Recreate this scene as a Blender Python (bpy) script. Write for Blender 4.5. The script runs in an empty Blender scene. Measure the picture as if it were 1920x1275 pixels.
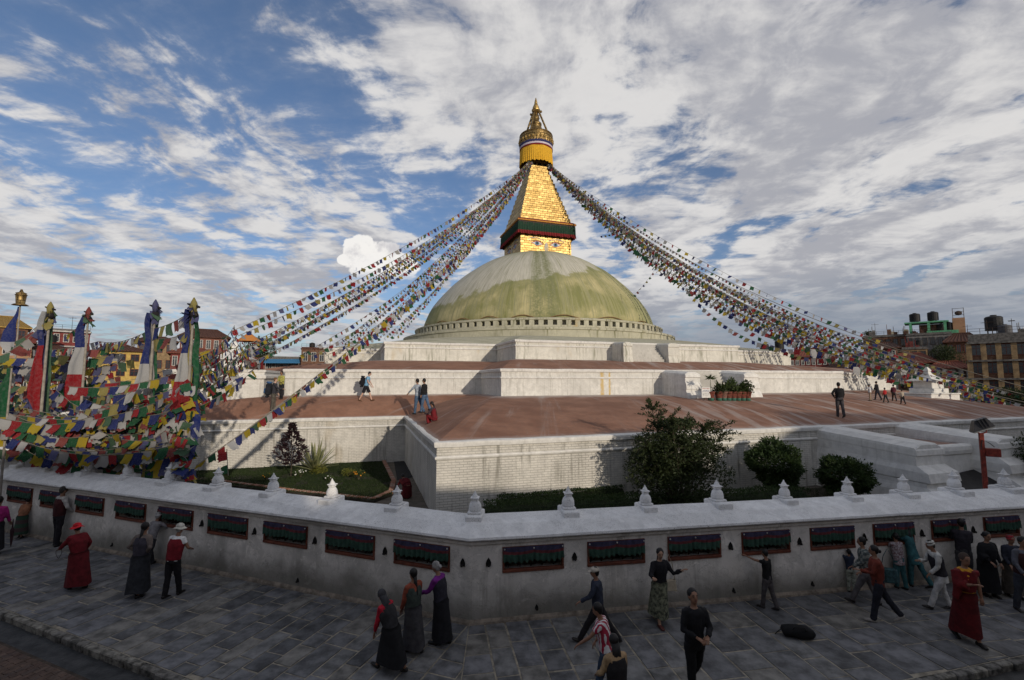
import bpy, bmesh, math, random
from mathutils import Vector, Matrix, noise
from mathutils.bvhtree import BVHTree
R=math.radians
random.seed(7)
S=bpy.context.scene
COL=S.collection
# ------------------------------------------------------------------ camera, sky, sun, exposure
F=860.; EYE=5.2; TILT=math.atan(74.5/860)
cd=bpy.data.cameras.new('camera'); cd.sensor_width=36; cd.lens=F/1920*36; cd.clip_end=2000; cd.clip_start=.05
cam=bpy.data.objects.new('camera',cd); COL.objects.link(cam)
cam.location=(0,0,EYE); cam.rotation_euler=(math.pi/2+TILT,0,0); S.camera=cam
SUN_AZ=32; SUN_EL=14.5          # degrees right of straight behind the camera, and up
sd=bpy.data.lights.new('sun','SUN'); sd.energy=2.5; sd.angle=R(.9); sd.color=(1,.88,.72)
sun=bpy.data.objects.new('sun',sd); COL.objects.link(sun)
sv=Vector((math.sin(R(SUN_AZ))*math.cos(R(SUN_EL)),-math.cos(R(SUN_AZ))*math.cos(R(SUN_EL)),math.sin(R(SUN_EL))))
sun.rotation_euler=sv.to_track_quat('Z','Y').to_euler(); sun.location=sv*60
S.view_settings.view_transform='Standard'; S.view_settings.look='None'; S.view_settings.gamma=1
S.view_settings.use_curve_mapping=False; S.view_settings.exposure=0.12
S.render.engine='CYCLES'
BACK=[(-34,-20,-3,8.5,'cream'),(-20,-7,-4,8.8,'ochre'),(-7,7.4,-8,9.7,'brick'),(7.5,19,-5,7.7,'yellow'),(19.3,30,-2,7.9,'grey'),(30.5,44,2,10.6,'white'),(45,60,8,11.5,'orange'),(61,78,16,12,'brown'),(-52,-36,0,9,'grey')]   # houses behind the viewpoint: x0,x1,front y,height
W=bpy.data.worlds.new('World'); S.world=W; W.use_nodes=True

class N:
    """tiny node-tree helper"""
    def __init__(s,nt): s.nt=nt; s.n=nt.nodes; s.l=nt.links
    def node(s,t,**k):
        o=s.n.new(t)
        for a,b in k.items(): setattr(o,a,b)
        return o
    def put(s,sock,v):
        if isinstance(v,bpy.types.NodeSocket): s.l.new(v,sock)
        elif v is not None: sock.default_value=v
    def m(s,op,a,b=None,c=None,clamp=False):
        o=s.node('ShaderNodeMath',operation=op,use_clamp=clamp); s.put(o.inputs[0],a)
        if b is not None: s.put(o.inputs[1],b)
        if c is not None: s.put(o.inputs[2],c)
        return o.outputs[0]
    def ss(s,v,a,b,lo=0.,hi=1.):
        o=s.node('ShaderNodeMapRange',interpolation_type='SMOOTHSTEP'); s.put(o.inputs[0],v)
        s.put(o.inputs[1],a); s.put(o.inputs[2],b); s.put(o.inputs[3],lo); s.put(o.inputs[4],hi); return o.outputs[0]
    def noise(s,vec,scale,detail=4,rough=.55,dist=0.):
        o=s.node('ShaderNodeTexNoise'); s.put(o.inputs['Vector'],vec); o.inputs['Scale'].default_value=scale
        o.inputs['Detail'].default_value=detail; o.inputs['Roughness'].default_value=rough; o.inputs['Distortion'].default_value=dist
        return o.outputs['Fac']
    def mapping(s,vec,loc=(0,0,0),rot=(0,0,0),sc=(1,1,1)):
        o=s.node('ShaderNodeMapping'); s.put(o.inputs[0],vec); o.inputs[1].default_value=loc; o.inputs[2].default_value=rot; o.inputs[3].default_value=sc
        return o.outputs[0]
    def mix(s,f,a,b,bt='MIX'):
        o=s.node('ShaderNodeMix',data_type='RGBA',blend_type=bt); s.put(o.inputs[0],f)
        s.put(o.inputs[6],a if isinstance(a,bpy.types.NodeSocket) else (*a[:3],1)); s.put(o.inputs[7],b if isinstance(b,bpy.types.NodeSocket) else (*b[:3],1))
        return o.outputs[2]
    def xyz(s,v):
        o=s.node('ShaderNodeSeparateXYZ'); s.put(o.inputs[0],v); return o.outputs
    def comb(s,x,y,z):
        o=s.node('ShaderNodeCombineXYZ'); s.put(o.inputs[0],x); s.put(o.inputs[1],y); s.put(o.inputs[2],z); return o.outputs[0]

SX,SY=11.3,6.2
def build_world():
    q=N(W.node_tree); q.n.clear()
    out=q.node('ShaderNodeOutputWorld'); tc=q.node('ShaderNodeTexCoord'); d=tc.outputs['Generated']
    sky=q.node('ShaderNodeTexSky',sky_type='NISHITA'); sky.sun_disc=False
    sky.sun_elevation=R(SUN_EL); sky.sun_rotation=R(180-SUN_AZ); sky.air_density=1.0; sky.dust_density=.6; sky.ozone_density=2.0
    x,y,z=q.xyz(d)
    b1=q.node('ShaderNodeBackground'); tint=q.mix(q.ss(z,.0,.75),(.80,.86,1.05),(1.02,1.02,1.12))
    q.l.new(q.mix(1.0,sky.outputs[0],tint,'MULTIPLY'),b1.inputs[0]); b1.inputs[1].default_value=.090
    zz=q.m('MAXIMUM',z,0.0); den=q.m('ADD',zz,.13)
    px=q.m('DIVIDE',x,den); py=q.m('DIVIDE',y,den)
    p=q.comb(px,py,0.)
    # the streets of cloud run away towards a point low behind the tower
    w1=q.noise(q.mapping(p,loc=(5,2,0)),1.1,3,.5); w2=q.noise(q.mapping(p,loc=(1,8,0)),3.5,3,.5)
    pw_=q.comb(q.m('ADD',px,q.m('ADD',q.m('MULTIPLY',q.m('SUBTRACT',w1,.5),.55),q.m('MULTIPLY',q.m('SUBTRACT',w2,.5),.10))),py,0.)
    pr=q.mapping(pw_,loc=(SX,SY,0),rot=(0,0,R(-9)),sc=(1.0,.45,1))
    big=q.noise(pr,1.15,2,.5)
    mid=q.noise(pr,3.2,12,.62,.0)
    rip=q.noise(q.mapping(pw_,loc=(1.3,.7,4),rot=(0,0,R(30)),sc=(.9,1.25,1)),6.5,10,.60,.0)
    s=q.m('ADD',q.m('MULTIPLY',big,.60),q.m('MULTIPLY',mid,.62)); s=q.m('ADD',s,q.m('MULTIPLY',rip,.50))
    bias=q.m('ADD',q.m('MULTIPLY',q.ss(px,-1.0,.9),.066),q.m('MULTIPLY',q.ss(z,.46,.10),.075))
    bias=q.m('SUBTRACT',bias,q.m('MULTIPLY',q.m('MULTIPLY',q.ss(px,-.15,-.9),q.ss(z,.44,.66)),.05))
    s=q.m('ADD',s,bias)
    cov=q.m('ADD',q.m('MULTIPLY',q.ss(s,.82,.935),.78),q.m('MULTIPLY',q.ss(s,.72,1.0),.24))
    thick=q.ss(s,.95,1.12)
    sh1=q.noise(q.mapping(pw_,loc=(7,2,1),rot=(0,0,R(-9)),sc=(1,.55,1)),3.4,10,.6,.0)
    shade=q.m('ADD',q.m('MULTIPLY',sh1,.6),q.m('MULTIPLY',rip,.4))
    ccol=q.mix(q.ss(shade,.41,.585),(.42,.425,.465),(.76,.745,.735))
    ccol=q.mix(q.m('MULTIPLY',thick,.12),ccol,(.45,.455,.48))
    # low smooth blue-grey bank
    bk=q.noise(q.mapping(d,sc=(1.6,1.6,7)),1.6,4,.55)
    hz=q.m('MULTIPLY',q.ss(q.m('ADD',z,q.m('MULTIPLY',q.m('SUBTRACT',bk,.5),.22)),.22,.06),q.ss(x,-.25,.30,.38,1.))
    ccol=q.mix(q.m('MULTIPLY',hz,.85),ccol,(.235,.275,.345)); cov=q.m('MAXIMUM',cov,q.m('MULTIPLY',hz,.9))
    def puff(u,v,w,h):
        X=(u-960)/F; Z=(637.5-v)/F
        dy=math.cos(TILT)-Z*math.sin(TILT); dz=math.sin(TILT)+Z*math.cos(TILT)
        ax=q.m('DIVIDE',q.m('SUBTRACT',q.m('DIVIDE',x,q.m('MAXIMUM',y,.02)),X/dy),w)
        az=q.m('DIVIDE',q.m('SUBTRACT',q.m('DIVIDE',z,q.m('MAXIMUM',y,.02)),dz/dy),h)
        return q.m('ADD',q.m('MULTIPLY',ax,ax),q.m('MULTIPLY',az,az))
    nn=q.noise(d,26,6,.55,.4)
    rs=[puff(675,466,.040,.030),puff(708,485,.072,.040),puff(742,500,.046,.040),puff(650,486,.022,.014),puff(705,520,.052,.036),puff(690,505,.03,.03)]
    rr=rs[0]
    for r in rs[1:]: rr=q.m('MINIMUM',rr,r)
    pf=q.ss(q.m('ADD',rr,q.m('MULTIPLY',q.m('SUBTRACT',nn,.5),2.6)),1.05,.78)
    low=q.ss(q.m('DIVIDE',z,q.m('MAXIMUM',y,.02)),.205,.245)
    pf=q.m('MULTIPLY',q.m('MULTIPLY',pf,q.m('GREATER_THAN',y,.05)),low)
    n3=q.noise(d,16,5,.6)
    ccol=q.mix(pf,ccol,q.mix(q.ss(n3,.38,.54),(.66,.64,.65),(.97,.94,.90)))
    cov=q.m('MAXIMUM',cov,pf)
    b2=q.node('ShaderNodeBackground'); q.l.new(ccol,b2.inputs[0]); b2.inputs[1].default_value=.88
    mx=q.node('ShaderNodeMixShader'); q.l.new(q.m('MULTIPLY',cov,.96),mx.inputs[0]); q.l.new(b1.outputs[0],mx.inputs[1]); q.l.new(b2.outputs[0],mx.inputs[2])
    q.l.new(mx.outputs[0],out.inputs[0])
build_world()

# ------------------------------------------------------------------ geometry of the place
def ray(u,v):
    X=(u-960)/F; Z=(637.5-v)/F
    return Vector((X,math.cos(TILT)-Z*math.sin(TILT),math.sin(TILT)+Z*math.cos(TILT)))
def G(u,v,z=0.):
    d=ray(u,v); return Vector((0,0,EYE))+d*((z-EYE)/d.z)
def D(u,v,y):
    d=ray(u,v); return Vector((0,0,EYE))+d*(y/d.y)
AX=Vector((-math.sin(R(18)),math.cos(R(18)))); BX=Vector((AX.y,-AX.x))
CX=Vector((3.72,68.))
def P2(b,a): return CX-AX*a+BX*b
def PZ(b,a,z): p=P2(b,a); return Vector((p.x,p.y,z))

# ------------------------------------------------------------------ mesh helpers
class MB:
    def __init__(s): s.v=[]; s.f=[]; s.m=[]; s.uv=[]; s.hasuv=False
    def add(s,vs,fs,mi=0,uvs=None):
        o=len(s.v); s.v+= [tuple(p) for p in vs]
        for k,f in enumerate(fs):
            s.f.append(tuple(i+o for i in f)); s.m.append(mi)
            s.uv.append(uvs[k] if uvs else None)
        if uvs: s.hasuv=True
    def quad(s,a,b,c,d,mi=0): s.add([a,b,c,d],[(0,1,2,3)],mi)
    def box(s,lo,hi,mi=0,M=None):
        x0,y0,z0=lo; x1,y1,z1=hi
        vs=[Vector(p) for p in ((x0,y0,z0),(x1,y0,z0),(x1,y1,z0),(x0,y1,z0),(x0,y0,z1),(x1,y0,z1),(x1,y1,z1),(x0,y1,z1))]
        if M is not None: vs=[M@p for p in vs]
        s.add(vs,[(0,3,2,1),(4,5,6,7),(0,1,5,4),(1,2,6,5),(2,3,7,6),(3,0,4,7)],mi)
    def bbox(s,lo,hi,bev=.02,mi=0,M=None):
        """box with chamfered edges"""
        x0,y0,z0=lo; x1,y1,z1=hi; bv=bev
        rings=[(z0,bv),(z0+bv,0),(z1-bv,0),(z1,bv)]
        vs=[];
        for z,o in rings:
            c=bv
            pts=[(x0+o+c,y0+o),(x1-o-c,y0+o),(x1-o,y0+o+c),(x1-o,y1-o-c),(x1-o-c,y1-o),(x0+o+c,y1-o),(x0+o,y1-o-c),(x0+o,y0+o+c)]
            vs+=[Vector((a,b,z)) for a,b in pts]
        if M is not None: vs=[M@p for p in vs]
        fs=[tuple(reversed(range(8))),tuple(range(24,32))]
        for k in range(3):
            for i in range(8): j=(i+1)%8; fs.append((k*8+i,k*8+j,k*8+8+j,k*8+8+i))
        s.add(vs,fs,mi)
    def prism(s,pts,z0,z1,mi=0,M=None):
        n=len(pts); vs=[Vector((p[0],p[1],z0)) for p in pts]+[Vector((p[0],p[1],z1)) for p in pts]
        if M is not None: vs=[M@p for p in vs]
        s.add(vs,[tuple(reversed(range(n))),tuple(range(n,2*n))]+[(i,(i+1)%n,n+(i+1)%n,n+i) for i in range(n)],mi)
    def tube(s,pts,rad,seg=8,mi=0,side=None,cap=True):
        """loft ellipses along points; rad: list of r or (r_side,r_other)"""
        pts=[Vector(p) for p in pts]; n=len(pts)
        if not isinstance(rad,(list,tuple)): rad=[rad]*n
        rad=[(r,r) if not isinstance(r,(list,tuple)) else r for r in rad]
        vs=[]; ref=Vector(side) if side is not None else None
        for i in range(n):
            t=(pts[min(i+1,n-1)]-pts[max(i-1,0)])
            if t.length<1e-9: t=Vector((0,0,1))
            t.normalize()
            if ref is None:
                ref=Vector((1,0,0)) if abs(t.x)<.8 else Vector((0,1,0))
            a=ref-t*ref.dot(t)
            if a.length<1e-4: a=Vector((0,1,0))-t*t.y
            a.normalize(); b=t.cross(a)
            for k in range(seg):
                an=2*math.pi*k/seg
                vs.append(pts[i]+a*math.cos(an)*rad[i][0]+b*math.sin(an)*rad[i][1])
        fs=[]
        for i in range(n-1):
            for k in range(seg):
                j=(k+1)%seg; fs.append((i*seg+k,i*seg+j,(i+1)*seg+j,(i+1)*seg+k))
        if cap: fs+= [tuple(reversed(range(seg))),tuple(range((n-1)*seg,n*seg))]
        s.add(vs,fs,mi)
    def ball(s,c,r,seg=10,rings=6,mi=0,M=None):
        if not isinstance(r,(list,tuple)): r=(r,r,r)
        c=Vector(c); vs=[Vector((0,0,-r[2]))]
        for i in range(1,rings):
            th=-math.pi/2+math.pi*i/rings
            for k in range(seg): a=2*math.pi*k/seg; vs.append(Vector((r[0]*math.cos(th)*math.cos(a),r[1]*math.cos(th)*math.sin(a),r[2]*math.sin(th))))
        vs.append(Vector((0,0,r[2]))); L=len(vs)-1
        if M is not None: vs=[M@p for p in vs]
        vs=[p+c for p in vs]; fs=[]
        for k in range(seg): fs.append((0,1+(k+1)%seg,1+k))
        for i in range(rings-2):
            for k in range(seg):
                j=(k+1)%seg; a=1+i*seg; fs.append((a+k,a+j,a+seg+j,a+seg+k))
        a=1+(rings-2)*seg
        for k in range(seg): fs.append((a+k,a+(k+1)%seg,L))
        s.add(vs,fs,mi)
    def rev(s,prof,c,seg=64,mi=0,uvs=False):
        """revolve (r,z) profile about vertical axis at c"""
        n=len(prof); vs=[]
        for r,z in prof:
            for k in range(seg):
                a=2*math.pi*k/seg; vs.append((c[0]+r*math.cos(a),c[1]+r*math.sin(a),z+(c[2] if len(c)>2 else 0)))
        fs=[]
        for i in range(n-1):
            for k in range(seg):
                j=(k+1)%seg; fs.append((i*seg+k,i*seg+j,(i+1)*seg+j,(i+1)*seg+k))
        s.add(vs,fs,mi)
    def build(s,name,mats,parent=None,smooth=False,label=None,cat=None,group=None,kind=None,loc=None):
        me=bpy.data.meshes.new(name); me.from_pydata(s.v,[],s.f)
        if not isinstance(mats,(list,tuple)): mats=[mats]
        for m in mats: me.materials.append(m)
        if len(mats)>1: me.polygons.foreach_set('material_index',s.m)
        if smooth: me.polygons.foreach_set('use_smooth',[True]*len(s.f))
        if s.hasuv:
            ul=me.uv_layers.new(name='UVMap'); i=0
            for k,f in enumerate(s.f):
                for j in range(len(f)):
                    if s.uv[k]: ul.data[i].uv=s.uv[k][j]
                    i+=1
        me.update()
        return link(name,me,parent,label,cat,group,kind,loc)
def link(name,me,parent=None,label=None,cat=None,group=None,kind=None,loc=None):
    o=bpy.data.objects.new(name,me); COL.objects.link(o)
    if parent is not None: o.parent=parent
    if loc is not None: o.location=loc
    for k,v in (('label',label),('category',cat),('group',group),('kind',kind)):
        if v: o[k]=v
    return o
def empty(name,loc=(0,0,0),rz=0,label=None,cat=None,group=None,kind=None):
    o=link(name,None,None,label,cat,group,kind,loc); o.rotation_euler[2]=rz; o.empty_display_size=.3; return o
def clip(poly,n,c):
    """keep points with p.n<=c"""
    out=[]
    for i in range(len(poly)):
        a=poly[i]; b=poly[(i+1)%len(poly)]; da=a[0]*n[0]+a[1]*n[1]-c; db=b[0]*n[0]+b[1]*n[1]-c
        if da<=0: out.append(a)
        if (da<0)!=(db<0) and abs(da-db)>1e-9:
            t=da/(da-db); out.append((a[0]+(b[0]-a[0])*t,a[1]+(b[1]-a[1])*t))
    return out

# ------------------------------------------------------------------ materials
def newmat(name):
    m=bpy.data.materials.new(name); m.use_nodes=True; q=N(m.node_tree); b=q.n['Principled BSDF']; return m,q,b
def mat(name,col,rough=.8,var=.18,scale=6,bump=.0,bscale=30,metal=0.,spec=.3,col2=None):
    m,q,b=newmat(name); tc=q.node('ShaderNodeTexCoord'); v=tc.outputs['Object']
    n=q.noise(v,scale,5,.6)
    c2=col2 if col2 else tuple(max(0,c*(1-var*2)) for c in col); c1=tuple(min(1,c*(1+var*.6)) for c in col)
    q.put(b.inputs['Base Color'],q.mix(q.ss(n,.3,.7),c2,c1))
    b.inputs['Roughness'].default_value=rough; b.inputs['Metallic'].default_value=metal; b.inputs['Specular IOR Level'].default_value=spec
    if bump:
        bp=q.node('ShaderNodeBump'); bp.inputs['Strength'].default_value=bump; bp.inputs['Distance'].default_value=.02
        q.put(bp.inputs['Height'],q.noise(v,bscale,4,.6)); q.l.new(bp.outputs[0],b.inputs['Normal'])
    return m
_cm={}
def cloth(col,rough=.9):
    k=tuple(round(c,3) for c in col)
    if k not in _cm: _cm[k]=mat('cloth',col,rough,.2,9,.25,60)
    return _cm[k]
def plaster(name,base=(.62,.60,.56),dirt=(.16,.15,.12),amt=.5,streak=.5,brick=0.,low=None,damp=None,ochre=0.,patch=0.,speck=0.,splash=()):
    """weathered whitewash: blotches, thin vertical runs, coursed brick showing through"""
    m,q,b=newmat(name); g=q.node('ShaderNodeNewGeometry'); v=g.outputs['Position']
    r=q.mapping(v,rot=(0,0,R(-18))); x,y,z=q.xyz(r)
    s=q.m('ADD',x,y)
    n1=q.noise(v,.55,6,.62); n2=q.noise(v,3.5,6,.65); n3=q.noise(v,22,4,.7)
    st=q.noise(q.comb(q.m('MULTIPLY',s,5.),0.,q.m('MULTIPLY',z,.35)),1.0,5,.65)
    st2=q.noise(q.comb(q.m('MULTIPLY',s,.8),3.,q.m('MULTIPLY',z,.3)),1.0,3,.5)
    c=q.mix(q.ss(n2,.35,.68),tuple(t*.80 for t in base),base)
    dm=q.m('MULTIPLY',q.ss(q.m('ADD',q.m('MULTIPLY',n1,.6),q.m('MULTIPLY',n2,.4)),.46,.72),amt)
    c=q.mix(dm,c,tuple(t*.42 for t in base))
    sm=q.m('MULTIPLY',q.m('MULTIPLY',q.ss(st,.47,.66),q.ss(st2,.40,.58)),streak)
    c=q.mix(sm,c,dirt)
    sp=q.ss(n3,.66,.76); c=q.mix(q.m('MULTIPLY',sp,.5*amt+.1),c,tuple(t*.3 for t in base))
    if patch:   # flaked and re-plastered patches, hairline cracks
        n4=q.noise(v,1.6,8,.7,.6); c=q.mix(q.m('MULTIPLY',q.ss(n4,.53,.57),patch*.5),c,tuple(t*.55 for t in base)); n5=q.noise(v,2.7,8,.65,1.2)
        c=q.mix(q.m('MULTIPLY',q.ss(n5,.60,.63),patch*.45),c,tuple(min(1,t*1.3) for t in base))
        cr=q.m('ABSOLUTE',q.m('SUBTRACT',q.noise(v,1.1,6,.7,1.5),.5)); c=q.mix(q.m('MULTIPLY',q.ss(cr,.006,.001),patch*.7),c,dirt)
    if speck:
        n6=q.noise(q.mapping(v,sc=(1,2.4,1)),34,3,.6); c=q.mix(q.m('MULTIPLY',q.m('MULTIPLY',q.ss(n6,.60,.66),q.ss(n1,.38,.55,.25,1.)),speck),c,dirt)
    if ochre: 
        oc=q.m('MULTIPLY',q.ss(q.noise(q.comb(q.m('MULTIPLY',s,.5),9.,q.m('MULTIPLY',z,.2)),1,3,.5),.62,.70),ochre); c=q.mix(oc,c,(.42,.27,.06))
    for s0,wd,hi in splash:      # saffron water thrown down the wall
        sx=q.m('ADD',s,q.m('MULTIPLY',q.m('SUBTRACT',n2,.5),.25)); m_=q.m('MULTIPLY',q.ss(q.m('ABSOLUTE',q.m('SUBTRACT',sx,s0)),wd,wd*.35),q.ss(n2,.30,.55,.35,.85)); c=q.mix(m_,c,(.55,.38,.12))
    if damp:   # damp stain rising from the ground
        dz=q.m('SUBTRACT',z,q.m('MULTIPLY',n1,1.1*damp)); c=q.mix(q.ss(dz,.35*damp,-.45*damp,0,.75),c,(.085,.08,.062))
    h=q.m('ADD',q.m('MULTIPLY',n2,.6),q.m('MULTIPLY',n3,.25))
    if brick:
        bt=q.node('ShaderNodeTexBrick'); q.put(bt.inputs['Vector'],q.comb(s,z,0.)); bt.inputs['Scale'].default_value=1
        bt.inputs['Brick Width'].default_value=.30; bt.inputs['Row Height'].default_value=.095; bt.inputs['Mortar Size'].default_value=.016; bt.inputs['Mortar Smooth'].default_value=.6
        bt.inputs['Color1'].default_value=(1,1,1,1); bt.inputs['Color2'].default_value=(.55,.55,.55,1); bt.inputs['Mortar'].default_value=(0,0,0,1)
        k=q.m('MULTIPLY',q.ss(n1,.35,.6,.45,1.),brick)
        c=q.mix(q.m('MULTIPLY',bt.outputs['Fac'],q.m('MULTIPLY',k,.55)),c,tuple(t*.38 for t in base))
        h=q.m('ADD',h,q.m('MULTIPLY',bt.outputs['Color'],q.m('MULTIPLY',k,1.2)))
    q.put(b.inputs['Base Color'],c); b.inputs['Roughness'].default_value=.93; b.inputs['Specular IOR Level'].default_value=.15
    bp=q.node('ShaderNodeBump'); bp.inputs['Strength'].default_value=.7; bp.inputs['Distance'].default_value=.03; q.put(bp.inputs['Height'],h); q.l.new(bp.outputs[0],b.inputs['Normal'])
    return m
def roofmat():
    m,q,b=newmat('red_oxide_wash'); uv=q.node('ShaderNodeUVMap').outputs[0]; u,v,_=q.xyz(uv)
    g=q.node('ShaderNodeNewGeometry').outputs['Position']
    n=q.noise(g,.7,6,.6); n2=q.noise(g,5,5,.6); st=q.noise(q.comb(q.m('MULTIPLY',u,.9),q.m('MULTIPLY',v,.9),0.),1,6,.65,.4)
    st2=q.noise(q.mapping(g,rot=(0,0,R(-36)),sc=(1.6,.16,1)),1,5,.6)
    c=q.mix(q.ss(n,.3,.7),(.20,.098,.064),(.30,.158,.105)); c=q.mix(q.m('MULTIPLY',q.ss(n2,.4,.7),.4),c,(.17,.105,.08))
    w=q.m('ADD',q.ss(q.m('ADD',v,q.m('MULTIPLY',n,.25)),.93,1.14,0,.8),q.ss(q.m('SUBTRACT',v,q.m('MULTIPLY',n2,.04)),.03,-.01,0,.35))
    w=q.m('ADD',w,q.m('MULTIPLY',q.ss(st,.54,.72),.34)); 
    px=q.xyz(g)[0]; w=q.m('ADD',w,q.m('MULTIPLY',q.m('MULTIPLY',q.ss(st2,.48,.64),q.ss(px,3,16)),.55))
    c=q.mix(q.m('MINIMUM',w,.85),c,(.44,.40,.37))
    q.put(b.inputs['Base Color'],c); b.inputs['Roughness'].default_value=.85; b.inputs['Specular IOR Level'].default_value=.2
    bp=q.node('ShaderNodeBump'); bp.inputs['Strength'].default_value=.4; bp.inputs['Distance'].default_value=.03; q.put(bp.inputs['Height'],n2); q.l.new(bp.outputs[0],b.inputs['Normal'])
    return m
def domemat():
    m,q,b=newmat('stained_dome'); g=q.node('ShaderNodeNewGeometry').outputs['Position']
    p=q.mapping(g,loc=(-CX.x,-CX.y,0)); x,y,z=q.xyz(p)
    an=q.m('ARCTAN2',x,q.m('MULTIPLY',y,-1.))          # 0 towards the camera
    st=q.noise(q.comb(q.m('MULTIPLY',an,26.),q.m('MULTIPLY',z,.10),0.),1.6,6,.65)
    fine=q.noise(q.comb(q.m('MULTIPLY',an,90.),q.m('MULTIPLY',z,.25),5.),1.6,4,.7)
    big=q.noise(q.comb(q.m('MULTIPLY',an,3.2),q.m('MULTIPLY',z,.16),2.),1.5,5,.55)
    n=q.noise(g,.8,7,.65); n2=q.noise(g,4,5,.6)
    edge=q.m('ADD',z,q.m('ADD',q.m('MULTIPLY',q.m('SUBTRACT',big,.5),4.5),q.m('MULTIPLY',q.m('SUBTRACT',n,.5),2.2)))
    edge=q.m('ADD',edge,q.m('MULTIPLY',an,-3.0))
    up=q.ss(edge,17.5,18.1)            # grey upper cap over ochre-green belt
    grey=q.mix(q.ss(st,.35,.65),(.40,.385,.32),(.60,.575,.50))
    grey=q.mix(q.ss(z,21.0,23.6,0,.75),grey,(.27,.28,.15))
    och=q.mix(q.ss(big,.40,.60),(.20,.205,.075),(.48,.42,.22)); och=q.mix(q.m('MULTIPLY',q.ss(st,.38,.62),.6),och,(.40,.37,.20))
    och=q.mix(q.ss(edge,16.2,17.5,0,.55),och,(.16,.18,.07))
    c=q.mix(up,och,grey)
    # green run under the front of the tower
    r=q.m('ABSOLUTE',q.m('ADD',an,q.m('MULTIPLY',q.m('SUBTRACT',n,.5),.10)))
    run=q.m('MULTIPLY',q.ss(q.m('ABSOLUTE',q.m('SUBTRACT',r,.05)),.10,.0),q.ss(n2,.3,.6,.35,.9)); c=q.mix(run,c,(.15,.165,.07))
    c=q.mix(q.m('MULTIPLY',q.ss(st,.50,.66),.7),c,(.21,.215,.12)); c=q.mix(q.m('MULTIPLY',q.ss(fine,.48,.66),.6),c,(.19,.19,.11))
    c=q.mix(q.ss(an,.45,1.0,0,.45),c,(.31,.315,.16))
    c=q.mix(q.m('MULTIPLY',q.ss(n2,.6,.75),.3),c,(.48,.45,.38))
    q.put(b.inputs['Base Color'],c); b.inputs['Roughness'].default_value=.8; b.inputs['Specular IOR Level'].default_value=.25
    bp=q.node('ShaderNodeBump'); bp.inputs['Strength'].default_value=.5; bp.inputs['Distance'].default_value=.05; q.put(bp.inputs['Height'],q.m('ADD',n2,fine)); q.l.new(bp.outputs[0],b.inputs['Normal'])
    return m
def goldmat(name='gilt_plates',bw=.70,rh=.36,dark=0.):
    m,q,b=newmat(name); g=q.node('ShaderNodeNewGeometry').outputs['Position']
    r=q.mapping(g,rot=(0,0,R(-18))); x,y,z=q.xyz(r); s=q.m('ADD',x,y)
    bt=q.node('ShaderNodeTexBrick'); q.put(bt.inputs['Vector'],q.comb(s,z,0.)); bt.inputs['Scale'].default_value=1
    bt.inputs['Brick Width'].default_value=bw; bt.inputs['Row Height'].default_value=rh; bt.inputs['Mortar Size'].default_value=.022; bt.inputs['Bias'].default_value=0
    bt.inputs['Color1'].default_value=(1,1,1,1); bt.inputs['Color2'].default_value=(0,0,0,1); bt.inputs['Mortar'].default_value=(0,0,0,1)
    n=q.noise(g,7,4,.6); n2=q.noise(g,1.2,3,.6)
    c=q.mix(bt.outputs['Color'],(.36,.235,.075),(.64,.45,.17)); c=q.mix(q.m('MULTIPLY',q.ss(n,.45,.7),.6),c,(.24,.14,.045))
    c=q.mix(bt.outputs['Fac'],c,(.10,.055,.02))
    n7=q.noise(g,.45,6,.65); c=q.mix(q.m('MULTIPLY',q.ss(n7,.50,.70),.35),c,(.20,.12,.045))
    if dark: c=q.mix(dark,c,(.12,.085,.05))
    q.put(b.inputs['Base Color'],c); b.inputs['Metallic'].default_value=.9
    q.put(b.inputs['Roughness'],q.m('ADD',q.m('MULTIPLY',n2,.25),.36))
    bp=q.node('ShaderNodeBump'); bp.inputs['Strength'].default_value=.8; bp.inputs['Distance'].default_value=.05
    q.put(bp.inputs['Height'],q.m('ADD',q.m('MULTIPLY',bt.outputs['Fac'],-1.),q.m('ADD',q.m('MULTIPLY',n,.6),q.m('MULTIPLY',bt.outputs['Color'],.5)))); q.l.new(bp.outputs[0],b.inputs['Normal'])
    return m
def brickmat(name,c1,c2,mortar,bw=.24,rh=.075):
    m,q,b=newmat(name); g=q.node('ShaderNodeTexCoord').outputs['Object']; x,y,z=q.xyz(g)
    bt=q.node('ShaderNodeTexBrick'); q.put(bt.inputs['Vector'],q.comb(q.m('ADD',x,y),z,0.)); bt.inputs['Scale'].default_value=1
    bt.inputs['Brick Width'].default_value=bw; bt.inputs['Row Height'].default_value=rh; bt.inputs['Mortar Size'].default_value=.01
    bt.inputs['Color1'].default_value=(*c1,1); bt.inputs['Color2'].default_value=(*c2,1); bt.inputs['Mortar'].default_value=(*mortar,1)
    n=q.noise(g,.8,6,.6); c=q.mix(q.m('MULTIPLY',q.ss(n,.4,.7),.5),bt.outputs['Color'],tuple(t*.4 for t in c1))
    q.put(b.inputs['Base Color'],c); b.inputs['Roughness'].default_value=.9; return m
def leafmat(name,c1,c2,tr=.25):
    m,q,b=newmat(name); oi=q.node('ShaderNodeTexCoord').outputs['Object']; n=q.noise(oi,2.2,3,.6); n2=q.noise(oi,40,1,.5)
    c=q.mix(q.ss(q.m('ADD',q.m('MULTIPLY',n,.5),q.m('MULTIPLY',n2,.5)),.35,.65),c1,c2)
    q.put(b.inputs['Base Color'],c); b.inputs['Roughness'].default_value=.6; b.inputs['Specular IOR Level'].default_value=.25
    t=q.node('ShaderNodeBsdfTranslucent'); q.put(t.inputs[0],c); mx=q.node('ShaderNodeMixShader'); mx.inputs[0].default_value=tr
    q.l.new(b.outputs[0],mx.inputs[1]); q.l.new(t.outputs[0],mx.inputs[2]); q.l.new(mx.outputs[0],q.n['Material Output'].inputs[0]); return m
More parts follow.
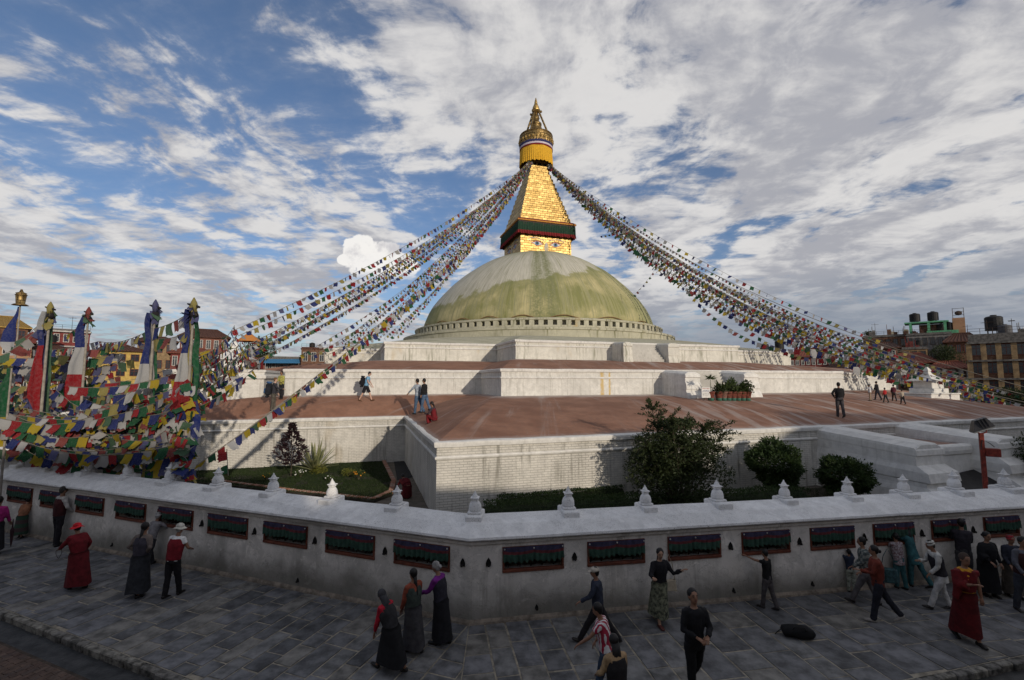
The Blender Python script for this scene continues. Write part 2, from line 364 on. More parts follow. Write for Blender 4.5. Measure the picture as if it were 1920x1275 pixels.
def SPL(b_,a_): p=P2(b_,a_); r=Matrix.Rotation(R(-18),2)@p; return r.x+r.y
M={}
M['wall1']=plaster('whitewashed_brick',(.68,.655,.60),(.18,.17,.14),.5,.75,1.,ochre=.15)
M['wall2']=plaster('whitewash_mid',(.74,.725,.68),(.26,.25,.21),.32,.42,.35,ochre=.2,splash=[(SPL(-8.7,35),.20,1),(SPL(-8.1,35),.10,1)])
M['wall3']=plaster('whitewash_streaked',(.72,.70,.63),(.22,.22,.16),.5,.8,.25,ochre=.3)
M['trim']=plaster('whitewash_trim',(.76,.745,.71),(.26,.25,.22),.3,.3)
M['pwall']=plaster('grimy_plaster',(.74,.695,.64),(.14,.13,.11),.8,.5,0,damp=1.,patch=.8)
M['coping']=plaster('whitewash_coping',(.82,.815,.81),(.16,.16,.16),.35,.1,patch=.35,speck=.8)
M['roof']=roofmat(); M['dome']=domemat(); M['gold']=goldmat(); M['gold2']=goldmat('old_gilt',.3,.3,.45)
M['ring']=plaster('mossy_ring',(.50,.48,.37),(.14,.14,.07),.7,.9,ochre=.5)
M['dark']=mat('soot_black',(.012,.011,.010),.9)
M['steps']=plaster('worn_steps',(.55,.53,.49),(.2,.19,.16),.6,.4)

# ================================================================== THE GROUND
sl,sr=-.365,.172
CORNER=Vector((-.91,10.25))
dl=Vector((-1,.365)).normalized(); dr=Vector((1,.172)).normalized()
nl=Vector((-dl.y,dl.x)); nl = nl if nl.y<0 else -nl          # towards the camera
nr=Vector((dr.y,-dr.x)); nr = nr if nr.y<0 else -nr
def soil_mat(name,c1,c2,sc=3,bump=.5):
    return mat(name,c1,.95,.2,sc,bump,14,col2=c2)
MG={'earth':soil_mat('trodden_earth',(.13,.11,.09),(.08,.07,.055)),'mortar':mat('sandy_joint',(.30,.265,.21),.95,.25,5,.4,40),
    'road':mat('brown_brick_bedding',(.06,.045,.035),.95,.25,5,.5,40)}
g=MB(); g.quad((-600,-600,-.12),(600,-600,-.12),(600,600,-.12),(-600,600,-.12)); g.build('ground',MG['earth'],kind='structure')
# inner court ground (behind the prayer wall)
g=MB(); g.add([(-.9,10.9,0),(60,21.6,0),(90,140,0),(-90,140,0),(-70,36.5,0)],[(0,1,2,3,4)]); g.build('court_ground',MG['earth'],kind='structure')
# flagstone walk: bedding sheet + individually laid stones
KC=Vector((-.85,6.53)); kl=Vector((-1,.41)).normalized(); kr=Vector((1,.25)).normalized()
pv=empty('pavement',kind='structure')
g=MB(); far=38
g.add([(*(CORNER+dl*far),-.002),(*CORNER,-.002),(*(CORNER+dr*far),-.002),(*(KC+kr*far),-.002),(*KC,-.002),(*(KC+kl*far),-.002)],[(0,5,4,1),(1,4,3,2)])
g.build('joint_bed',MG['mortar'],pv)
def stone_mat(i,c): return mat('slate_flagstone',c,.72,.30,3,.5,16,spec=.4)
SM=[stone_mat(i,c) for i,c in enumerate([(.150,.150,.156),(.122,.122,.128),(.180,.178,.178),(.136,.136,.142),(.098,.099,.105),(.190,.180,.165),(.160,.160,.170)])]
kln=Vector((kl.y,-kl.x)); kln=kln if kln.y>0 else -kln
krn=Vector((kr.y,-kr.x)); krn=krn if krn.y>0 else -krn
stones=[]
bis=(CORNER-KC).normalized(); bn=Vector((bis.y,-bis.x))    # points right
for side,(d,n,kn,kd) in enumerate(((dl,nl,kln,kl),(dr,nr,krn,kr))):
    x=0.
    while x<34:
        w=random.uniform(.42,.78) if side else random.uniform(.34,.6)
        y=-.05-random.random()*.4
        while y<9:
            h=random.uniform(.42,1.15) if side else random.uniform(.4,1.0); gp=.018
            ws=[(x-6,w)]
            for xx,ww in ws:
                j=lambda: random.uniform(-.008,.008)
                poly=[(xx+gp+j(),y+gp+j()),(xx+ww-gp+j(),y+gp+j()),(xx+ww-gp+j(),y+h-gp+j()),(xx+gp+j(),y+h-gp+j())]
                poly=[tuple(CORNER+d*p[0]+n*p[1]) for p in poly]
                poly=clip(poly,tuple(n*-1),-(n.dot(CORNER))-.015)
                if poly: poly=clip(poly,tuple(kn*-1),-(kn.dot(KC))-.02)
                if poly: poly=clip(poly,tuple(bn if side==0 else bn*-1),(bn.dot(KC) if side==0 else -bn.dot(KC))-.01)
                if len(poly)>2:
                    cx=sum(p[0] for p in poly)/len(poly); cy=sum(p[1] for p in poly)/len(poly)
                    ar=abs(sum(poly[i][0]*poly[(i+1)%len(poly)][1]-poly[(i+1)%len(poly)][0]*poly[i][1] for i in range(len(poly))))/2
                    if ar>.02: stones.append((math.hypot(cx,cy),cx,cy,poly))
            y+=h
        x+=w
def inview(cx,cy): return cy>6.9 and abs(cx)<cy*1.22
stones.sort(key=lambda s:(not inview(s[1],s[2]),s[0]))
def stone_geo(mb,poly,cx,cy,mi):
    n=len(poly); up=random.uniform(.001,.009); tx=random.uniform(-.006,.006); ty=random.uniform(-.006,.006)
    a=sum(poly[i][0]*poly[(i+1)%n][1]-poly[(i+1)%n][0]*poly[i][1] for i in range(n))
    if a<0: poly=poly[::-1]
    b=[(cx+(p[0]-cx),cy+(p[1]-cy),-.03) for p in poly]
    m1=[(p[0],p[1],up+tx*(p[0]-cx)+ty*(p[1]-cy)-.002) for p in poly]
    k=.975; t=[(cx+(p[0]-cx)*k,cy+(p[1]-cy)*k,up+tx*(p[0]-cx)+ty*(p[1]-cy)+.004) for p in poly]
    mb.add(b+m1+t,[(i,(i+1)%n,n+(i+1)%n,n+i) for i in range(n)]+[(n+i,n+(i+1)%n,2*n+(i+1)%n,2*n+i) for i in range(n)]+[tuple(range(2*n,3*n))],mi)
for s in stones[:290]:
    mb=MB(); stone_geo(mb,s[3],s[1],s[2],0); mb.build('flagstone',random.choice(SM),pv)
rest=MB()
for s in stones[290:]: stone_geo(rest,s[3],s[1],s[2],random.randrange(len(SM)))
rest.build('flagstone_field',SM,pv,kind='stuff')
# kerb of pale stones, gutter and brick road outside it
kb=empty('kerb',kind='structure'); KM=[mat('pale_kerb_stone',(.24,.225,.195),.9,.4,6,.9,22),mat('grey_kerb_stone',(.17,.16,.145),.9,.4,6,.9,22)]
for d,n in ((kl,kln),(kr,krn)):
    x=.03
    while x<20:
        L=random.uniform(.22,.6); mb=MB()
        Mx=Matrix.Translation((KC.x,KC.y,0))@Matrix(((d.x,n.x,0,0),(d.y,n.y,0,0),(0,0,1,0),(0,0,0,1)))
        mb.bbox((x,-.155+random.uniform(-.02,.02),-.14),(x+L-.015,-.005,.012+random.uniform(-.006,.01)),.018,0,Mx); mb.build('kerb_stone',random.choice(KM),kb); x+=L
gt=MB()
for d,n in ((kl,kln),(kr,krn)):
    a=KC-n*.14; b=KC+d*22-n*.14; c=KC+d*22-n*.62; e=KC-n*.62
    gt.quad((*a,-.115),(*b,-.115),(*c,-.10),(*e,-.10))
gt.build('gutter',mat('wet_gutter_stone',(.045,.045,.045),.6,.3,5,.5,20),kind='structure')
rd=empty('road',kind='structure')
g=MB(); 
kq=KC-Vector((0,.66)); g.add([(*(KC+kl*22-kln*.62),-.062),(*kq,-.062),(*(KC+kr*22-krn*.62),-.062),(30,-1,-.062),(-30,-1,-.062)],[(0,4,3,2,1)]); g.build('brick_bed',MG['road'],rd)
BR=[mat('brown_brick_paver',c,.9,.2,9,.4,40) for c in ((.105,.068,.052),(.095,.06,.047),(.115,.078,.062),(.09,.062,.052))]
mb=MB()
for d,n in ((kl,kln),(kr,krn)):
    for i in range(0,95):
        for j in range(0,26):
            x=2.2+i*.115+0.; y=-.90-j*.23-(i%2)*.115
            c=KC+d*(x+.0)+n*y
            if not(c.y>7.0 and abs(c.x)<c.y*1.25): continue
            Mx=Matrix.Translation((c.x,c.y,0))@Matrix(((d.x,n.x,0,0),(d.y,n.y,0,0),(0,0,1,0),(0,0,0,1)))
            z=random.uniform(-.052,-.046); mb.box((0,0,-.09),(.107,.222,z),random.randrange(4),Mx)
            if j==0 and i%2: mb.box((0,.23,-.09),(.107,.335,z),random.randrange(4),Mx)
mb.build('road_brick',BR,rd,kind='stuff')

# ================================================================== PRAYER-WHEEL WALL
pw=empty('prayer_wheel_wall',(CORNER.x,CORNER.y,0),label='long low whitewashed wall of curtained prayer wheel niches around the stupa',cat='wall')
def place(o): o.location=o.location-pw.location if o.parent is pw else o.location; return o
LEG=38.
EAVE=1.76; RIDGE=2.10; TH=1.25
def leg_pt(side,s,out,z):
    d,n=(dl,nl) if side==0 else (dr,nr); p=CORNER+d*s+n*out; return Vector((p.x,p.y,z))-pw.location
def s_at(side,u,v=1040):
    d,n=(dl,nl) if side==0 else (dr,nr); r=ray(u,v); # (o+r k).n = CORNER.n
    k=(CORNER.dot(n))/(Vector((r.x,r.y)).dot(n)); p=Vector((r.x,r.y))*k; return (p-CORNER).dot(d)
WZ0,WZ1=1.02,1.56
winL=[(739,844),(610,703),(493,576),(387,463),(293,359),(212,269),(136,189),(68,113),(5,52)]
winR=[(942,1057),(1101,1209),(1252,1352),(1391,1482),(1520,1604),(1639,1716),(1749,1812),(1848,1915)]
wins=[]
for u0,u1 in winL: a,b=s_at(0,u0),s_at(0,u1); wins.append((0,min(a,b),max(a,b)))
for u0,u1 in winR: a,b=s_at(1,u0),s_at(1,u1); wins.append((1,min(a,b),max(a,b)))
for side in (0,1):
    e=max(w[2] for w in wins if w[0]==side); st=1.75
    while e+st<LEG-2: wins.append((side,e+.5,e+st)); e+=st
def sweep(mb,path,prof,mi=0,closed=False,uv=False):
    """sweep (out,z) profile along 2D path, out = to the right-hand normal of travel; mitred"""
    n=len(path); norms=[]
    for i in range(n):
        def nrm(a,b): d=(b-a).normalized(); return Vector((d.y,-d.x))
        if closed: n0=nrm(path[i-1],path[i]); n1=nrm(path[i],path[(i+1)%n])
        else:
            n0=nrm(path[max(i-1,0)],path[max(i,1)]); n1=nrm(path[min(i,n-2)],path[min(i+1,n-1)])
        m=(n0+n1).normalized(); norms.append(m/max(.2,m.dot(n0)))
    vs=[]
    for i in range(n):
        for o,z in prof: p=path[i]+norms[i]*o; vs.append((p.x,p.y,z))
    k=len(prof); fs=[]
    for i in range(n if closed else n-1):
        j=(i+1)%n
        for t in range(k-1): fs.append((i*k+t,j*k+t,j*k+t+1,i*k+t+1))
    mb.add(vs,fs,mi)
off=Vector((pw.location.x,pw.location.y))
path=[CORNER+dl*LEG-off,CORNER-off,CORNER+dr*LEG-off]      # travelling left to right: right-hand normal faces the camera
# travelling from left end to corner to right end: right-hand normal = toward camera (-y)
mb=MB()
for side in (0,1):
    ws=sorted([(a,b) for sd_,a,b in wins if sd_==side]); xs=[0.]
    def q4(s0,s1,z0,z1,out=0.):
        if s1-s0<1e-4: return
        a,b,c,d=leg_pt(side,s0,out,z0),leg_pt(side,s1,out,z0),leg_pt(side,s1,out,z1),leg_pt(side,s0,out,z1)
        mb.quad(a,b,c,d) if side==1 else mb.quad(b,a,d,c)
    q4(0,LEG,-.05,WZ0); q4(0,LEG,WZ1,EAVE); prev=0.
    for a,b in ws:
        q4(prev,a,WZ0,WZ1); prev=b
        I=-.55
        for s_ in (a,b):
            mb.quad(leg_pt(side,s_,0,WZ0),leg_pt(side,s_,I,WZ0),leg_pt(side,s_,I,WZ1),leg_pt(side,s_,0,WZ1))
        mb.quad(leg_pt(side,a,0,WZ0),leg_pt(side,b,0,WZ0),leg_pt(side,b,I,WZ0),leg_pt(side,a,I,WZ0))
        mb.quad(leg_pt(side,a,0,WZ1),leg_pt(side,a,I,WZ1),leg_pt(side,b,I,WZ1),leg_pt(side,b,0,WZ1))
        mb.quad(leg_pt(side,a,I,WZ0),leg_pt(side,b,I,WZ0),leg_pt(side,b,I,WZ1),leg_pt(side,a,I,WZ1))
    q4(prev,LEG,WZ0,WZ1)
sweep(mb,path,[(-TH,EAVE),(-TH,-.05)])
mb.build('wall_body',M['pwall'],pw)
mb=MB(); sweep(mb,path,[(0.0,EAVE-.13),(.05,EAVE-.11),(.07,EAVE-.05),(.03,EAVE-.03)]); mb.build('eave_moulding',M['pwall'],pw)
mb=MB(); 
prof=[(.02,EAVE-.02),(.13,EAVE-.01),(.15,EAVE+.015),(.14,EAVE+.06),(-.2,EAVE+.235),(-.56,RIDGE-.02),(-.63,RIDGE+.01),(-.70,RIDGE-.02),(-TH-.12,EAVE+.05),(-TH-.12,EAVE-.0),(-TH+.02,EAVE)]
fine=[]
for i in range(len(path)-1):
    for k in range(60): fine.append(path[i].lerp(path[i+1],k/60))
fine.append(path[-1]); sweep(mb,fine,prof)
mb.v=[(x+noise.noise(Vector((x,y,z))*1.3)*.012,y+noise.noise(Vector((y,x,z))*1.3)*.012,z+noise.noise(Vector((x+9,y,z))*.9)*.012) for x,y,z in mb.v]
mb.build('coping',M['coping'],pw,smooth=False)
mb=MB(); sweep(mb,path,[(0.06,0.0),(.05,.05),(.0,.10)]); mb.build('wall_foot',mat('sandy_plaster_foot',(.24,.20,.16),.95,.25,6,.5,30),pw)
# niche fittings
WD=mat('red_brown_timber',(.15,.045,.025),.7,.2,7,.3,40); CU=[cloth((.048,.044,.09)),cloth((.13,.030,.036)),cloth((.034,.080,.058)),cloth((.10,.03,.09))]
DRUM=mat('dull_prayer_wheel_metal',(.055,.032,.018),.45,.3,9,.3,30,metal=.6); STUD=mat('pale_stud',(.55,.53,.5),.6)
for wi,(side,a,b) in enumerate(wins):
    vis=wi<len(winL)+len(winR); L=b-a
    d,n=(dl,nl) if side==0 else (dr,nr)
    base=CORNER+d*a-off
    Mx=Matrix(((d.x,n.x,0,base.x),(d.y,n.y,0,base.y),(0,0,1,0),(0,0,0,1)))   # local x along, y out, z up
    fr=MB(); t=.045
    fr.bbox((0,-.06,WZ0),(L,.035,WZ0+t+.02),.008,0,Mx); fr.bbox((0,-.06,WZ1-t),(L,.03,WZ1),.008,0,Mx)
    fr.bbox((0,-.06,WZ0+t+.02),(t,.028,WZ1-t),.008,0,Mx); fr.bbox((L-t,-.06,WZ0+t+.02),(L,.028,WZ1-t),.008,0,Mx)
    f=fr.build('window_frame',WD,pw)
    if not vis: continue
    rows=[(WZ1-.0,0),(WZ1-.075,0),(WZ1-.08,1),(WZ1-.135,1),(WZ1-.14,2),(WZ1-.29,2)]; cu=MB(); K=56; ph=random.uniform(0,6); hem=random.uniform(-.02,.03)
    swag=lambda x:.035*(4*((x*2)%1)*(1-((x*2)%1)))
    grid=[]
    for r,(z,ci) in enumerate(rows):
        amp=[.004,.007,.009,.014,.02,.034][r]
        grid.append([Mx@Vector((.012+(L-.024)*k/K, .048+amp*math.sin(k*math.pi*2*11/K+ph+.7*math.sin(k*.23))+.01*noise.noise(Vector((k*.2,r,wi))), z+(-swag(k/K) if r>0 else 0)+(hem-.045*abs(math.sin(k*math.pi*11/K+ph*.5)) if r==5 else 0))) for k in range(K+1)])
    for r in range(5):
        ci=0 if r==0 else (1 if r in(1,2) else 2)
        cu.add(grid[r]+grid[r+1],[(k,k+1,K+2+k,K+1+k) for k in range(K)],ci)
    cu.build('valance',CU,f,smooth=True)
    sm=MB()
    for k in (.03,.5,.97): sm.ball(Mx@Vector((L*k,.065,WZ1-.035)),.018,6,4)
    sm.build('stud',STUD,f)
    nw=5
    for k in range(nw):
        wb=MB(); cx=t+(L-2*t)*(k+.5)/nw; r_=.40*(L-2*t)/nw
        c=Mx@Vector((cx,-.26,0)); wb.rev([(.012,WZ0+.0),(.012,WZ0+.07),(r_*.9,WZ0+.075),(r_,WZ0+.10),(r_*.96,WZ0+.14),(r_*.96,WZ0+.36),(r_,WZ0+.40),(r_*.9,WZ0+.43),(.012,WZ0+.435),(.012,WZ1)],(c.x,c.y),12); wb.build('prayer_wheel',DRUM,f,smooth=True)
# soot-black oil-lamp niches and drain holes
def lamp_niche(side,s,z=1.18,sc=1.):
    d,n=(dl,nl) if side==0 else (dr,nr); base=CORNER+d*s-off
    Mx=Matrix(((d.x,n.x,0,base.x),(d.y,n.y,0,base.y),(0,0,1,z),(0,0,0,1)))@Matrix.Scale(sc,4)
    o=[(-.075,0),(.075,0),(.085,.09),(.05,.17),(0,.23),(-.05,.17),(-.085,.09)]; o=[(x_*.72,z_*.78) for x_,z_ in o]; i_=[(x*.62,.02+zz*.72) for x,zz in o]
    mb=MB(); vs=[Mx@Vector((x,.004,zz)) for x,zz in o]+[Mx@Vector((x*.9,.022,zz*.95+.005)) for x,zz in o]+[Mx@Vector((x,.02,zz)) for x,zz in i_]+[Mx@Vector((x,.006,zz)) for x,zz in i_]
    K=len(o); fs=[]
    for L_ in range(3): fs+=[(L_*K+i,L_*K+(i+1)%K,(L_+1)*K+(i+1)%K,(L_+1)*K+i) for i in range(K)]
    mb.add(vs,fs,0); mb.add(vs[3*K:],[tuple(range(K))],0)
    mb.tube([Mx@Vector((0,.02,.02)),Mx@Vector((0,.075,.035))],[.022,.03],7); mb.build('lamp_niche',M['dark'],pw)
for u in (868,722,590,476,376,): lamp_niche(0,s_at(0,u))
for u in (916,1077,1370,1500,1622,1731,1828): lamp_niche(1,s_at(1,u))
for side,us in ((0,(558,205)),(1,(1006,1375,1523))):
    for u in us: lamp_niche(side,s_at(side,u,1100),.2,.62)
# little chorten finials along the ridge
def finial(mb,M0,sc=1.):
    Mx=M0@Matrix.Scale(sc,4)
    mb.bbox((-.19,-.02,-.14),(.19,.34,.05),.02,0,Mx); mb.bbox((-.19,-.30,-.14),(.19,-.02,.05),.02,0,Mx); mb.bbox((-.155,-.155,.05),(.155,.155,.10),.015,0,Mx)
    def rings(pr,seg=14,sq=1.):
        vs=[]; 
        for r,z in pr:
            for k in range(seg):
                a=2*math.pi*k/seg; vs.append(Mx@Vector((r*math.cos(a),r*math.sin(a),z)))
        mb.add(vs,[(i*seg+k,i*seg+(k+1)%seg,(i+1)*seg+(k+1)%seg,(i+1)*seg+k) for i in range(len(pr)-1) for k in range(seg)]+[tuple(range((len(pr)-1)*seg,len(pr)*seg))])
    rings([(.135,.10),(.15,.14),(.145,.21),(.125,.27),(.09,.315),(.065,.33)])
    mb.bbox((-.075,-.075,.33),(.075,.075,.385),.01,0,Mx); mb.bbox((-.10,-.10,.385),(.10,.10,.41),.008,0,Mx)
    rings([(.08,.41),(.055,.46),(.03,.50),(.012,.55)],8)
FN=[]
for u in (745,623,512,408,318,238,165,97): FN.append((0,s_at(0,u,960)))
for u in (1065,1210,1345,1471,1590,1695,1791,1886): FN.append((1,s_at(1,u,960)))
def s_ridge(side,u,v,out=-.63):
    d,n=(dl,nl) if side==0 else (dr,nr); r=ray(u,v); c=CORNER+n*out; k=c.dot(n)/(Vector((r.x,r.y)).dot(n)); return (Vector((r.x,r.y))*k-CORNER).dot(d)
FL=[(0,s_ridge(0,u,920)) for u in (745,623,512,408,318,238,165,97)]+[(1,s_ridge(1,u,930)) for u in (1065,1210,1345,1471,1590,1695,1791,1886)]
for side in (0,1):
    e=max(s for sd_,s in FL if sd_==side)
    while e<LEG-3: e+=1.75; FL.append((side,e))
FL.append((2,0))
for side,s in FL:
    rz=random.uniform(-.05,.05); sc=random.uniform(.9,1.06)
    if side==2: n=(nl+nr).normalized(); p=CORNER-n*.64-off; ang=math.atan2(-n.x,n.y)+math.pi
    else:
        d,n=(dl,nl) if side==0 else (dr,nr); p=CORNER+d*s+n*-.63-off; ang=math.atan2(-n.x,n.y)
    mb=MB(); finial(mb,Matrix.Translation((p.x,p.y,RIDGE-.005))@Matrix.Rotation(ang+rz,4,'Z')@Matrix.Rotation(random.uniform(-.03,.03),4,'X'),sc)
    mb.v=[(x+noise.noise(Vector((x,y,z))*7)*.008,y+noise.noise(Vector((y,z,x))*7)*.008,z) for x,y,z in mb.v]
    mb.build('finial',M['coping'],pw,smooth=False)
# larger gate pillar with stepped cap where the wall runs out on the left
s=s_ridge(0,18,880); p=CORNER+dl*s-nl*.6
mb=MB(); Mx=Matrix.Rotation(math.atan2(dl.y,dl.x),4,'Z')
mb.bbox((-.5,-.5,0),(.5,.5,2.28),.03,0,Mx); mb.bbox((-.58,-.58,2.28),(.58,.58,2.40),.03,0,Mx); mb.prism([(-.42,-.42),(.42,-.42),(.42,.42),(-.42,.42)],2.40,2.55,0,Mx)
mb.add([Mx@Vector(p_) for p_ in ((-.38,-.38,2.55),(.38,-.38,2.55),(.38,.38,2.55),(-.38,.38,2.55),(-.1,-.1,2.88),(.1,-.1,2.88),(.1,.1,2.88),(-.1,.1,2.88),(0,0,3.02))],[(0,1,5,4),(1,2,6,5),(2,3,7,6),(3,0,4,7),(4,5,8),(5,6,8),(6,7,8),(7,4,8)])
mb.build('gate_pillar',M['coping'],label='big white pillar with pyramid cap at the far left of the prayer wheel wall',cat='pillar',loc=(p.x,p.y,0))

# ================================================================== STUPA
st=empty('stupa',(CX.x,CX.y,0),label='huge domed stupa on stepped white terraces with gilded tower and painted eyes',cat='stupa')
SO=Vector((CX.x,CX.y,0))
def build_s(mb,name,mats,parent=None,smooth=False,**k):
    """world-space mesh, re-based on the stupa's origin"""
    mb.v=[(x-CX.x,y-CX.y,z) for x,y,z in mb.v]; return mb.build(name,mats,parent or st,smooth,**k)
def outline(w,s,c,wr=None,cl=None):
    wr=wr if wr is not None else w
    cl=cl or c
    pts=[(-w,s),(-w,c),(-cl,c),(-cl,w),(-s,w),(-s,-w),(-c,-w),(-c,-c),(-w,-c),(-w,-s),(w,-s),(w,-c),(c,-c),(c,-w),(s,-w),(s,w),(c,w),(c,c),(wr,c),(wr,s)]
    return [P2(b,a) for b,a in pts]
# order check: right-hand normal must point outwards
O1=outline(21.85,46.1,33.,cl=38.5); O2=outline(16.,35.,29.5,14.2); O3=outline(12.8,28.3,22.8,9.8)
def ccw(p): return sum(p[i].x*p[(i+1)%len(p)].y-p[(i+1)%len(p)].x*p[i].y for i in range(len(p)))>0
if not ccw(O1): O1=O1[::-1]; O2=O2[::-1]; O3=O3[::-1]
Z1,Z2f,Z2,Z3f,Z3=2.83,4.15,5.88,6.88,8.43
def dense(O,step=.7):
    out=[]
    for i in range(len(O)):
        a,c=O[i],O[(i+1)%len(O)]; n=max(1,int((c-a).length/step)); out+=[a.lerp(c,k/n) for k in range(n)]
    return out
def lumpy(mb,k,kz=None,fr=.9):
    kz=k if kz is None else kz
    mb.v=[(x+k*(noise.noise(Vector((x,y,z))*fr)+.5*noise.noise(Vector((x,y,z))*fr*3)),y+k*(noise.noise(Vector((y,x,z))*fr)+.5*noise.noise(Vector((y,x,z))*fr*3)),z+kz*(noise.noise(Vector((x+31,y,z))*fr)+.6*noise.noise(Vector((x,y+17,z))*fr*2.7))) for x,y,z in mb.v]
def tier(O,zf,zt,mat_,nm):
    O=dense(O); mb=MB(); sweep(mb,O,[(0,zf-.3)]+[(0,zf+(zt-zf)*k/5) for k in range(6)],closed=True); lumpy(mb,.022,0.); build_s(mb,nm+'_wall',mat_)
    h=zt-zf; mb=MB()
    sweep(mb,O,[(.002,zt-.17),(.09,zt-.15),(.11,zt-.04),(.11,zt+.02),(.04,zt+.05),(-.30,zt+.055)],closed=True)
    b=zt-.52 if nm!='upper_terrace' else zt-.42
    sweep(mb,O,[(.002,b-.10),(.05,b-.08),(.075,b-.02),(.05,b+.02),(.002,b+.04)],closed=True); lumpy(mb,.026,.022); build_s(mb,nm+'_cornice',M['trim'])
tier(O1,0,Z1,M['wall1'],'lower_terrace'); tier(O2,Z2f,Z2,M['wall2'],'middle_terrace'); tier(O3,Z3f,Z3,M['wall3'],'upper_terrace')
ROOFS=[]
def roof(Oa,za,Ob,zb,nm,bulge=.25,mt='roof'):
    mb=MB(); n=len(Oa); NS=8; NU=10
    for i in range(n):
        j=(i+1)%n; grid=[]
        L=(Oa[j]-Oa[i]).length
        # perimeter points, inset to sit behind the lip
        for r in range(NS+1):
            v=r/NS; row=[]
            for k in range(NU+1):
                t=k/NU; pa=Oa[i].lerp(Oa[j],t); pb=Ob[i].lerp(Ob[j],t); p=pa.lerp(pb,v*1.0+.012*(1-v))
                z=za+(zb-za)*v+bulge*math.sin(v*math.pi)+.05*noise.noise(Vector((p.x*.3,p.y*.3,0)))*math.sin(v*math.pi)
                row.append((p.x,p.y,z+.03*(1-v)))
            grid.append(row)
        vs=[p for row in grid for p in row]; fs=[];uv=[]
        for r in range(NS):
            for k in range(NU):
                a=r*(NU+1)+k; fs.append((a,a+1,a+NU+2,a+NU+1)); 
                uv.append([(i*7+L*k/NU,r/NS),(i*7+L*(k+1)/NU,r/NS),(i*7+L*(k+1)/NU,(r+1)/NS),(i*7+L*k/NU,(r+1)/NS)])
        mb.add(vs,fs,0,uv)
    ROOFS.append((list(mb.v),list(mb.f))); build_s(mb,nm,M[mt])
RIN=19.4
circ=[]
for p in O3:
    a=math.atan2(p.y-CX.y,p.x-CX.x); circ.append(Vector((CX.x+RIN*math.cos(a)*.98,CX.y+RIN*math.sin(a)*.98)))
roof(O1,Z1,O2,Z2f,'lower_terrace_roof',.22); roof(O2,Z2,O3,Z3f,'middle_terrace_roof',.10); roof(O3,Z3,circ,9.95,'upper_terrace_roof',.1,'ring')
# stair blocks ("bastions") with moulded ends, and stairs
def bastion(b0,b1,a0,a1,zt,zf,flare,nm,slope=0.,mt='trim'):
    mb=MB(); h=zt-zf
    # rings of (z, outset)
    pr=[(zf-.25,flare),(zf+.05*h,flare),(zf+.22*h,flare*.75),(zf+.34*h,flare*.30),(zf+.40*h,flare*.28),(zf+.42*h,flare*.42),(zf+.56*h,flare*.36),(zf+.66*h,.02),(zf+.80*h,0.),(zf+.82*h,.07),(zf+.90*h,.05),(zf+.94*h,-.05)]
    vs=[]
    for z,o in pr:
        for b,a,front in ((b0-o*.12,a0,0),(b0-o*.18,a1+o,1),(b1+o*.18,a1+o,1),(b1+o*.12,a0,0)):
            vs.append(PZ(b,a,z-(slope if front else 0)*(z-zf)/h))
    fs=[]
    for i in range(len(pr)-1):
        for k in range(3): fs.append((i*4+k,i*4+k+1,i*4+4+k+1,i*4+4+k))
    mb.add(vs,fs)
    # rounded top
    bm_=(b0+b1)/2; T=[]
    for a,dz in ((a0,0),(a1-.05,slope),(a1+.0,slope+.05)):
        for b,z in ((b0+.03,.94),(b0+.22*(b1-b0),1.0),(b1-.22*(b1-b0),1.0),(b1-.03,.94)): T.append(PZ(b,a,zf+z*h-dz))
    mb.add(T,[(i*4+k,i*4+k+1,i*4+5+k,i*4+4+k) for i in range(2) for k in range(3)]+[(8,9,10,11)])
    return build_s(mb,nm,M[mt])
bastion(-2.86,-1.15,46.,50.4,2.88,0,1.25,'stair_block',.34); bastion(2.75,4.6,46.,50.3,2.88,0,1.1,'stair_block',.32)
bastion(-3.85,-2.65,34.9,37.6,Z2+.02,3.75,.35,'stair_block',.18); bastion(1.25,2.5,34.9,37.5,Z2+.02,3.75,.35,'stair_block',.18)
bastion(-4.,-3.15,28.2,30.2,Z3+.02,6.5,.12,'stair_block',.10,'wall3'); bastion(.4,1.5,28.2,30.2,Z3+.02,6.5,.12,'stair_block',.10,'wall3')
def stairs(b0,b1,a0,a1,zf,zt,n,nm='staircase'):
    e=empty('x'); bpy.data.objects.remove(e)
    par=None
    for i in range(n):
        mb=MB(); z0=zf+(zt-zf)*i/n; z1=zf+(zt-zf)*(i+1)/n; aa=a1-(a1-a0)*i/n
        vs=[PZ(b,a,z) for z in (zf-.3,z1) for b,a in ((b0,a0-.1),(b0,aa),(b1,aa),(b1,a0-.1))]
        mb.add(vs,[(0,3,2,1),(4,5,6,7),(0,1,5,4),(1,2,6,5),(2,3,7,6),(3,0,4,7)]); build_s(mb,'step',M['steps'])
stairs(-2.64,1.24,34.9,36.9,4.1,Z2,8); stairs(-3.14,.39,28.2,29.8,6.75,Z3,8)
# landing between the lower stair blocks
mb=MB(); vs=[PZ(b,a,z) for z in (0,2.16) for b,a in ((-1.34,45.9),(-1.34,49.3),(2.74,49.3),(2.74,45.9))]
mb.add(vs,[(0,1,5,4),(1,2,6,5),(2,3,7,6),(3,0,4,7)]); build_s(mb,'landing_wall',M['trim'])
mb=MB(); mb.add([PZ(-1.33,45.95,2.165),PZ(-1.33,49.25,2.165),PZ(2.73,49.25,2.165),PZ(2.73,45.95,2.165)],[(0,1,2,3)],0,[[(0,.3),(0,.5),(4,.5),(4,.3)]]); build_s(mb,'landing_floor',M['roof'])
mb=MB(); pts=[P2(-1.34,49.3),P2(2.74,49.3)]
if (pts[1]-pts[0]).x<0: pts=pts[::-1]
sweep(mb,pts,[(.002,1.74),(.08,1.78),(.12,1.95),(.10,2.12),(.02,2.19),(-.2,2.2)]); build_s(mb,'landing_cornice',M['trim'])
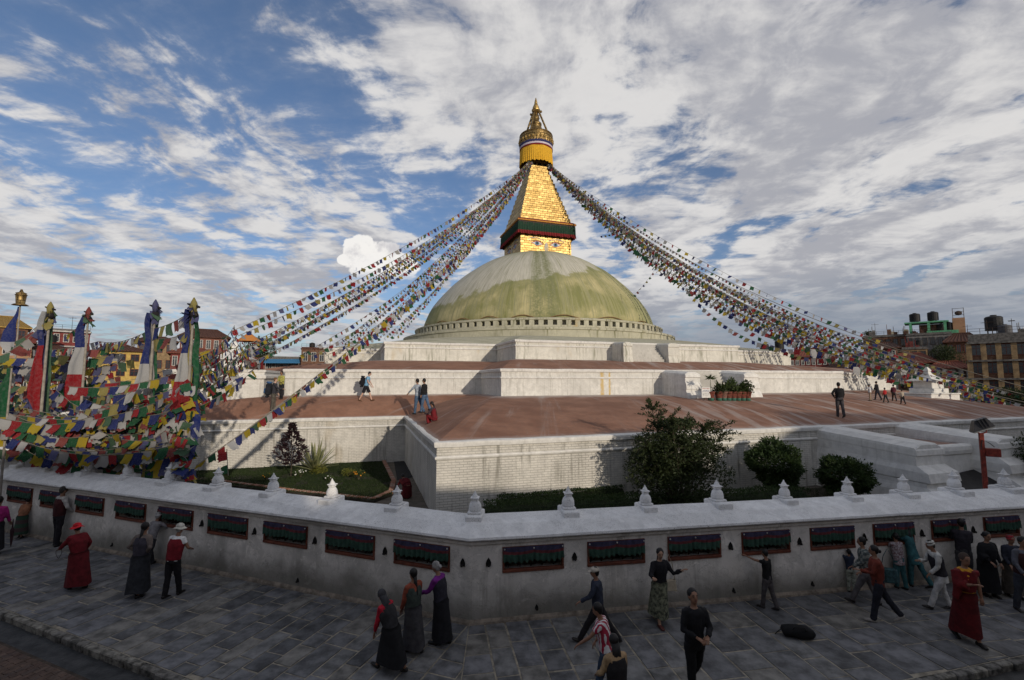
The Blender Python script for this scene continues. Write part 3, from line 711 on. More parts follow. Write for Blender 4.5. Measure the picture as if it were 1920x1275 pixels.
# left outer block (left stair landing of the middle terrace)
mb=MB(); zt=5.85
vs=[PZ(b,a,z) for z in (2.6,zt) for b,a in ((-36.5,10.),(-36.5,28.6),(-30.9,28.6),(-30.9,10.))]
mb.add(vs,[(4,5,6,7),(0,1,5,4),(1,2,6,5),(2,3,7,6),(3,0,4,7)]); build_s(mb,'side_block',M['wall2'])
mb=MB(); pts=[P2(-36.5,10.),P2(-36.5,28.6),P2(-30.9,28.6),P2(-30.9,10.)]
sweep(mb,pts,[(.002,zt-.65),(.12,zt-.55),(.13,zt-.40),(.02,zt-.30),(.02,zt-.16),(.09,zt-.14),(.10,zt+.02),(-.3,zt+.04)]); build_s(mb,'side_block_cornice',M['trim'])
# ring courses, niche ring and dome
c3=(CX.x,CX.y)
mb=MB(); mb.rev([(19.25,9.6),(19.25,10.55),(19.38,10.6),(19.38,10.82),(19.2,10.88),(17.7,10.98)],c3,160); build_s(mb,'base_ring',M['ring'],smooth=False)
mb=MB(); mb.rev([(17.2,10.9),(17.2,11.95)],c3,160); build_s(mb,'niche_back_wall',M['ring'])
mb=MB(); mb.rev([(17.2,10.97),(17.75,10.97),(17.75,11.25),(17.2,11.25)],c3,160); mb.rev([(17.2,11.80),(17.75,11.80),(17.82,11.86),(17.82,12.02),(17.6,12.10),(16.2,12.20)],c3,160); build_s(mb,'niche_band',M['ring'])
NN=108; sm=mat('dark_niche_statue',(.05,.045,.04),.8)
mb=MB()
pier=MB(); pier.box((-.27,-.52,11.25),(.27,.0,11.80)); 
pme=None
for k in range(NN):
    a=2*math.pi*(k+.5)/NN; Mr=Matrix.Rotation(a+math.pi/2,4,'Z')
    if pme is None:
        pb=MB(); pb.box((-.28,-17.752,11.25),(.28,-17.15,11.80)); po=pb.build('pier',M['ring'],st); pme=po.data
        fb=MB(); fb.tube([(0,-17.42,11.25),(0,-17.42,11.36),(0,-17.42,11.48),(0,-17.42,11.58),(0,-17.42,11.68)],[.16,.13,.09,.07,.03],7); fo=fb.build('niche_figure',sm,st); fme=fo.data
    else: po=link('pier',pme,st)
    po.rotation_euler[2]=a+math.pi/2
    if k: fo=link('niche_figure',fme,st)
    fo.rotation_euler[2]=a+math.pi/NN+math.pi/2
# dome
ZD=12.1; HD=10.9; RD=16.5
KP=[(16.55,12.1),(16.5,13.0),(15.55,15.1),(13.6,17.55),(10.9,20.05),(7.35,22.3),(3.8,23.55),(0.,24.0)]
prof=[]
for i in range(len(KP)-1):
    p0,p1,p2,p3=KP[max(i-1,0)],KP[i],KP[i+1],KP[min(i+2,len(KP)-1)]
    for k in range(7):
        t=k/7; cr=lambda a,b_,c_,d: .5*((2*b_)+(-a+c_)*t+(2*a-5*b_+4*c_-d)*t*t+(-a+3*b_-3*c_+d)*t**3)
        prof.append((max(.02,cr(p0[0],p1[0],p2[0],p3[0])),cr(p0[1],p1[1],p2[1],p3[1])))
mb=MB(); mb.rev([(RD+.12,ZD-.1)]+prof,c3,192); lumpy(mb,.05,.05,.35); build_s(mb,'dome',M['dome'],smooth=True)
# rope garland round the dome foot
mb=MB(); pts=[]
for k in range(721):
    a=2*math.pi*k/720; z=12.28+.22*math.sin(a*22+2*math.sin(a*3)); pts.append((CX.x+16.75*math.cos(a),CX.y+16.75*math.sin(a),z))
mb.tube(pts,.05,5); build_s(mb,'rope_garland',cloth((.22,.12,.05)))
# harmika
def sq(h,z0,z1,mb,mi=0):
    vs=[PZ(b,a,z) for z in (z0,z1) for b,a in ((-h,-h),(h,-h),(h,h),(-h,h))]
    mb.add(vs,[(0,1,2,3),(4,7,6,5),(0,4,5,1),(1,5,6,2),(2,6,7,3),(3,7,4,0)],mi)
HH=3.9; HZ0,HZ1=22.3,26.9
mb=MB(); sq(HH,HZ0,HZ1,mb); build_s(mb,'harmika',M['gold'])
GT=mat('dark_moulding',(.06,.035,.03),.7); GR=cloth((.018,.050,.030)); RE=cloth((.20,.018,.020)); YE=cloth((.72,.40,.03)); OR=cloth((.55,.25,.05))
mb=MB(); sq(4.35,27.35,27.55,mb,0); sq(4.50,27.55,27.72,mb,1); sq(4.4,27.72,27.86,mb,2); sq(4.2,27.86,28.0,mb,0); build_s(mb,'cornice',[GT,OR,RE])
def pleat_loop(h,z0,z1,zm,name,mats,amp=.07,per=110):
    mb=MB(); corners=[(-h,-h),(h,-h),(h,h),(-h,h)]; pts=[]
    for e in range(4):
        b0,a0=corners[e]; b1,a1=corners[(e+1)%4]
        nb,na=((0,-1),(1,0),(0,1),(-1,0))[e]
        for k in range(per):
            t=k/per; w=amp*math.sin(k*1.35+e)+amp*.4*math.sin(k*.37); pts.append((b0+(b1-b0)*t,a0+(a1-a0)*t,nb,na,w))
    n=len(pts); zs=[z1,zm,z0]; vs=[]
    for r,z in enumerate(zs):
        for b,a,nb,na,w in pts: vs.append(PZ(b+nb*(w*(.3+.6*r)+.05*r),a+na*(w*(.3+.6*r)+.05*r),z+(0 if r<2 else .05*math.sin(len(vs)*.5))))
    for r in range(2): mb.add(vs[r*n:(r+2)*n],[(k,(k+1)%n,n+(k+1)%n,n+k) for k in range(n)],r)
    return build_s(mb,name,mats,smooth=False)
pleat_loop(4.38,25.66,27.36,26.16,'valance',[GR,RE])
mb=MB(); sq(4.36,27.0,27.345,mb); build_s(mb,'canopy_board',GT)
# painted eyes: flat painted figures standing a few mm proud of the gilding
PW=mat('white_paint',(.68,.66,.60),.6,.08); PB=mat('blue_paint',(.10,.22,.36),.6,.1); PK=mat('black_paint',(.01,.01,.012),.6); PR=mat('red_paint',(.36,.03,.025),.6,.1)
def face_M(kind):
    # local x along face (to viewer's right), y out, z up ; origin face centre
    if kind=='front': o=PZ(0,HH,0); d=BX; n=-AX
    else: o=PZ(-HH,0,0); d=-AX; n=-BX
    return Matrix(((d.x,n.x,0,o.x),(d.y,n.y,0,o.y),(0,0,1,0),(0,0,0,1)))
def poly_on(name,Mf,pts,y,m):
    mb=MB(); n=len(pts); vs=[Mf@Vector((x,y,z)) for x,z in pts]+[Mf@Vector((x,.004,z)) for x,z in pts]
    mb.add(vs,[tuple(range(n))]+[(i,(i+1)%n,n+(i+1)%n,n+i) for i in range(n)]); build_s(mb,name,m)
for kind in ('front','left'):
    Mf=face_M(kind)
    for sx in (-1,1):
        cx=.0+sx*1.42; zc=24.55
        def X(x): return cx-sx*x          # x positive towards the nose
        K9=.88; top=[(-1.15,.22),(-.8,.10),(-.4,.26),(0,.36),(.4,.30),(.75,.08),(1.0,-.14)]; bot=[(.7,-.20),(.3,-.33),(-.1,-.36),(-.5,-.22),(-.9,.02)]; top=[(x*K9,z*K9) for x,z in top]; bot=[(x*K9,z*K9) for x,z in bot]
        poly_on('eye_outline',Mf,[(X(x*1.12),zc+z*1.18+.02) for x,z in top+bot],.012,PR)
        poly_on('eye_white',Mf,[(X(x*.93),zc+z*.86) for x,z in top+bot],.018,PW)
        poly_on('iris',Mf,[(X(.42*math.cos(t)*.8),zc+.27*math.sin(t)) for t in [i*math.pi/8 for i in range(16)]],.024,PB)
        poly_on('pupil',Mf,[(X(.2*math.cos(t)*.8),zc+.03+.15*math.sin(t)) for t in [i*math.pi/6 for i in range(12)]],.030,PK)
        up=[(-1.25,.34),(-.8,.32),(-.3,.46),(.2,.50),(.7,.30),(1.05,.02)]; 
        poly_on('eyelid_line',Mf,[(X(x),zc+z) for x,z in up]+[(X(x),zc+z-.07) for x,z in reversed(up)],.034,PK)
        br=[(-1.4,.42),(-.9,.72),(-.2,.82),(.5,.66),(1.1,.42)]
        poly_on('brow_line',Mf,[(X(x),zc+z+.09) for x,z in br]+[(X(x),zc+z) for x,z in reversed(br)],.013,PB)
    # curl in place of a nose
    mb=MB(); pts=[]
    for k in range(34):
        t=k/33*math.pi*2.6; r=.30-.055*t*.5
        pts.append(Mf@Vector((r*math.cos(t+1.3)*.62,.03,24.33+r*1.25*math.sin(t+1.3))))
    pts=[Mf@Vector((.0,.03,23.35)),Mf@Vector((-.16,.03,23.6)),Mf@Vector((-.2,.03,23.95))]+pts[::-1][:0]+pts[::-1][-1:]+pts
    mb.tube(pts[:3]+pts[4:],.055,5); build_s(mb,'nose_curl',PW)
    poly_on('nose_panel',Mf,[(.34*math.cos(t),24.05+.72*math.sin(t)) for t in [i*math.pi/8 for i in range(16)]],.010,mat('pale_gold_paint',(.55,.45,.28),.6))
# thirteen gilded steps
zs0,zs1=28.0,37.45; h0,h1=3.88,1.36
for k in range(13):
    za=zs0+(zs1-zs0)*k/13; zb=zs0+(zs1-zs0)*(k+1)/13; h=h0+(h1-h0)*(k/12)
    mb=MB(); vs=[]
    for b,a in ((-1,-1),(1,-1),(1,1),(-1,1)): vs+= [PZ(b*h,a*h,za)]
    for b,a in ((-1,-1),(1,-1),(1,1),(-1,1)): vs+= [PZ(b*(h-.04),a*(h-.04),zb-.05)]
    for b,a in ((-1,-1),(1,-1),(1,1),(-1,1)): vs+= [PZ(b*(h-.10),a*(h-.10),zb)]
    mb.add(vs,[(0,4,5,1),(1,5,6,2),(2,6,7,3),(3,7,4,0),(4,8,9,5),(5,9,10,6),(6,10,11,7),(7,11,8,4),(8,11,10,9)]); build_s(mb,'spire_step',M['gold'])
# neck with brackets
mb=MB(); sq(1.1,37.4,38.9,mb); build_s(mb,'neck',mat('dark_old_timber',(.05,.03,.02),.8))
for k,(b,a) in enumerate([(x*.42,y) for y in (1.35,-1.35) for x in (-3,-1,1,3)]+[(y,x*.42) for y in (1.35,-1.35) for x in (-3,-1,1,3)]):
    mb=MB(); c=PZ(b,a,0); mb.bbox((c.x-.12,c.y-.12,37.45),(c.x+.12,c.y+.12,37.85),.03); build_s(mb,'bracket',M['gold2'])
mb=MB(); sq(1.75,37.85,38.0,mb); sq(1.55,38.0,38.5,mb); build_s(mb,'neck_slab',M['gold2'])
# umbrella drum
mb=MB(); mb.rev([(1.2,39.0),(2.35,39.15),(2.40,39.9),(2.46,40.2)],c3,72); build_s(mb,'drum_body',M['gold2'],smooth=False)
YM=YE
def rpleat(r0,r1,z0,z1,seg,amp,name,m,hem=.06):
    mb=MB(); rows=4; vs=[]
    for i in range(rows+1):
        t=i/rows
        for k in range(seg):
            a=2*math.pi*k/seg; r=r0+(r1-r0)*t+amp*t*math.sin(k*1.7)+amp*.5*math.sin(k*.31); z=z0+(z1-z0)*t+(hem*math.sin(k*.9) if i==rows else 0); vs.append((CX.x+r*math.cos(a),CX.y+r*math.sin(a),z))
    mb.add(vs,[(i*seg+k,i*seg+(k+1)%seg,(i+1)*seg+(k+1)%seg,(i+1)*seg+k) for i in range(rows) for k in range(seg)]); build_s(mb,name,m)
rpleat(2.50,2.56,40.15,37.75,180,.06,'yellow_curtain',YM)
mb=MB(); mb.rev([(2.53,40.12),(2.56,40.15),(2.56,40.34),(2.53,40.34)],c3,72,0); mb.rev([(2.53,40.34),(2.57,40.36),(2.57,40.62),(2.53,40.62)],c3,72,1); mb.rev([(2.53,40.62),(2.58,40.64),(2.58,41.0),(2.53,41.0)],c3,72,2)
build_s(mb,'ribbon_band',[RE,cloth((.62,.55,.62)),cloth((.03,.035,.12))])
rpleat(2.58,2.55,41.9,40.95,144,.035,'metal_fringe',M['gold2'],.10)
mb=MB(); mb.rev([(2.45,40.9),(2.50,41.9),(2.62,41.95),(2.62,42.15),(2.5,42.2),(2.48,42.45),(2.58,42.5),(2.55,42.62),(2.3,42.72),(1.7,42.95),(1.0,43.05)],c3,72); build_s(mb,'drum_crown',M['gold2'])
for k in range(28):
    a=2*math.pi*k/28; mb=MB(); cx,cy=CX.x+2.6*math.cos(a),CX.y+2.6*math.sin(a)
    mb.tube([(cx,cy,41.85),(cx,cy,41.6),(cx,cy,41.25)],[.05,.17,.04],6); build_s(mb,'drum_pendant',M['gold'])
mb=MB(); mb.rev([(1.4,43.0),(1.2,43.3),(.95,43.8),(.80,44.4),(.88,44.45),(.88,44.7),(.62,44.8),(.50,45.2),(.42,45.25),(.58,45.6),(.42,45.9),(.22,46.2),(.16,46.6)],c3,24); build_s(mb,'bell_finial',M['gold2'],smooth=True)
mb=MB(); mb.rev([(.1,46.5),(.60,46.7),(.68,46.95),(.46,47.3),(.50,47.4),(.32,47.8),(.22,48.1),(.24,48.2),(.04,49.0)],c3,20); build_s(mb,'pinnacle',M['gold'],smooth=True)
for k in range(4):
    a=math.pi/4+k*math.pi/2+R(18); mb=MB()
    mb.tube([(CX.x+2.0*math.cos(a),CX.y+2.05*math.sin(a),42.7),(CX.x+1.2*math.cos(a),CX.y+1.2*math.sin(a),44.8),(CX.x+.42*math.cos(a),CX.y+.42*math.sin(a),46.8)],.15,6)
    mb.ball((CX.x+.85*math.cos(a),CX.y+.85*math.sin(a),46.5),.2,6,4); build_s(mb,'finial_strut',M['gold2'])

# ================================================================== small white chortens on the corners
def chorten(loc,sc,label,rz=R(18)):
    e=empty('small_stupa',loc,rz,label,'shrine'); e.scale=(sc,)*3
    mb=MB(); 
    for h,z0,z1 in ((1.7,0,1.1),(1.82,1.1,1.22),(1.45,1.22,1.7),(1.25,1.7,2.1)): mb.bbox((-h,-h,z0),(h,h,z1),.03)
    mb.build('plinth',M['trim'],e)
    mb=MB(); mb.rev([(1.0,2.1),(1.12,2.35),(1.1,2.8),(.9,3.2),(.55,3.4),(.5,3.4)],(0,0),24); mb.build('bell_dome',M['trim'],e,smooth=True)
    mb=MB(); mb.bbox((-.42,-.42,3.38),(.42,.42,3.75),.03); mb.bbox((-.55,-.55,3.75),(.55,.55,3.85),.02)
    mb.rev([(.45,3.85),(.12,4.7),(.02,4.9)],(0,0),10); mb.build('spire',M['trim'],e)
    return e
def chorten2(loc,sc,label,rz=R(18)):
    """square turret with flared pyramid roof"""
    e=empty('small_stupa',loc,rz,label,'shrine'); e.scale=(sc,)*3
    mb=MB(); mb.bbox((-2.4,-1.6,0),(2.4,1.6,1.25),.04); mb.bbox((-2.5,-1.7,1.25),(2.5,1.7,1.38),.03); mb.build('plinth',M['trim'],e)
    mb=MB(); mb.bbox((-1.35,-1.2,1.38),(1.35,1.2,1.9),.04); mb.bbox((-1.0,-.95,1.9),(1.0,.95,2.7),.04); mb.build('turret',M['trim'],e)
    mb=MB(); n=16; rings=[(1.45,2.68),(1.5,2.78),(1.0,3.0),(.62,3.25),(.32,3.55),(.22,3.8),(.30,3.9),(.18,4.15),(.04,4.35)]; vs=[]
    for r,z in rings:
        for b,a in ((-1,-1),(1,-1),(1,1),(-1,1)): vs.append((b*r,a*r*.93,z))
    mb.add(vs,[(i*4+k,i*4+(k+1)%4,(i+1)*4+(k+1)%4,(i+1)*4+k) for i in range(len(rings)-1) for k in range(4)]+[(0,3,2,1)]); mb.build('flared_roof',M['trim'],e)
    return e
p=D(1743,757,37); chorten2((p.x,p.y,p.z-.1),.70,'small white shrine with flared pyramid roof on the terrace at the right, by the flags')
p=D(438,690,42); chorten2((p.x,p.y,4.2),1.05,'small white shrine with pointed roof on the terrace behind the left flags')

# ================================================================== PEOPLE
QUEUE=[]      # (object, voxel, smoothing, wrinkle) turned into one continuous surface each
def blob(mb,name,mats,parent,vox,wr=0.,it=3):
    o=mb.build(name,mats,parent,smooth=True); QUEUE.append((o,vox,it,wr)); return o
def flush():
    for o,v,it,wr in QUEUE:
        m=o.modifiers.new('r','REMESH'); m.mode='VOXEL'; m.voxel_size=v; m.use_smooth_shade=True
        s=o.modifiers.new('s','SMOOTH'); s.factor=.5; s.iterations=it
    dg=bpy.context.evaluated_depsgraph_get(); dg.update()
    for o,v,it,wr in QUEUE:
        me=bpy.data.meshes.new_from_object(o.evaluated_get(dg)); old=o.data; o.modifiers.clear()
        if not me.materials: me.materials.append(old.materials[0])
        if wr:
            sd_=Vector((sum(map(ord,o.name))%97,3,5))
            for vt in me.vertices:
                n_=noise.noise(Vector((vt.co.x*11,vt.co.y*11,vt.co.z*5.5))+sd_)+.5*noise.noise(vt.co*23+sd_); vt.co+=vt.normal*(n_*wr)
        me.name=o.name; o.data=me
        if o.get('_hands'):
            hm=bpy.data.meshes[o['_hands']]; bm=bmesh.new(); bm.from_mesh(me); bm.from_mesh(hm); bm.to_mesh(me); bm.free()
            for p in me.polygons: p.use_smooth=True
            del o['_hands']
    QUEUE.clear()
SKIN=[mat('skin',c,.55,.08,5,spec=.35) for c in ((.30,.165,.105),(.24,.125,.078),(.36,.21,.14),(.52,.33,.25))]
HAIR=cloth((.012,.010,.010),.5); GREYH=cloth((.28,.27,.26),.7); SHOE=mat('dark_shoe',(.02,.017,.016),.5,.1); LIP=mat('lip',(.16,.06,.05),.5,.05); EYE_M=mat('dark_eye',(.02,.015,.012),.3,.05)
def stripe_mat(name,c1,c2,freq,vert=True,dirx=1):
    m,q,b=newmat(name); x,y,z=q.xyz(q.node('ShaderNodeTexCoord').outputs['Object'])
    s=q.m('SINE',q.m('MULTIPLY',q.m('ADD',x,q.m('MULTIPLY',y,.8)) if vert else z,freq)); q.put(b.inputs['Base Color'],q.mix(q.ss(s,-.15,.15),c1,c2)); b.inputs['Roughness'].default_value=.9; return m
def check_mat(name,c1,c2,freq):
    m,q,b=newmat(name); x,y,z=q.xyz(q.node('ShaderNodeTexCoord').outputs['Object'])
    s=q.m('MULTIPLY',q.m('SINE',q.m('MULTIPLY',q.m('ADD',x,y),freq)),q.m('SINE',q.m('MULTIPLY',z,freq))); q.put(b.inputs['Base Color'],q.mix(q.ss(s,-.1,.1),c1,c2)); b.inputs['Roughness'].default_value=.9; return m
def rotx(v,a):   # pitch: positive moves +z towards +y
    c,s=math.cos(a),math.sin(a); return Vector((v.x,v.y*c+v.z*s,-v.y*s+v.z*c))
def person(loc,face,h,label,top=(.1,.1,.1),bottom='trousers',bcol=(.02,.02,.025),skin=1,lean=4,head=0,turn=0,arms=((8,8,20),(8,8,20)),legs=((12,0),(-14,10)),
           hair='short',haircol=None,hat=None,vest=None,sleeve=1.,fat=1.,vox=.016,shoes=None,shawl=None,shorts=False,apron=None,sit=None,coat=0.,group=None,category='person',hem=.10,child=False,topmat=None,botmat=None,inner=None):
    sc=h/1.70; e=empty('person',loc,R(face),label,category,group)
    X=Vector((1,0,0)); up=Vector((0,math.sin(R(lean)),math.cos(R(lean))))
    hipz=.93 if sit is None else sit
    P=Vector((0,0,hipz)); fwd=Vector((0,math.cos(R(lean)),-math.sin(R(lean))))
    ch=P+up*.34; sh=P+up*.49; nk=P+up*.55
    hd=Vector((0,math.sin(R(lean*.5+head)),math.cos(R(lean*.5+head)))); hf=Vector((math.sin(R(-turn)),math.cos(R(-turn))*hd.z,-hd.y)).normalized()
    hs=hf.cross(hd).normalized()
    hc=nk+hd*.165+hf*.015
    joints=[]; lowest=9
    for sgn,(t,k) in zip((-1,1),legs):
        hip=P+Vector((.088*sgn,0,-.03)); th=Vector((.01*sgn,math.sin(R(t)),-math.cos(R(t)))).normalized(); kn=hip+th*.43
        sn=Vector((0,math.sin(R(t-k)),-math.cos(R(t-k)))); an=kn+sn*.41; joints.append((hip,kn,an,t-k)); lowest=min(lowest,an.z)
    dz=.075-lowest if sit is None else 0
    Z=Vector((0,0,dz)); S_=lambda v:(Vector(v)+Z)*sc
    armj=[]
    for sgn,(p,a,el,*ex) in zip((-1,1),arms):
        s0=sh+X*(.165*sgn*(.92+.08*fat)); ua=Vector((sgn*math.sin(R(a)),math.sin(R(p))*math.cos(R(a)),-math.cos(R(p))*math.cos(R(a)))); el_=s0+ua*.275
        inn=ex[0] if ex else 10
        q_=p+el; fa=Vector((-sgn*math.sin(R(inn)),math.sin(R(q_))*math.cos(R(inn)),-math.cos(R(q_))*math.cos(R(inn)))); wr=el_+fa*.245; armj.append((s0,el_,wr,fa,sgn))
    f=fat
    b=MB(); body_r=[(.135,.10),(.155,.115),(.128*f,.098*f),(.15*f,.112*f),(.158,.095),(.06,.058)]
    tp=[P-up*.08,P+up*.02,P+up*.17,ch,sh,nk]
    b.tube([S_(v) for v in tp],[(r[0]*sc,r[1]*sc) for r in body_r],14,side=X)
    b.tube([S_(nk-up*.05),S_(nk+hd*.05),S_(hc-hd*.04)],[.058*sc,.05*sc,.052*sc],10)
    Mh=Matrix(((hs.x,hf.x,hd.x,0),(hs.y,hf.y,hd.y,0),(hs.z,hf.z,hd.z,0),(0,0,0,1)))
    hb=lambda o,r,seg=12,rg=8: b.ball(S_(hc+Mh.to_3x3()@Vector(o)),tuple(x*sc for x in r),seg,rg,0,Mh.to_3x3().to_4x4())
    hb((0,0,.025),(.074,.092,.098)); hb((0,.028,-.04),(.058,.058,.062)); hb((0,.055,-.075),(.03,.025,.025),8,6); hb((0,.092,-.012),(.015,.022,.03),8,6); hb((0,.075,.03),(.045,.02,.018),8,6)
    for s in (-1,1): hb((s*.076,-.005,-.005),(.012,.02,.032),6,5)
    for s0,el_,wr,fa,sgn in armj: b.tube([S_(s0),S_(s0.lerp(el_,.5)),S_(el_),S_(el_.lerp(wr,.35)),S_(wr)],[.05*sc,.045*sc,.037*sc,.036*sc,.027*sc],10)
    for hip,kn,an,ft in joints: b.tube([S_(hip),S_(hip.lerp(kn,.5)),S_(kn),S_(kn.lerp(an,.35)),S_(an)],[.085*sc,.075*sc,.052*sc,.054*sc,.034*sc],10)
    # feet
    feet=[]
    for (hip,kn,an,ft) in joints:
        tip=max(-50,min(25,ft*.75)); fd=Vector((0,math.cos(R(tip)),math.sin(R(tip)))); heel=an-fd*.05-Vector((0,0,.045)); toe=an+fd*.16-Vector((0,0,.05)); feet.append((heel,toe,an))
        b.tube([S_(heel),S_(an+fd*.03-Vector((0,0,.035))),S_(toe)],[(.032*sc,.03*sc),(.04*sc,.035*sc),(.035*sc,.02*sc)],8,side=X)
    bo=blob(b,'body',[SKIN[skin]],e,vox,0,2)
    # hands with separate fingers
    hb2=MB()
    for s0,el_,wr,fa,sgn in armj:
        side=fa.cross(Vector((0,0,1))); side=side.normalized() if side.length>.2 else X; pn=side.cross(fa).normalized()
        hand=lambda a,c,d_: S_(wr+fa*a+side*c+pn*d_)
        hb2.tube([hand(-.01,0,0),hand(.03,0,0),hand(.075,0,0),hand(.095,0,0)],[(.026*sc,.018*sc),(.036*sc,.016*sc),(.040*sc,.014*sc),(.036*sc,.010*sc)],8,side=side)
        for i,(c,L) in enumerate(((-.03,.065),(-.01,.078),(.01,.073),(.03,.057))):
            hb2.tube([hand(.075,c,0),hand(.09+L*.45,c*1.06,-.012),hand(.085+L*.8,c*1.08,-.035)],[.0095*sc,.0085*sc,.007*sc],5)
        hb2.tube([hand(.015,-sgn*.03,0),hand(.045,-sgn*.055,-.012),hand(.075,-sgn*.062,-.028)],[.012*sc,.0105*sc,.008*sc],5)
    hm=bpy.data.meshes.new('hands'); hm.from_pydata(hb2.v,[],hb2.f); bo['_hands']=hm.name
    # eyes
    for s in (-1,1):
        m=MB(); m.ball(S_(hc+Mh.to_3x3()@Vector((s*.031,.083,.010))),(.0125*sc,.008*sc,.0075*sc),6,4,0,Mh.to_3x3().to_4x4()); m.build('eye',EYE_M,e)
    m=MB()
    for s in (-1,1): m.tube([S_(hc+Mh.to_3x3()@Vector((s*.016,.092,.030))),S_(hc+Mh.to_3x3()@Vector((s*.034,.088,.034))),S_(hc+Mh.to_3x3()@Vector((s*.052,.074,.028)))],[.004*sc,.0055*sc,.003*sc],5)
    m.build('eyebrows',HAIR,e)
    m=MB(); m.tube([S_(hc+Mh.to_3x3()@Vector((-.022,.082,-.052))),S_(hc+Mh.to_3x3()@Vector((0,.092,-.050))),S_(hc+Mh.to_3x3()@Vector((.022,.082,-.052)))],[.003*sc,.0075*sc,.003*sc],6); m.build('mouth',LIP,e)
    # hair
    HC=haircol if haircol else HAIR
    m=MB(); hh=lambda o,r,seg=14,rg=9: m.ball(S_(hc+Mh.to_3x3()@Vector(o)),tuple(x*sc for x in r),seg,rg,0,Mh.to_3x3().to_4x4())
    if hair!='bald':
        hh((0,-.018,.040),(.086,.094,.104)); hh((0,-.045,-.01),(.068,.055,.07))
        if hair in('bun',): hh((0,-.12,.0),(.045,.04,.045),10,7)
        if hair=='plait':
            m.tube([S_(hc+Mh.to_3x3()@Vector((0,-.08,-.03))),S_(nk-up*.02-fwd*.085),S_(ch-fwd*.14),S_(P+up*.18-fwd*.135)],[.04*sc,.035*sc,.028*sc,.014*sc],8)
        if hair=='long':
            m.tube([S_(hc+Mh.to_3x3()@Vector((0,-.05,0))),S_(nk-fwd*.05),S_(sh-up*.08-fwd*.105)],[(.078*sc,.06*sc),(.085*sc,.045*sc),(.07*sc,.02*sc)],10,side=X)
        if hair=='scarf':
            pass
        mo=m.build('hair',HC,e,smooth=True)
        for vt in mo.data.vertices: vt.co+=Vector((noise.noise(vt.co*30),noise.noise(vt.co*31+Vector((5,0,0))),noise.noise(vt.co*29+Vector((0,7,0)))))*.006
    T=topmat or cloth(top)
    m=MB(); g_=.02
    low=.05+coat
    tr=[(.15+coat*.12,.118+coat*.10),(.160,.12),(.143*f,.115*f),(.165*f,.128*f),(.172,.11),(.075,.072)]
    tpp=[P-up*low if sit is None else P-up*.04,P+up*.03,P+up*.17,ch,sh+up*.0,nk-up*.0]
    m.tube([S_(v) for v in tpp],[((r[0]+g_*.5)*sc,(r[1]+g_*.5)*sc) for r in tr],14,side=X)
    for s0,el_,wr,fa,sgn in armj:
        pts=[s0-X*sgn*.05,s0,s0.lerp(el_,.5)]; rr=[.07,.068,.06]
        if sleeve>=.6: pts+=[el_,el_.lerp(wr,.5),el_.lerp(wr,min(1,sleeve)*.96)]; rr+=[.054,.05,.045]
        elif sleeve<.1: pts=pts[:1]; 
        if len(pts)>1: m.tube([S_(v) for v in pts],[r*sc for r in rr],10)
    blob(m,'upper_garment',[T],e,vox*1.05,.013,2)
    if vest:
        m=MB(); m.tube([S_(v) for v in (P-up*.03,P+up*.05,P+up*.17,ch,sh-up*.005)],[((r[0]+.028)*sc,(r[1]+.026)*sc) for r in tr[:4]+[(.150,.105)]],14,side=X); blob(m,'vest',[cloth(vest)],e,vox*1.05,.006,2)
    B_=botmat or cloth(bcol)
    if bottom=='trousers':
        m=MB(); m.tube([S_(P-up*.10),S_(P),S_(P+up*.10)],[(.155*sc,.125*sc),(.165*sc,.13*sc),(.142*f*sc,.115*f*sc)],14,side=X)
        for hip,kn,an,ft in joints:
            if shorts: m.tube([S_(hip),S_(hip.lerp(kn,.5)),S_(hip.lerp(kn,.92))],[.10*sc,.095*sc,.092*sc],12)
            else: m.tube([S_(hip),S_(hip.lerp(kn,.5)),S_(kn),S_(kn.lerp(an,.5)),S_(an-Vector((0,0,.01)))],[.10*sc,.092*sc,.072*sc,.068*sc,.066*sc],12)
        blob(m,'trousers',[B_],e,vox*1.05,.013,2)
    elif bottom in('skirt','robe'):
        m=MB(); c0=P+up*.08; fy=[(j[2].y) for j in joints]+[j[1].y*.95 for j in joints]; cy=(max(fy)+min(fy))/2; ey=(max(fy)-min(fy))/2
        seg=44; rows=11; vs=[]; zt=c0.z; zb=lowest+hem-.03
        ph=random.uniform(0,6)
        for i in range(rows+1):
            t=i/rows; z=zt+(zb-zt)*t; k=t**.8
            yc=c0.y+(cy-c0.y)*t-.01; rx=.155*f+(.212-.155)*k*f; ry=.13*f+(.168+ey*.62-.13)*k
            if t<.2: rx+=.02*math.sin(t/.2*math.pi); ry+=.02*math.sin(t/.2*math.pi)
            for j in range(seg):
                a=2*math.pi*j/seg; am=.030*t*(.7+.5*math.sin(a*2+ph)); w=1+am*math.sin(a*9+ph+1.2*math.sin(a*2)+t)+.02*t*math.sin(a*4+ph*2)
                w+=.0
                vs.append(S_((rx*math.cos(a)*w,yc+ry*math.sin(a)*w,z+.02*t*math.sin(a*3+ph))))
        m.add(vs,[(i*seg+j,i*seg+(j+1)%seg,(i+1)*seg+(j+1)%seg,(i+1)*seg+j) for i in range(rows) for j in range(seg)]+[tuple(range(seg))]); m.build('skirt',B_,e,smooth=True)
        if apron:
            m=MB(); vs=[]; 
            for i in range(6):
                t=i/5; z=zt+(zb-zt)*(.02+.78*t); k=(.02+.78*t)**.8; yc=c0.y+(cy-c0.y)*t
                for j in range(9):
                    a=math.pi/2+(j-4)*.21; vs.append(S_(((.165*f+.08*k)*math.cos(a)*1.04,yc+(.15*f+(.06+ey*.72)*k)*math.sin(a)*1.08,z)))
            m.add(vs,[(i*9+j,i*9+j+1,(i+1)*9+j+1,(i+1)*9+j) for i in range(5) for j in range(8)]); m.build('apron',apron,e,smooth=True)
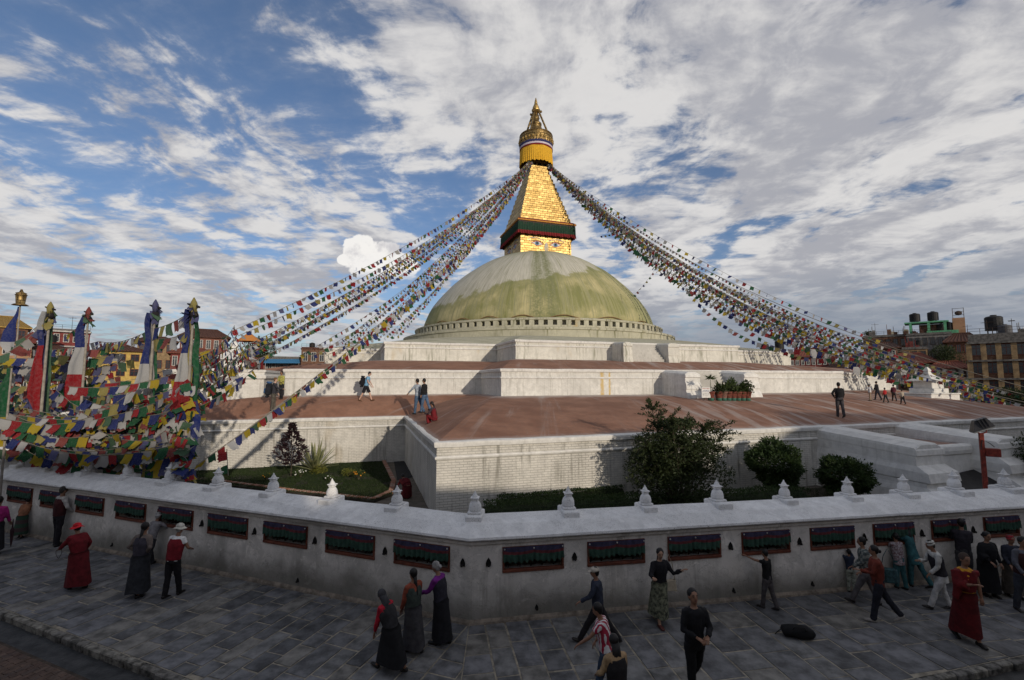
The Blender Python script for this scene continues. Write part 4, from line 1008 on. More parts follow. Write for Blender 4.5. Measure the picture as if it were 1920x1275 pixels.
    for heel,toe,an in feet:
        m=MB(); m.tube([S_(heel+(heel-toe)*.08+Vector((0,0,.008))),S_(heel+Vector((0,0,.015))),S_(heel.lerp(toe,.45)+Vector((0,0,.014))),S_(toe-Vector((0,0,.003))),S_(toe+(toe-heel)*.12-Vector((0,0,.006)))],[(.022*sc,.02*sc),(.042*sc,.045*sc),(.047*sc,.042*sc),(.045*sc,.026*sc),(.022*sc,.014*sc)],10,side=X); m.build('shoe',shoes or SHOE,e,smooth=True)
    hp=lambda o: S_(hc+Mh.to_3x3()@Vector(o))
    M4=Mh.to_3x3().to_4x4()
    if hat:
        kind,hcol=hat; m=MB(); Hm=cloth(hcol)
        if kind=='cap':
            m.ball(hp((0,-.012,.058)),(.088*sc,.102*sc,.082*sc),14,8,0,M4); m.tube([hp((0,.06,.045)),hp((0,.115,.038)),hp((0,.165,.022))],[(.072*sc,.012*sc),(.068*sc,.008*sc),(.035*sc,.005*sc)],10,side=hs); m.build('cap',Hm,e,smooth=True)
        if kind=='sunhat':
            m.ball(hp((0,-.01,.07)),(.095*sc,.105*sc,.08*sc),14,8,0,M4); vs=[]
            for r,z in ((.085,.055),(.125,.035),(.16,.012),(.16,.006),(.12,.022),(.08,.04)):
                for j in range(24): a=2*math.pi*j/24; vs.append(hp((r*math.cos(a),r*1.08*math.sin(a)-.01,z+.012*math.sin(a*3))))
            m.add(vs,[(i*24+j,i*24+(j+1)%24,(i+1)*24+(j+1)%24,(i+1)*24+j) for i in range(5) for j in range(24)]); m.build('sun_hat',Hm,e,smooth=True)
        if kind=='wrap':
            for i in range(4): m.ball(hp((.006*(-1)**i,-.012-.006*i,.028+.022*i)),((.096-.006*i)*sc,(.108-.006*i)*sc,.032*sc),16,6,0,M4)
            m.ball(hp((0,-.015,.09)),(.075*sc,.085*sc,.045*sc),14,6,0,M4); m.build('head_wrap',Hm,e,smooth=True)
        if kind=='scarf':
            m.ball(hp((0,-.020,.036)),(.092*sc,.100*sc,.108*sc),14,9,0,M4); m.tube([hp((0,-.03,.0)),S_(nk-fwd*.03),S_(sh-fwd*.06-up*.03)],[(.088*sc,.075*sc),(.095*sc,.075*sc),(.14*sc,.06*sc)],12,side=X); m.build('headscarf',Hm,e,smooth=True)
        if kind=='band':
            m.tube([hp((.086*math.cos(2*math.pi*j/16),-.012+.098*math.sin(2*math.pi*j/16),.045)) for j in range(17)],.012*sc,6); m.build('headband',Hm,e)
    if shawl:
        m=MB(); sm_=cloth(shawl); l=armj[0] 
        m.tube([S_(P+up*.10),S_(P+up*.24),S_(ch+up*.04),S_(sh+up*.01),S_(nk-up*.02)],[((.165)*f*sc,.135*f*sc),(.175*f*sc,.14*f*sc),(.185*f*sc,.142*f*sc),(.185*sc,.122*sc),(.09*sc,.085*sc)],16,side=X)
        s0,el_,wr,fa,sgn=armj[1]; m.tube([S_(s0),S_(el_),S_(el_.lerp(wr,.6)),],[(.085*sc,.085*sc),(.10*sc,.09*sc),(.085*sc,.11*sc)],12)
        s0,el_,wr,fa,sgn=armj[0]; m.tube([S_(s0),S_(s0.lerp(el_,.35))],[.08*sc,.07*sc],12)
        m.tube([S_(armj[1][1]),S_(armj[1][1]+Vector((.04,-.06,-.28)))],[(.09*sc,.08*sc),(.03*sc,.08*sc)],10)
        blob(m,'shawl',[sm_],e,vox*1.1,.011,2)
    e['_wr']=0; del e['_wr']
    hands=[Matrix.Translation(Vector(loc))@Matrix.Rotation(R(face),4,'Z')@S_(a[2]+a[3]*.09) for a in armj]
    back=Matrix.Translation(Vector(loc))@Matrix.Rotation(R(face),4,'Z')
    return e,hands,back,S_,(P,up,fwd,sh,ch,armj)
def fp(u,v,z=0.): p=G(u,v,z); return (p.x,p.y,p.z)
def hpx(u,vh,vf,z=0.):
    """height of somebody whose feet are at (u,vf) and crown at (u,vh)"""
    p=G(u,vf,z); return D(u,vh,p.y).z-z
def beads(at,col,label,L=.34,tw=0):
    m=MB(); a=Vector(at); pts=[]; n=30
    for k in range(n):
        t=2*math.pi*k/n; m.ball((.05*math.sin(t)+.015*math.sin(2*t),.02*math.sin(t+tw),-L/2+L/2*math.cos(t)),.0095,6,4)
    m.build('prayer_beads',cloth(col,.4),label=label,cat='prayer beads',loc=a)
def A_(p,a,e,i=10): return (p,a,e,i)
RED=(.20,.012,.018); MAR=(.11,.008,.012)
# --- by the wall, left
person(fp(38,1009),10,hpx(40,937,1009),'woman in an orange-brown blouse and striped dark skirt reaching to a wheel niche',(.30,.13,.07),'skirt',botmat=stripe_mat('striped_apron',(.02,.05,.03),(.05,.03,.03),26,False),lean=22,head=15,arms=(A_(5,28,5,0),A_(62,35,8,-10)),legs=((4,0),(-4,4)),fat=1.22,hair='bun',sleeve=.55,hem=.16,topmat=None)
person(fp(106,1024),-22,hpx(105,918,1024),'man in a dark red waistcoat with pale sleeves, seen from behind near the wall niches',(.42,.40,.38),'trousers',(.015,.013,.018),lean=4,arms=(A_(8,24,25,10),A_(8,24,35,10)),legs=((3,4),(-2,2)),fat=1.15,vest=(.055,.012,.014),hair='short',haircol=cloth((.05,.045,.04)))
e,h,_,_,_=person(fp(143,1104),70,hpx(146,986,1104),'person in a bright red sun hat and long maroon robe walking with a stick',(.16,.010,.016),'skirt',MAR,lean=14,head=4,arms=(A_(32,22,35,15),A_(-14,22,50,0)),legs=((10,0),(-12,8)),fat=1.28,hat=('sunhat',(.62,.02,.03)),coat=.06)
m=MB(); b0=h[1]; m.tube([(0,0,0),(.01,0,.45),(0,.0,.86)],[.010,.012,.014],7); m.tube([(0,0,.86),(0,.05,.90),(0,.10,.87)],[.014,.013,.011],6); m.build('walking_stick',mat('pale_cane',(.30,.22,.13),.6),label='pale walking stick held by the person in the red hat',cat='walking stick',loc=(b0.x,b0.y,0))
beads(h[0],(.03,.02,.02),'dark prayer beads hanging from the hand of the person in the red hat',.22)
e,h,_,_,_=person(fp(259,1118),-5,hpx(262,987,1118),'woman with dark tied hair and purple scarf down her back, arms folded behind',(.15,.12,.105),'skirt',(.028,.030,.036),lean=6,arms=(A_(-26,24,58,42),A_(-26,24,58,42)),legs=((5,0),(-6,4)),fat=1.2,hair='plait',vest=(.05,.045,.06))
person(fp(280,1062),-12,hpx(275,966,1062),'grey-haired person with a white headband leaning into the fifth niche from the left',(.22,.21,.22),'trousers',(.03,.03,.035),lean=18,arms=(A_(20,15,20),A_(45,35,10,0)),hair='short',haircol=GREYH,hat=('band',(.75,.75,.75)),fat=1.1)
e,h,_,_,_=person(fp(321,1119),-8,hpx(322,990,1119),'man in a white sun hat and dark red waistcoat over a white shirt, from behind',(.74,.73,.72),'trousers',(.012,.011,.013),lean=10,head=6,arms=(A_(6,10,12,4),A_(12,24,55,25)),legs=((-6,4),(10,2)),fat=1.15,vest=(.20,.012,.02),sleeve=.45,hat=('sunhat',(.52,.50,.44)),hair='short',haircol=GREYH)
beads(h[0],(.72,.70,.66),'loop of white prayer beads held by the man in the white sun hat',.40)
e,h,_,_,_=person(fp(-12,1040),15,1.6,'woman in a magenta top standing at the very left edge of the photo',(.35,.02,.16),'skirt',(.02,.02,.025),arms=(A_(5,8,8),A_(12,8,20,0)),legs=((4,0),(-4,4)),fat=1.1,hair='bun')
m=MB(); m.tube([(0,0,.12),(0,0,.22),(.0,0,.62),(0,0,.70),(0,0,.95)],[.006,.022,.05,.02,.01],8); m.build('closed_umbrella',cloth((.045,.02,.025)),label='closed dark umbrella held upright at the left edge of the photo',cat='umbrella',loc=(h[1].x+.06,h[1].y,0.0))
# --- centre
e,h,_,_,_=person(fp(733,1256),62,hpx(733,1112,1258)*1.03,'bent woman in a black headscarf with a bright red sleeve and black dress walking left',(.42,.012,.03),'skirt',(.012,.012,.014),lean=24,head=18,arms=(A_(10,6,6,0),A_(4,8,12)),legs=((24,2),(-20,6)),fat=1.2,hat=('scarf',(.045,.045,.05)),vest=(.028,.027,.03),hem=.14)
e,h,_,_,_=person(fp(773,1222),48,hpx(776,1073,1222),'woman with dark hair, one orange sleeve and a long grey pinafore dress walking left',(.27,.065,.035),'skirt',(.055,.052,.056),lean=0,head=2,arms=(A_(12,8,12,4),A_(14,10,30)),legs=((8,0),(-10,6)),fat=1.12,hair='plait',vest=(.05,.065,.055))
e,h,_,_,_=person(fp(826,1208),65,hpx(825,1062,1210),'elderly grey-haired woman in a purple blouse and long black dress holding beads by the wall',(.17,.018,.20),'skirt',(.013,.013,.016),lean=9,head=14,arms=(A_(26,8,45,6),A_(22,8,45,5)),legs=((6,0),(-8,6)),fat=1.05,hair='bun',haircol=GREYH,vest=(.03,.028,.04))
beads(h[0],(.025,.02,.02),'long dark prayer beads hanging from the hand of the woman in purple',.42)
e,h,_,_,_=person(fp(1122,1206),76,hpx(1126,1065,1212),'man in a beige cap and dark jacket striding left by the first right niche',(.030,.036,.058),'trousers',(.016,.014,.016),lean=3,head=4,arms=(A_(30,10,30,0),A_(-10,8,10)),legs=((32,4),(-30,8)),hat=('cap',(.56,.50,.42)),fat=1.05)
e,h,bk,SS,dt=person(fp(1239,1172),-168,hpx(1235,1035,1175),'smiling woman in a black cardigan and patterned green-grey skirt with a bag on her shoulder',(.012,.011,.014),'skirt',botmat=mat('patterned_skirt_cloth',(.16,.165,.11),.9,.5,16,.2,50,col2=(.025,.028,.022)),lean=3,head=4,turn=-12,arms=(A_(28,25,100,-30),A_(30,30,70,-15)),legs=((-12,22),(8,0)),skin=2,hair='plait',fat=1.08,hem=.17,shoes=mat('brown_shoe',(.08,.022,.018),.5))
# shoulder bag hanging on her left side (right in the picture)
def bag(loc,rz,w,hh,d,m_,label,strap=.42,cat='bag',sw=.16):
    b=empty('shoulder_bag',loc,rz,label,cat); m=MB(); m.bbox((-w/2,-d/2,0),(w/2,d/2,hh),.03)
    m.v=[(x*(1.0+.18*(1-z/hh)),y*(1+.5*(1-z/hh))+.01*math.sin(x*20),z-.03*abs(x)/w*(1-z/hh)) for x,y,z in m.v]; m.build('pouch',m_,b,smooth=False)
    m=MB(); m.tube([(-w/2+.02,0,hh-.02),(-sw*.5,0,hh+strap*.6),(0,.0,hh+strap),(sw*.5,0,hh+strap*.6),(w/2-.02,0,hh-.02)],[(.014,.006)]*5,6,side=(0,1,0)); m.build('strap',m_,b); return b
pp=bk@SS(Vector((-.24,.02,.78))); bag((pp.x,pp.y,pp.z-.02),R(-172),.30,.24,.06,mat('canvas',(.42,.36,.27),.9,.1,12,.2,60),'cream canvas tote bag on the shoulder of the smiling woman',.52)
e,h,_,_,_=person(fp(1306,1312),-174,hpx(1308,1115,1314),'young man in a black shirt and black trousers looking up, near the bottom',(.010,.010,.012),'trousers',(.008,.008,.009),lean=2,head=-14,arms=(A_(18,14,62,38),A_(14,14,66,34)),legs=((-16,22),(6,0)),hair='short',fat=1.0,skin=1)
e,h,_,_,_=person(fp(1138,1315),68,hpx(1138,1140,1318),'person in a red and white striped polo shirt and jeans seen from behind, bottom centre',(.4,.1,.1),'trousers',(.035,.055,.09),lean=10,head=10,topmat=stripe_mat('red_white_stripe',(.60,.58,.58),(.30,.012,.04),95),arms=(A_(42,14,10,0),A_(4,14,30)),legs=((14,0),(-12,8)),sleeve=.45,skin=1)
e,h,bk,SS,dt=person(fp(1160,1395),20,hpx(1162,1204,1398),'long-haired person with a tan shawl round the shoulders cut off by the bottom edge',(.36,.24,.13),'trousers',(.03,.03,.035),lean=6,head=8,hair='long',vest=(.02,.018,.02),arms=(A_(15,16,40),A_(15,16,40)),fat=1.1)
# --- right
person(fp(1441,1142),38,hpx(1441,1036,1143),'man in a black T-shirt and grey trousers reaching up to turn a prayer wheel',(.010,.010,.011),'trousers',(.075,.066,.068),lean=0,head=8,arms=(A_(95,14,6,0),A_(2,8,8)),legs=((10,2),(-12,6)),sleeve=.45,fat=.95)
person(fp(1597,1111),-10,hpx(1594,1034,1111),'small child in a dark blue top and pale patterned trousers stretching up to a niche',(.022,.030,.055),'trousers',lean=6,head=-8,botmat=mat('pale_print_cloth',(.30,.31,.26),.9,.4,18,col2=(.09,.10,.08)),arms=(A_(122,18,12,0),A_(120,0,12,0)),legs=((2,0),(-3,2)),hair='short',category='child')
person(fp(1627,1134),62,hpx(1632,1012,1136),'man in a grey-green checked shirt and grey trousers walking left by the wall',(.2,.2,.2),'trousers',(.12,.11,.115),lean=3,topmat=check_mat('checked_shirt',(.19,.20,.18),(.06,.075,.075),46),arms=(A_(16,8,40),A_(6,8,30)),legs=((26,4),(-16,4)))
e,h,bk,SS,dt=person(fp(1651,1166),66,hpx(1655,1030,1168),'woman in a rust-brown jacket and dark jeans with sneakers walking left',(.155,.030,.018),'trousers',(.018,.019,.028),lean=3,hair='bun',arms=(A_(24,10,70,20),A_(6,10,60,10)),legs=((12,2),(-26,12)),fat=1.18,coat=.05,shoes=mat('canvas_shoe',(.30,.28,.26),.8))
pp=bk@SS(Vector((.10,-.25,.92))); bag((pp.x,pp.y,pp.z),R(66+90),.30,.30,.10,mat('teal_bag',(.03,.075,.085),.8,.3,20),'dark teal woven bag on the back of the woman in the rust jacket',.40)
person(fp(1689,1104),8,hpx(1690,1005,1104),'woman with a pale patterned shawl over teal clothes facing the wall niche',(.20,.17,.18),'trousers',(.03,.10,.11),topmat=mat('patterned_shawl_cloth',(.30,.28,.29),.9,.5,26,col2=(.10,.03,.035)),lean=6,arms=(A_(60,8,15,0),A_(20,8,30)),legs=((3,0),(-6,4)),fat=1.08,hair='bun',coat=.12)
person(fp(1716,1100),28,hpx(1708,992,1101),'tall woman in a teal tunic and trousers leaning towards the niche',(.035,.12,.135),'trousers',(.03,.10,.115),lean=12,arms=(A_(75,6,10,0),A_(-14,8,8)),legs=((6,4),(-24,6)),fat=1.0,hair='long',coat=.22)
person(fp(1767,1143),78,hpx(1770,1018,1145),'old man in a white turban, white tunic and dark waistcoat striding left',(.50,.49,.46),'trousers',(.52,.51,.50),lean=10,head=14,vest=(.028,.026,.032),hat=('wrap',(.60,.58,.53)),arms=(A_(12,8,30),A_(20,10,80,30)),legs=((24,4),(-14,4)),coat=.16,skin=1,sleeve=1.)
person(fp(1812,1098),-30,hpx(1812,980,1099),'man in dark clothes with a grey collar turned to the seventh niche on the right',(.030,.026,.034),'trousers',(.05,.048,.052),lean=3,arms=(A_(30,8,60),A_(20,8,50)),legs=((3,0),(-4,2)),fat=1.1)
person(fp(1818,1205),172,hpx(1812,1045,1208),'monk in maroon robes with a yellow undershirt and bare arm walking towards the camera',(.52,.24,.02),'robe',(.095,.006,.008),lean=3,hair='short',haircol=cloth((.06,.04,.032)),turn=4,head=2,shawl=(.125,.008,.010),arms=(A_(2,12,8,0),A_(22,8,92,32)),legs=((8,0),(-12,16)),fat=1.08,sleeve=.05,skin=1,hem=.13)
e,h,_,_,_=person(fp(1856,1118),-178,hpx(1852,1003,1120),'woman wrapped in a black shawl and long black dress behind the monk',(.008,.008,.010),'skirt',(.009,.009,.011),shawl=(.009,.009,.011),arms=(A_(10,12,20),A_(12,14,45,10)),legs=((3,0),(-3,2)),fat=1.3,hair='bun')
beads(h[0]+Vector((0,0,.02)),(.10,.07,.05),'string of brown prayer beads held by the woman in the black shawl',.34)
person(fp(1902,1120),166,hpx(1906,1008,1121),'woman in a red headscarf and dark blouse with her arm out, near the right edge',(.030,.033,.05),'skirt',(.10,.085,.07),hat=('wrap',(.30,.02,.03)),arms=(A_(16,30,20,0),A_(10,12,30)),legs=((8,0),(-8,4)),fat=1.15,turn=8)
person(fp(1926,1150),172,1.6,'person carrying something pale, cut off by the right edge of the picture',(.11,.11,.13),'trousers',(.05,.055,.07),arms=(A_(20,14,70,20),A_(10,12,30)),legs=((8,0),(-8,4)),fat=1.1,vest=(.05,.02,.02))
# --- inside the wall
person(fp(764,935),35,1.55,'hunched person in maroon crouching in the narrow passage behind the wall',(.10,.008,.012),'skirt',(.09,.008,.012),lean=62,head=20,arms=(A_(40,10,30),A_(40,10,30)),legs=((60,110),(60,110)),hair='short',fat=1.35,shawl=(.11,.008,.012),hem=.02)
pb=G(1634,925)
person((pb.x,pb.y,-.55),-30,1.45,'dark-haired child with bare shoulders behind the round bush by the big stair block',(.45,.20,.13),'trousers',(.05,.05,.06),arms=(A_(10,12,60),A_(10,12,60)),legs=((4,0),(0,0)),skin=3,hair='short',category='child')
# --- on the terraces
BV=[BVHTree.FromPolygons([Vector(v) for v in vs],fs) for vs,fs in ROOFS]
def onroof(u,v):
    o=Vector((0,0,EYE)); d=ray(u,v).normalized(); best=None
    for b in BV:
        h=b.ray_cast(o,d)
        if h[0] is not None and (best is None or h[3]<best[1]): best=(h[0],h[3])
    return best[0] if best else o+d*30
def tperson(u,vh,vf,face,label,**k):
    p=onroof(u,vf); h=D(u,vh,p.y).z-p.z; return person(tuple(p),face,h,label,vox=.02,**k)
def backpack(info,face,cols,label,sc=1.,drop=0.):
    e,h,bk,SS,(P,up,fwd,sh,ch,aj)=info; c=bk@SS(ch-fwd*.27-up*.12)
    b=empty('backpack',tuple(c),R(face),label,'backpack'); b.scale=(sc,)*3; b.rotation_euler[0]=-R(6)
    m=MB(); m.bbox((-.17,-.13,-.30),(.17,.13,.26),.05); m.build('pack_body',cloth(cols[0]),b)
    m=MB(); m.bbox((-.15,-.14,.262),(.15,.12,.36),.045); m.build('lid',cloth(cols[1]),b)
    m=MB(); m.bbox((-.12,-.20,-.22),(.12,-.132,.02),.03); m.build('front_pocket',cloth(cols[1]),b)
    m=MB(); m.tube([(-.21,-.02,-.36),(.21,-.02,-.36)],.065,10); m.build('sleeping_mat',cloth(cols[0]),b)
    for s in (-1,1): m=MB(); m.tube([(s*.09,.12,.22),(s*.10,.22,.27),(s*.11,.40,.12),(s*.10,.36,-.05),(s*.12,.14,-.16)],[(.028,.008)]*5,6,side=(1,0,0)); m.build('strap',cloth((.03,.03,.035)),b)
    return b
i=tperson(512,711,771,-70,'backpacker in dark clothes with a big blue pack standing by the white block',top=(.035,.035,.045),bcol=(.10,.09,.075),arms=(A_(8,10,20),A_(40,10,40)),legs=((3,0),(-4,2)),skin=3,haircol=cloth((.15,.08,.04)))
backpack(i,-70,((.015,.018,.025),(.05,.12,.26)),'large blue and black rucksack on the left backpacker',1.25)
i=tperson(527,698,748,165,'second backpacker in yellow-green behind the one with the blue pack',top=(.40,.38,.10),bcol=(.02,.02,.025),arms=(A_(10,10,60),A_(10,10,60)),legs=((3,0),(-4,2)))
i=tperson(686,697,752,-88,'backpacker in a light blue shirt and black shorts walking right along the terrace',top=(.20,.40,.60),bcol=(.015,.015,.02),shorts=True,lean=12,head=12,arms=(A_(14,6,20),A_(10,6,25)),legs=((24,6),(-22,6)),skin=3,sleeve=.45,shoes=mat('brown_sandal',(.12,.06,.03),.7))
backpack(i,-88,((.012,.013,.018),(.02,.022,.03)),'tall black rucksack on the walking backpacker in shorts',.98)
tperson(783,713,777,62,'man in a pale blue shirt and jeans walking on the terrace with his arm out',top=(.33,.38,.45),bcol=(.07,.12,.20),arms=(A_(44,12,6,0),A_(-6,8,10)),legs=((8,2),(-20,8)),skin=0)
tperson(796,712,774,70,'man in a black top and jeans close beside the man in the pale blue shirt',top=(.012,.012,.014),bcol=(.08,.13,.22),arms=(A_(4,8,12),A_(6,8,20)),legs=((12,2),(-18,8)),skin=0)
p=onroof(815,790); person((p.x,p.y,p.z-.0),75,1.75,'woman in dark red sitting on the terrace edge with her knees up',top=(.05,.035,.045),bcol=(.16,.010,.015),sit=.14,lean=12,head=8,arms=(A_(30,10,60),A_(40,10,100,20)),legs=((118,128),(112,132)),vest=(.14,.010,.015),hair='plait',haircol=HAIR,vox=.02)
tperson(1576,720,782,-14,'man in a black jacket and grey trousers walking alone on the right of the terrace',top=(.010,.010,.012),bcol=(.055,.05,.055),lean=2,arms=(A_(-8,34,50,30),A_(4,10,14)),legs=((6,4),(-10,8)),fat=1.15,coat=.06)
tperson(1632,722,752,60,'far person in a white shirt raising an arm beside the end of the wall',top=(.6,.6,.62),bcol=(.30,.22,.16),arms=(A_(60,20,40),A_(5,8,10)),legs=((4,0),(-6,2)))
tperson(1646,716,750,20,'far person in black standing left of the one in the red top',top=(.015,.015,.02),bcol=(.02,.02,.03))
tperson(1661,728,755,10,'far person in a bright red top and dark trousers by the flags',top=(.45,.03,.03),bcol=(.02,.03,.03))
tperson(1677,722,752,-20,'far person in dark maroon standing among the lowest prayer flags',top=(.10,.02,.03),bcol=(.03,.02,.02))
tperson(1693,731,758,0,'far person in a beige top and black trousers, rightmost of the terrace group',top=(.45,.38,.30),bcol=(.015,.015,.018))
tperson(306,738,778,20,'person in an orange vest standing among the flags on the left terrace',top=(.10,.08,.08),bcol=(.02,.02,.025),vest=(.40,.13,.03))
flush()
# black holdall on the paving
p=G(1497,1196); e=empty('holdall',(p.x,p.y,0),R(-14),'black holdall lying alone on the flagstones','bag')
m=MB(); m.tube([(-.30,0,.10),(-.27,0,.115),(-.15,0,.13),(.0,0,.135),(.15,0,.125),(.26,0,.10),(.30,0,.085)],[(.05,.05),(.11,.09),(.135,.115),(.14,.125),(.13,.11),(.10,.085),(.04,.04)],14,side=(0,1,0)); o=m.build('bag_body',cloth((.010,.010,.011)),e,smooth=True)
for vt in o.data.vertices: vt.co+=Vector((0,noise.noise(vt.co*9),noise.noise(vt.co*8)))*.02; vt.co.z=max(vt.co.z,.004)
m=MB(); m.tube([(-.12,-.10,.20),(-.10,-.15,.27),(.08,-.16,.27),(.12,-.10,.20)],.012,6); m.build('handle',cloth((.02,.02,.02)),e)
m=MB(); m.tube([(-.28,0,.16),(-.38,.06,.03),(-.42,.02,.012)],.010,5); m.build('strap',cloth((.02,.02,.02)),e)

# ================================================================== GARDENS
GRASS=leafmat('lawn_blades',(.018,.034,.010),(.036,.055,.016),.15); DKSOIL=mat('dark_soil',(.045,.038,.026),.95,.3,4,.6,20)  # grass colour darkened to stand in for the shade over the lawn
LF={'dark':leafmat('dark_leaf',(.018,.030,.010),(.050,.065,.022)),'mid':leafmat('mid_leaf',(.028,.05,.014),(.07,.10,.028)),'purple':leafmat('purple_leaf',(.020,.012,.014),(.05,.025,.03)),'yel':leafmat('yellow_leaf',(.10,.12,.02),(.20,.19,.04)),'agave':leafmat('agave_leaf',(.14,.17,.08),(.30,.29,.14),.1),'hedge':leafmat('hedge_leaf',(.022,.042,.013),(.05,.08,.024))}
BARK=mat('bark',(.085,.065,.05),.9,.3,14,.6,50)
def leaf(mb,p,s,d=None,mi=0,w=.42):
    d=(d if d is not None else Vector((random.gauss(0,1),random.gauss(0,1),random.gauss(0,.7)))).normalized()
    sd_=d.cross(Vector((random.gauss(0,1),random.gauss(0,1),random.gauss(0,1)))); 
    if sd_.length<1e-3: sd_=Vector((1,0,0))
    sd_.normalize(); sd_*=s*w*.5
    mb.add([p,p+d*s*.45+sd_,p+d*s,p+d*s*.45-sd_],[(0,1,2,3)],mi)
def lawn(name,poly,z,dens,hgt,parent_label=None,mat_=None,kind='stuff'):
    mb=MB(); xs=[p[0] for p in poly]; ys=[p[1] for p in poly]
    def inside(x,y):
        c=False; n=len(poly)
        for i in range(n):
            x1,y1=poly[i]; x2,y2=poly[i-1]
            if (y1>y)!=(y2>y) and x<(x2-x1)*(y-y1)/(y2-y1)+x1: c=not c
        return c
    A_r=(max(xs)-min(xs))*(max(ys)-min(ys))
    for k in range(int(A_r*dens)):
        x=random.uniform(min(xs),max(xs)); y=random.uniform(min(ys),max(ys))
        if not inside(x,y): continue
        if noise.noise(Vector((x*.8,y*.8,0)))<-.32 and random.random()<.7: continue
        h=hgt*random.uniform(.5,1.3); a=random.uniform(0,6.3); w=.012
        tx,ty=random.gauss(0,.3)*h,random.gauss(0,.3)*h
        mb.add([(x-w*math.cos(a),y-w*math.sin(a),z),(x+w*math.cos(a),y+w*math.sin(a),z),(x+tx,y+ty,z+h)],[(0,1,2)])
    return mb.build(name,mat_ or GRASS,kind=kind,label=parent_label,cat='grass')
# left bed
LB=[G(300,893,.12),G(372,878,.12),G(712,852,.12),G(738,905,.12),G(735,925,.12),G(700,938,.12),G(420,908,.12),G(300,898,.12)]
BL=P2(-33,33.9); 
poly=[(p.x,p.y) for p in LB]
mb=MB(); mb.prism(poly,0,.10); mb.build('flower_bed_soil',DKSOIL,kind='structure')
lawn('lawn',poly,.10,900,.06,'short lawn in the brick-edged bed left of the projecting terrace corner')
# brick edging
BE=empty('brick_edging',(0,0,0),label='low edging of tilted red bricks around the left lawn',cat='edging'); EB=[mat('edging_brick',c,.9,.2,10,.5,40) for c in ((.30,.15,.10),(.36,.20,.15),(.26,.13,.09),(.38,.27,.22))]
edge=[G(372,878,.0),G(712,852,.0),G(738,905,.0),G(733,925,0),G(700,940,0),G(560,925,0),G(400,904,0)]
edge=[Vector((p.x,p.y)) for p in edge]; bi=0; eme=None
for i in range(len(edge)-1):
    a,b=edge[i],edge[i+1]; d=(b-a).normalized(); L=(b-a).length; x=0
    while x<L and bi<295:
        p=a+d*x; m=MB(); m.bbox((-.05,-.11,0),(.05,.11,.17),.008) if eme is None else None
        if eme is None: o=m.build('brick',EB[0],BE); eme=[o.data]; [eme.append(o.data.copy()) for _ in range(3)]; [ (me.materials.clear(),me.materials.append(EB[k])) for k,me in enumerate(eme)]
        else: o=link('brick',random.choice(eme),BE)
        o.location=(p.x,p.y,-.01); o.rotation_euler=(random.gauss(0,.05),R(28)+random.gauss(0,.05),math.atan2(d.y,d.x)+random.gauss(0,.04)); x+=.125; bi+=1
# plants in the left bed
def plant_at(u,v,z=.1): p=G(u,v,z); return Vector((p.x,p.y,z))
p=plant_at(545,893); t=empty('dark_leaved_shrub',tuple(p),0,'slim shrub with dark purple leaves growing in front of the left terrace wall','shrub')
m=MB(); m.tube([(0,0,0),(.03,0,.7),(-.02,.02,1.3),(0,0,2.4)],[.03,.025,.02,.01],6); m.build('stem',BARK,t)
m=MB()
for k in range(800):
    h=random.uniform(.6,2.75); r=max(.05,.78*math.sin(min(1,(h-.55)/1.1)*math.pi*.62)**.8*(1-max(0,h-1.5)/1.1)); a=random.uniform(0,6.28); rr=r*random.uniform(.25,1)
    leaf(m,Vector((rr*math.cos(a),rr*math.sin(a),h)),random.uniform(.16,.30),Vector((math.cos(a),math.sin(a),random.uniform(-.3,1.1))),0,.40)
m.build('foliage',LF['purple'],t)
p=plant_at(590,884); t=empty('spiky_agave',tuple(p),0,'big spiky rosette of pale yellow-green sword leaves behind the flower bed','plant')
lf_=[]
for k in range(70):
    a=random.uniform(0,6.28); el=random.uniform(.25,1.45); L=random.uniform(1.2,2.05); w=.065
    m=MB(); d=Vector((math.cos(a)*math.cos(el),math.sin(a)*math.cos(el),math.sin(el))); s=Vector((-math.sin(a),math.cos(a),0)); pts=[]
    for i in range(6):
        t_=i/5; c=d*L*t_+Vector((0,0,-.30*(1-math.sin(el))*t_*t_*L)); wd=w*(1-t_)**.7*(.8+t_); pts+=[c-s*wd+Vector((0,0,.012)),c,c+s*wd+Vector((0,0,.012))]
    m.add(pts,[(i*3+j,i*3+j+1,i*3+4+j,i*3+3+j) for i in range(5) for j in range(2)]); m.build('sword_leaf',LF['agave'],t)
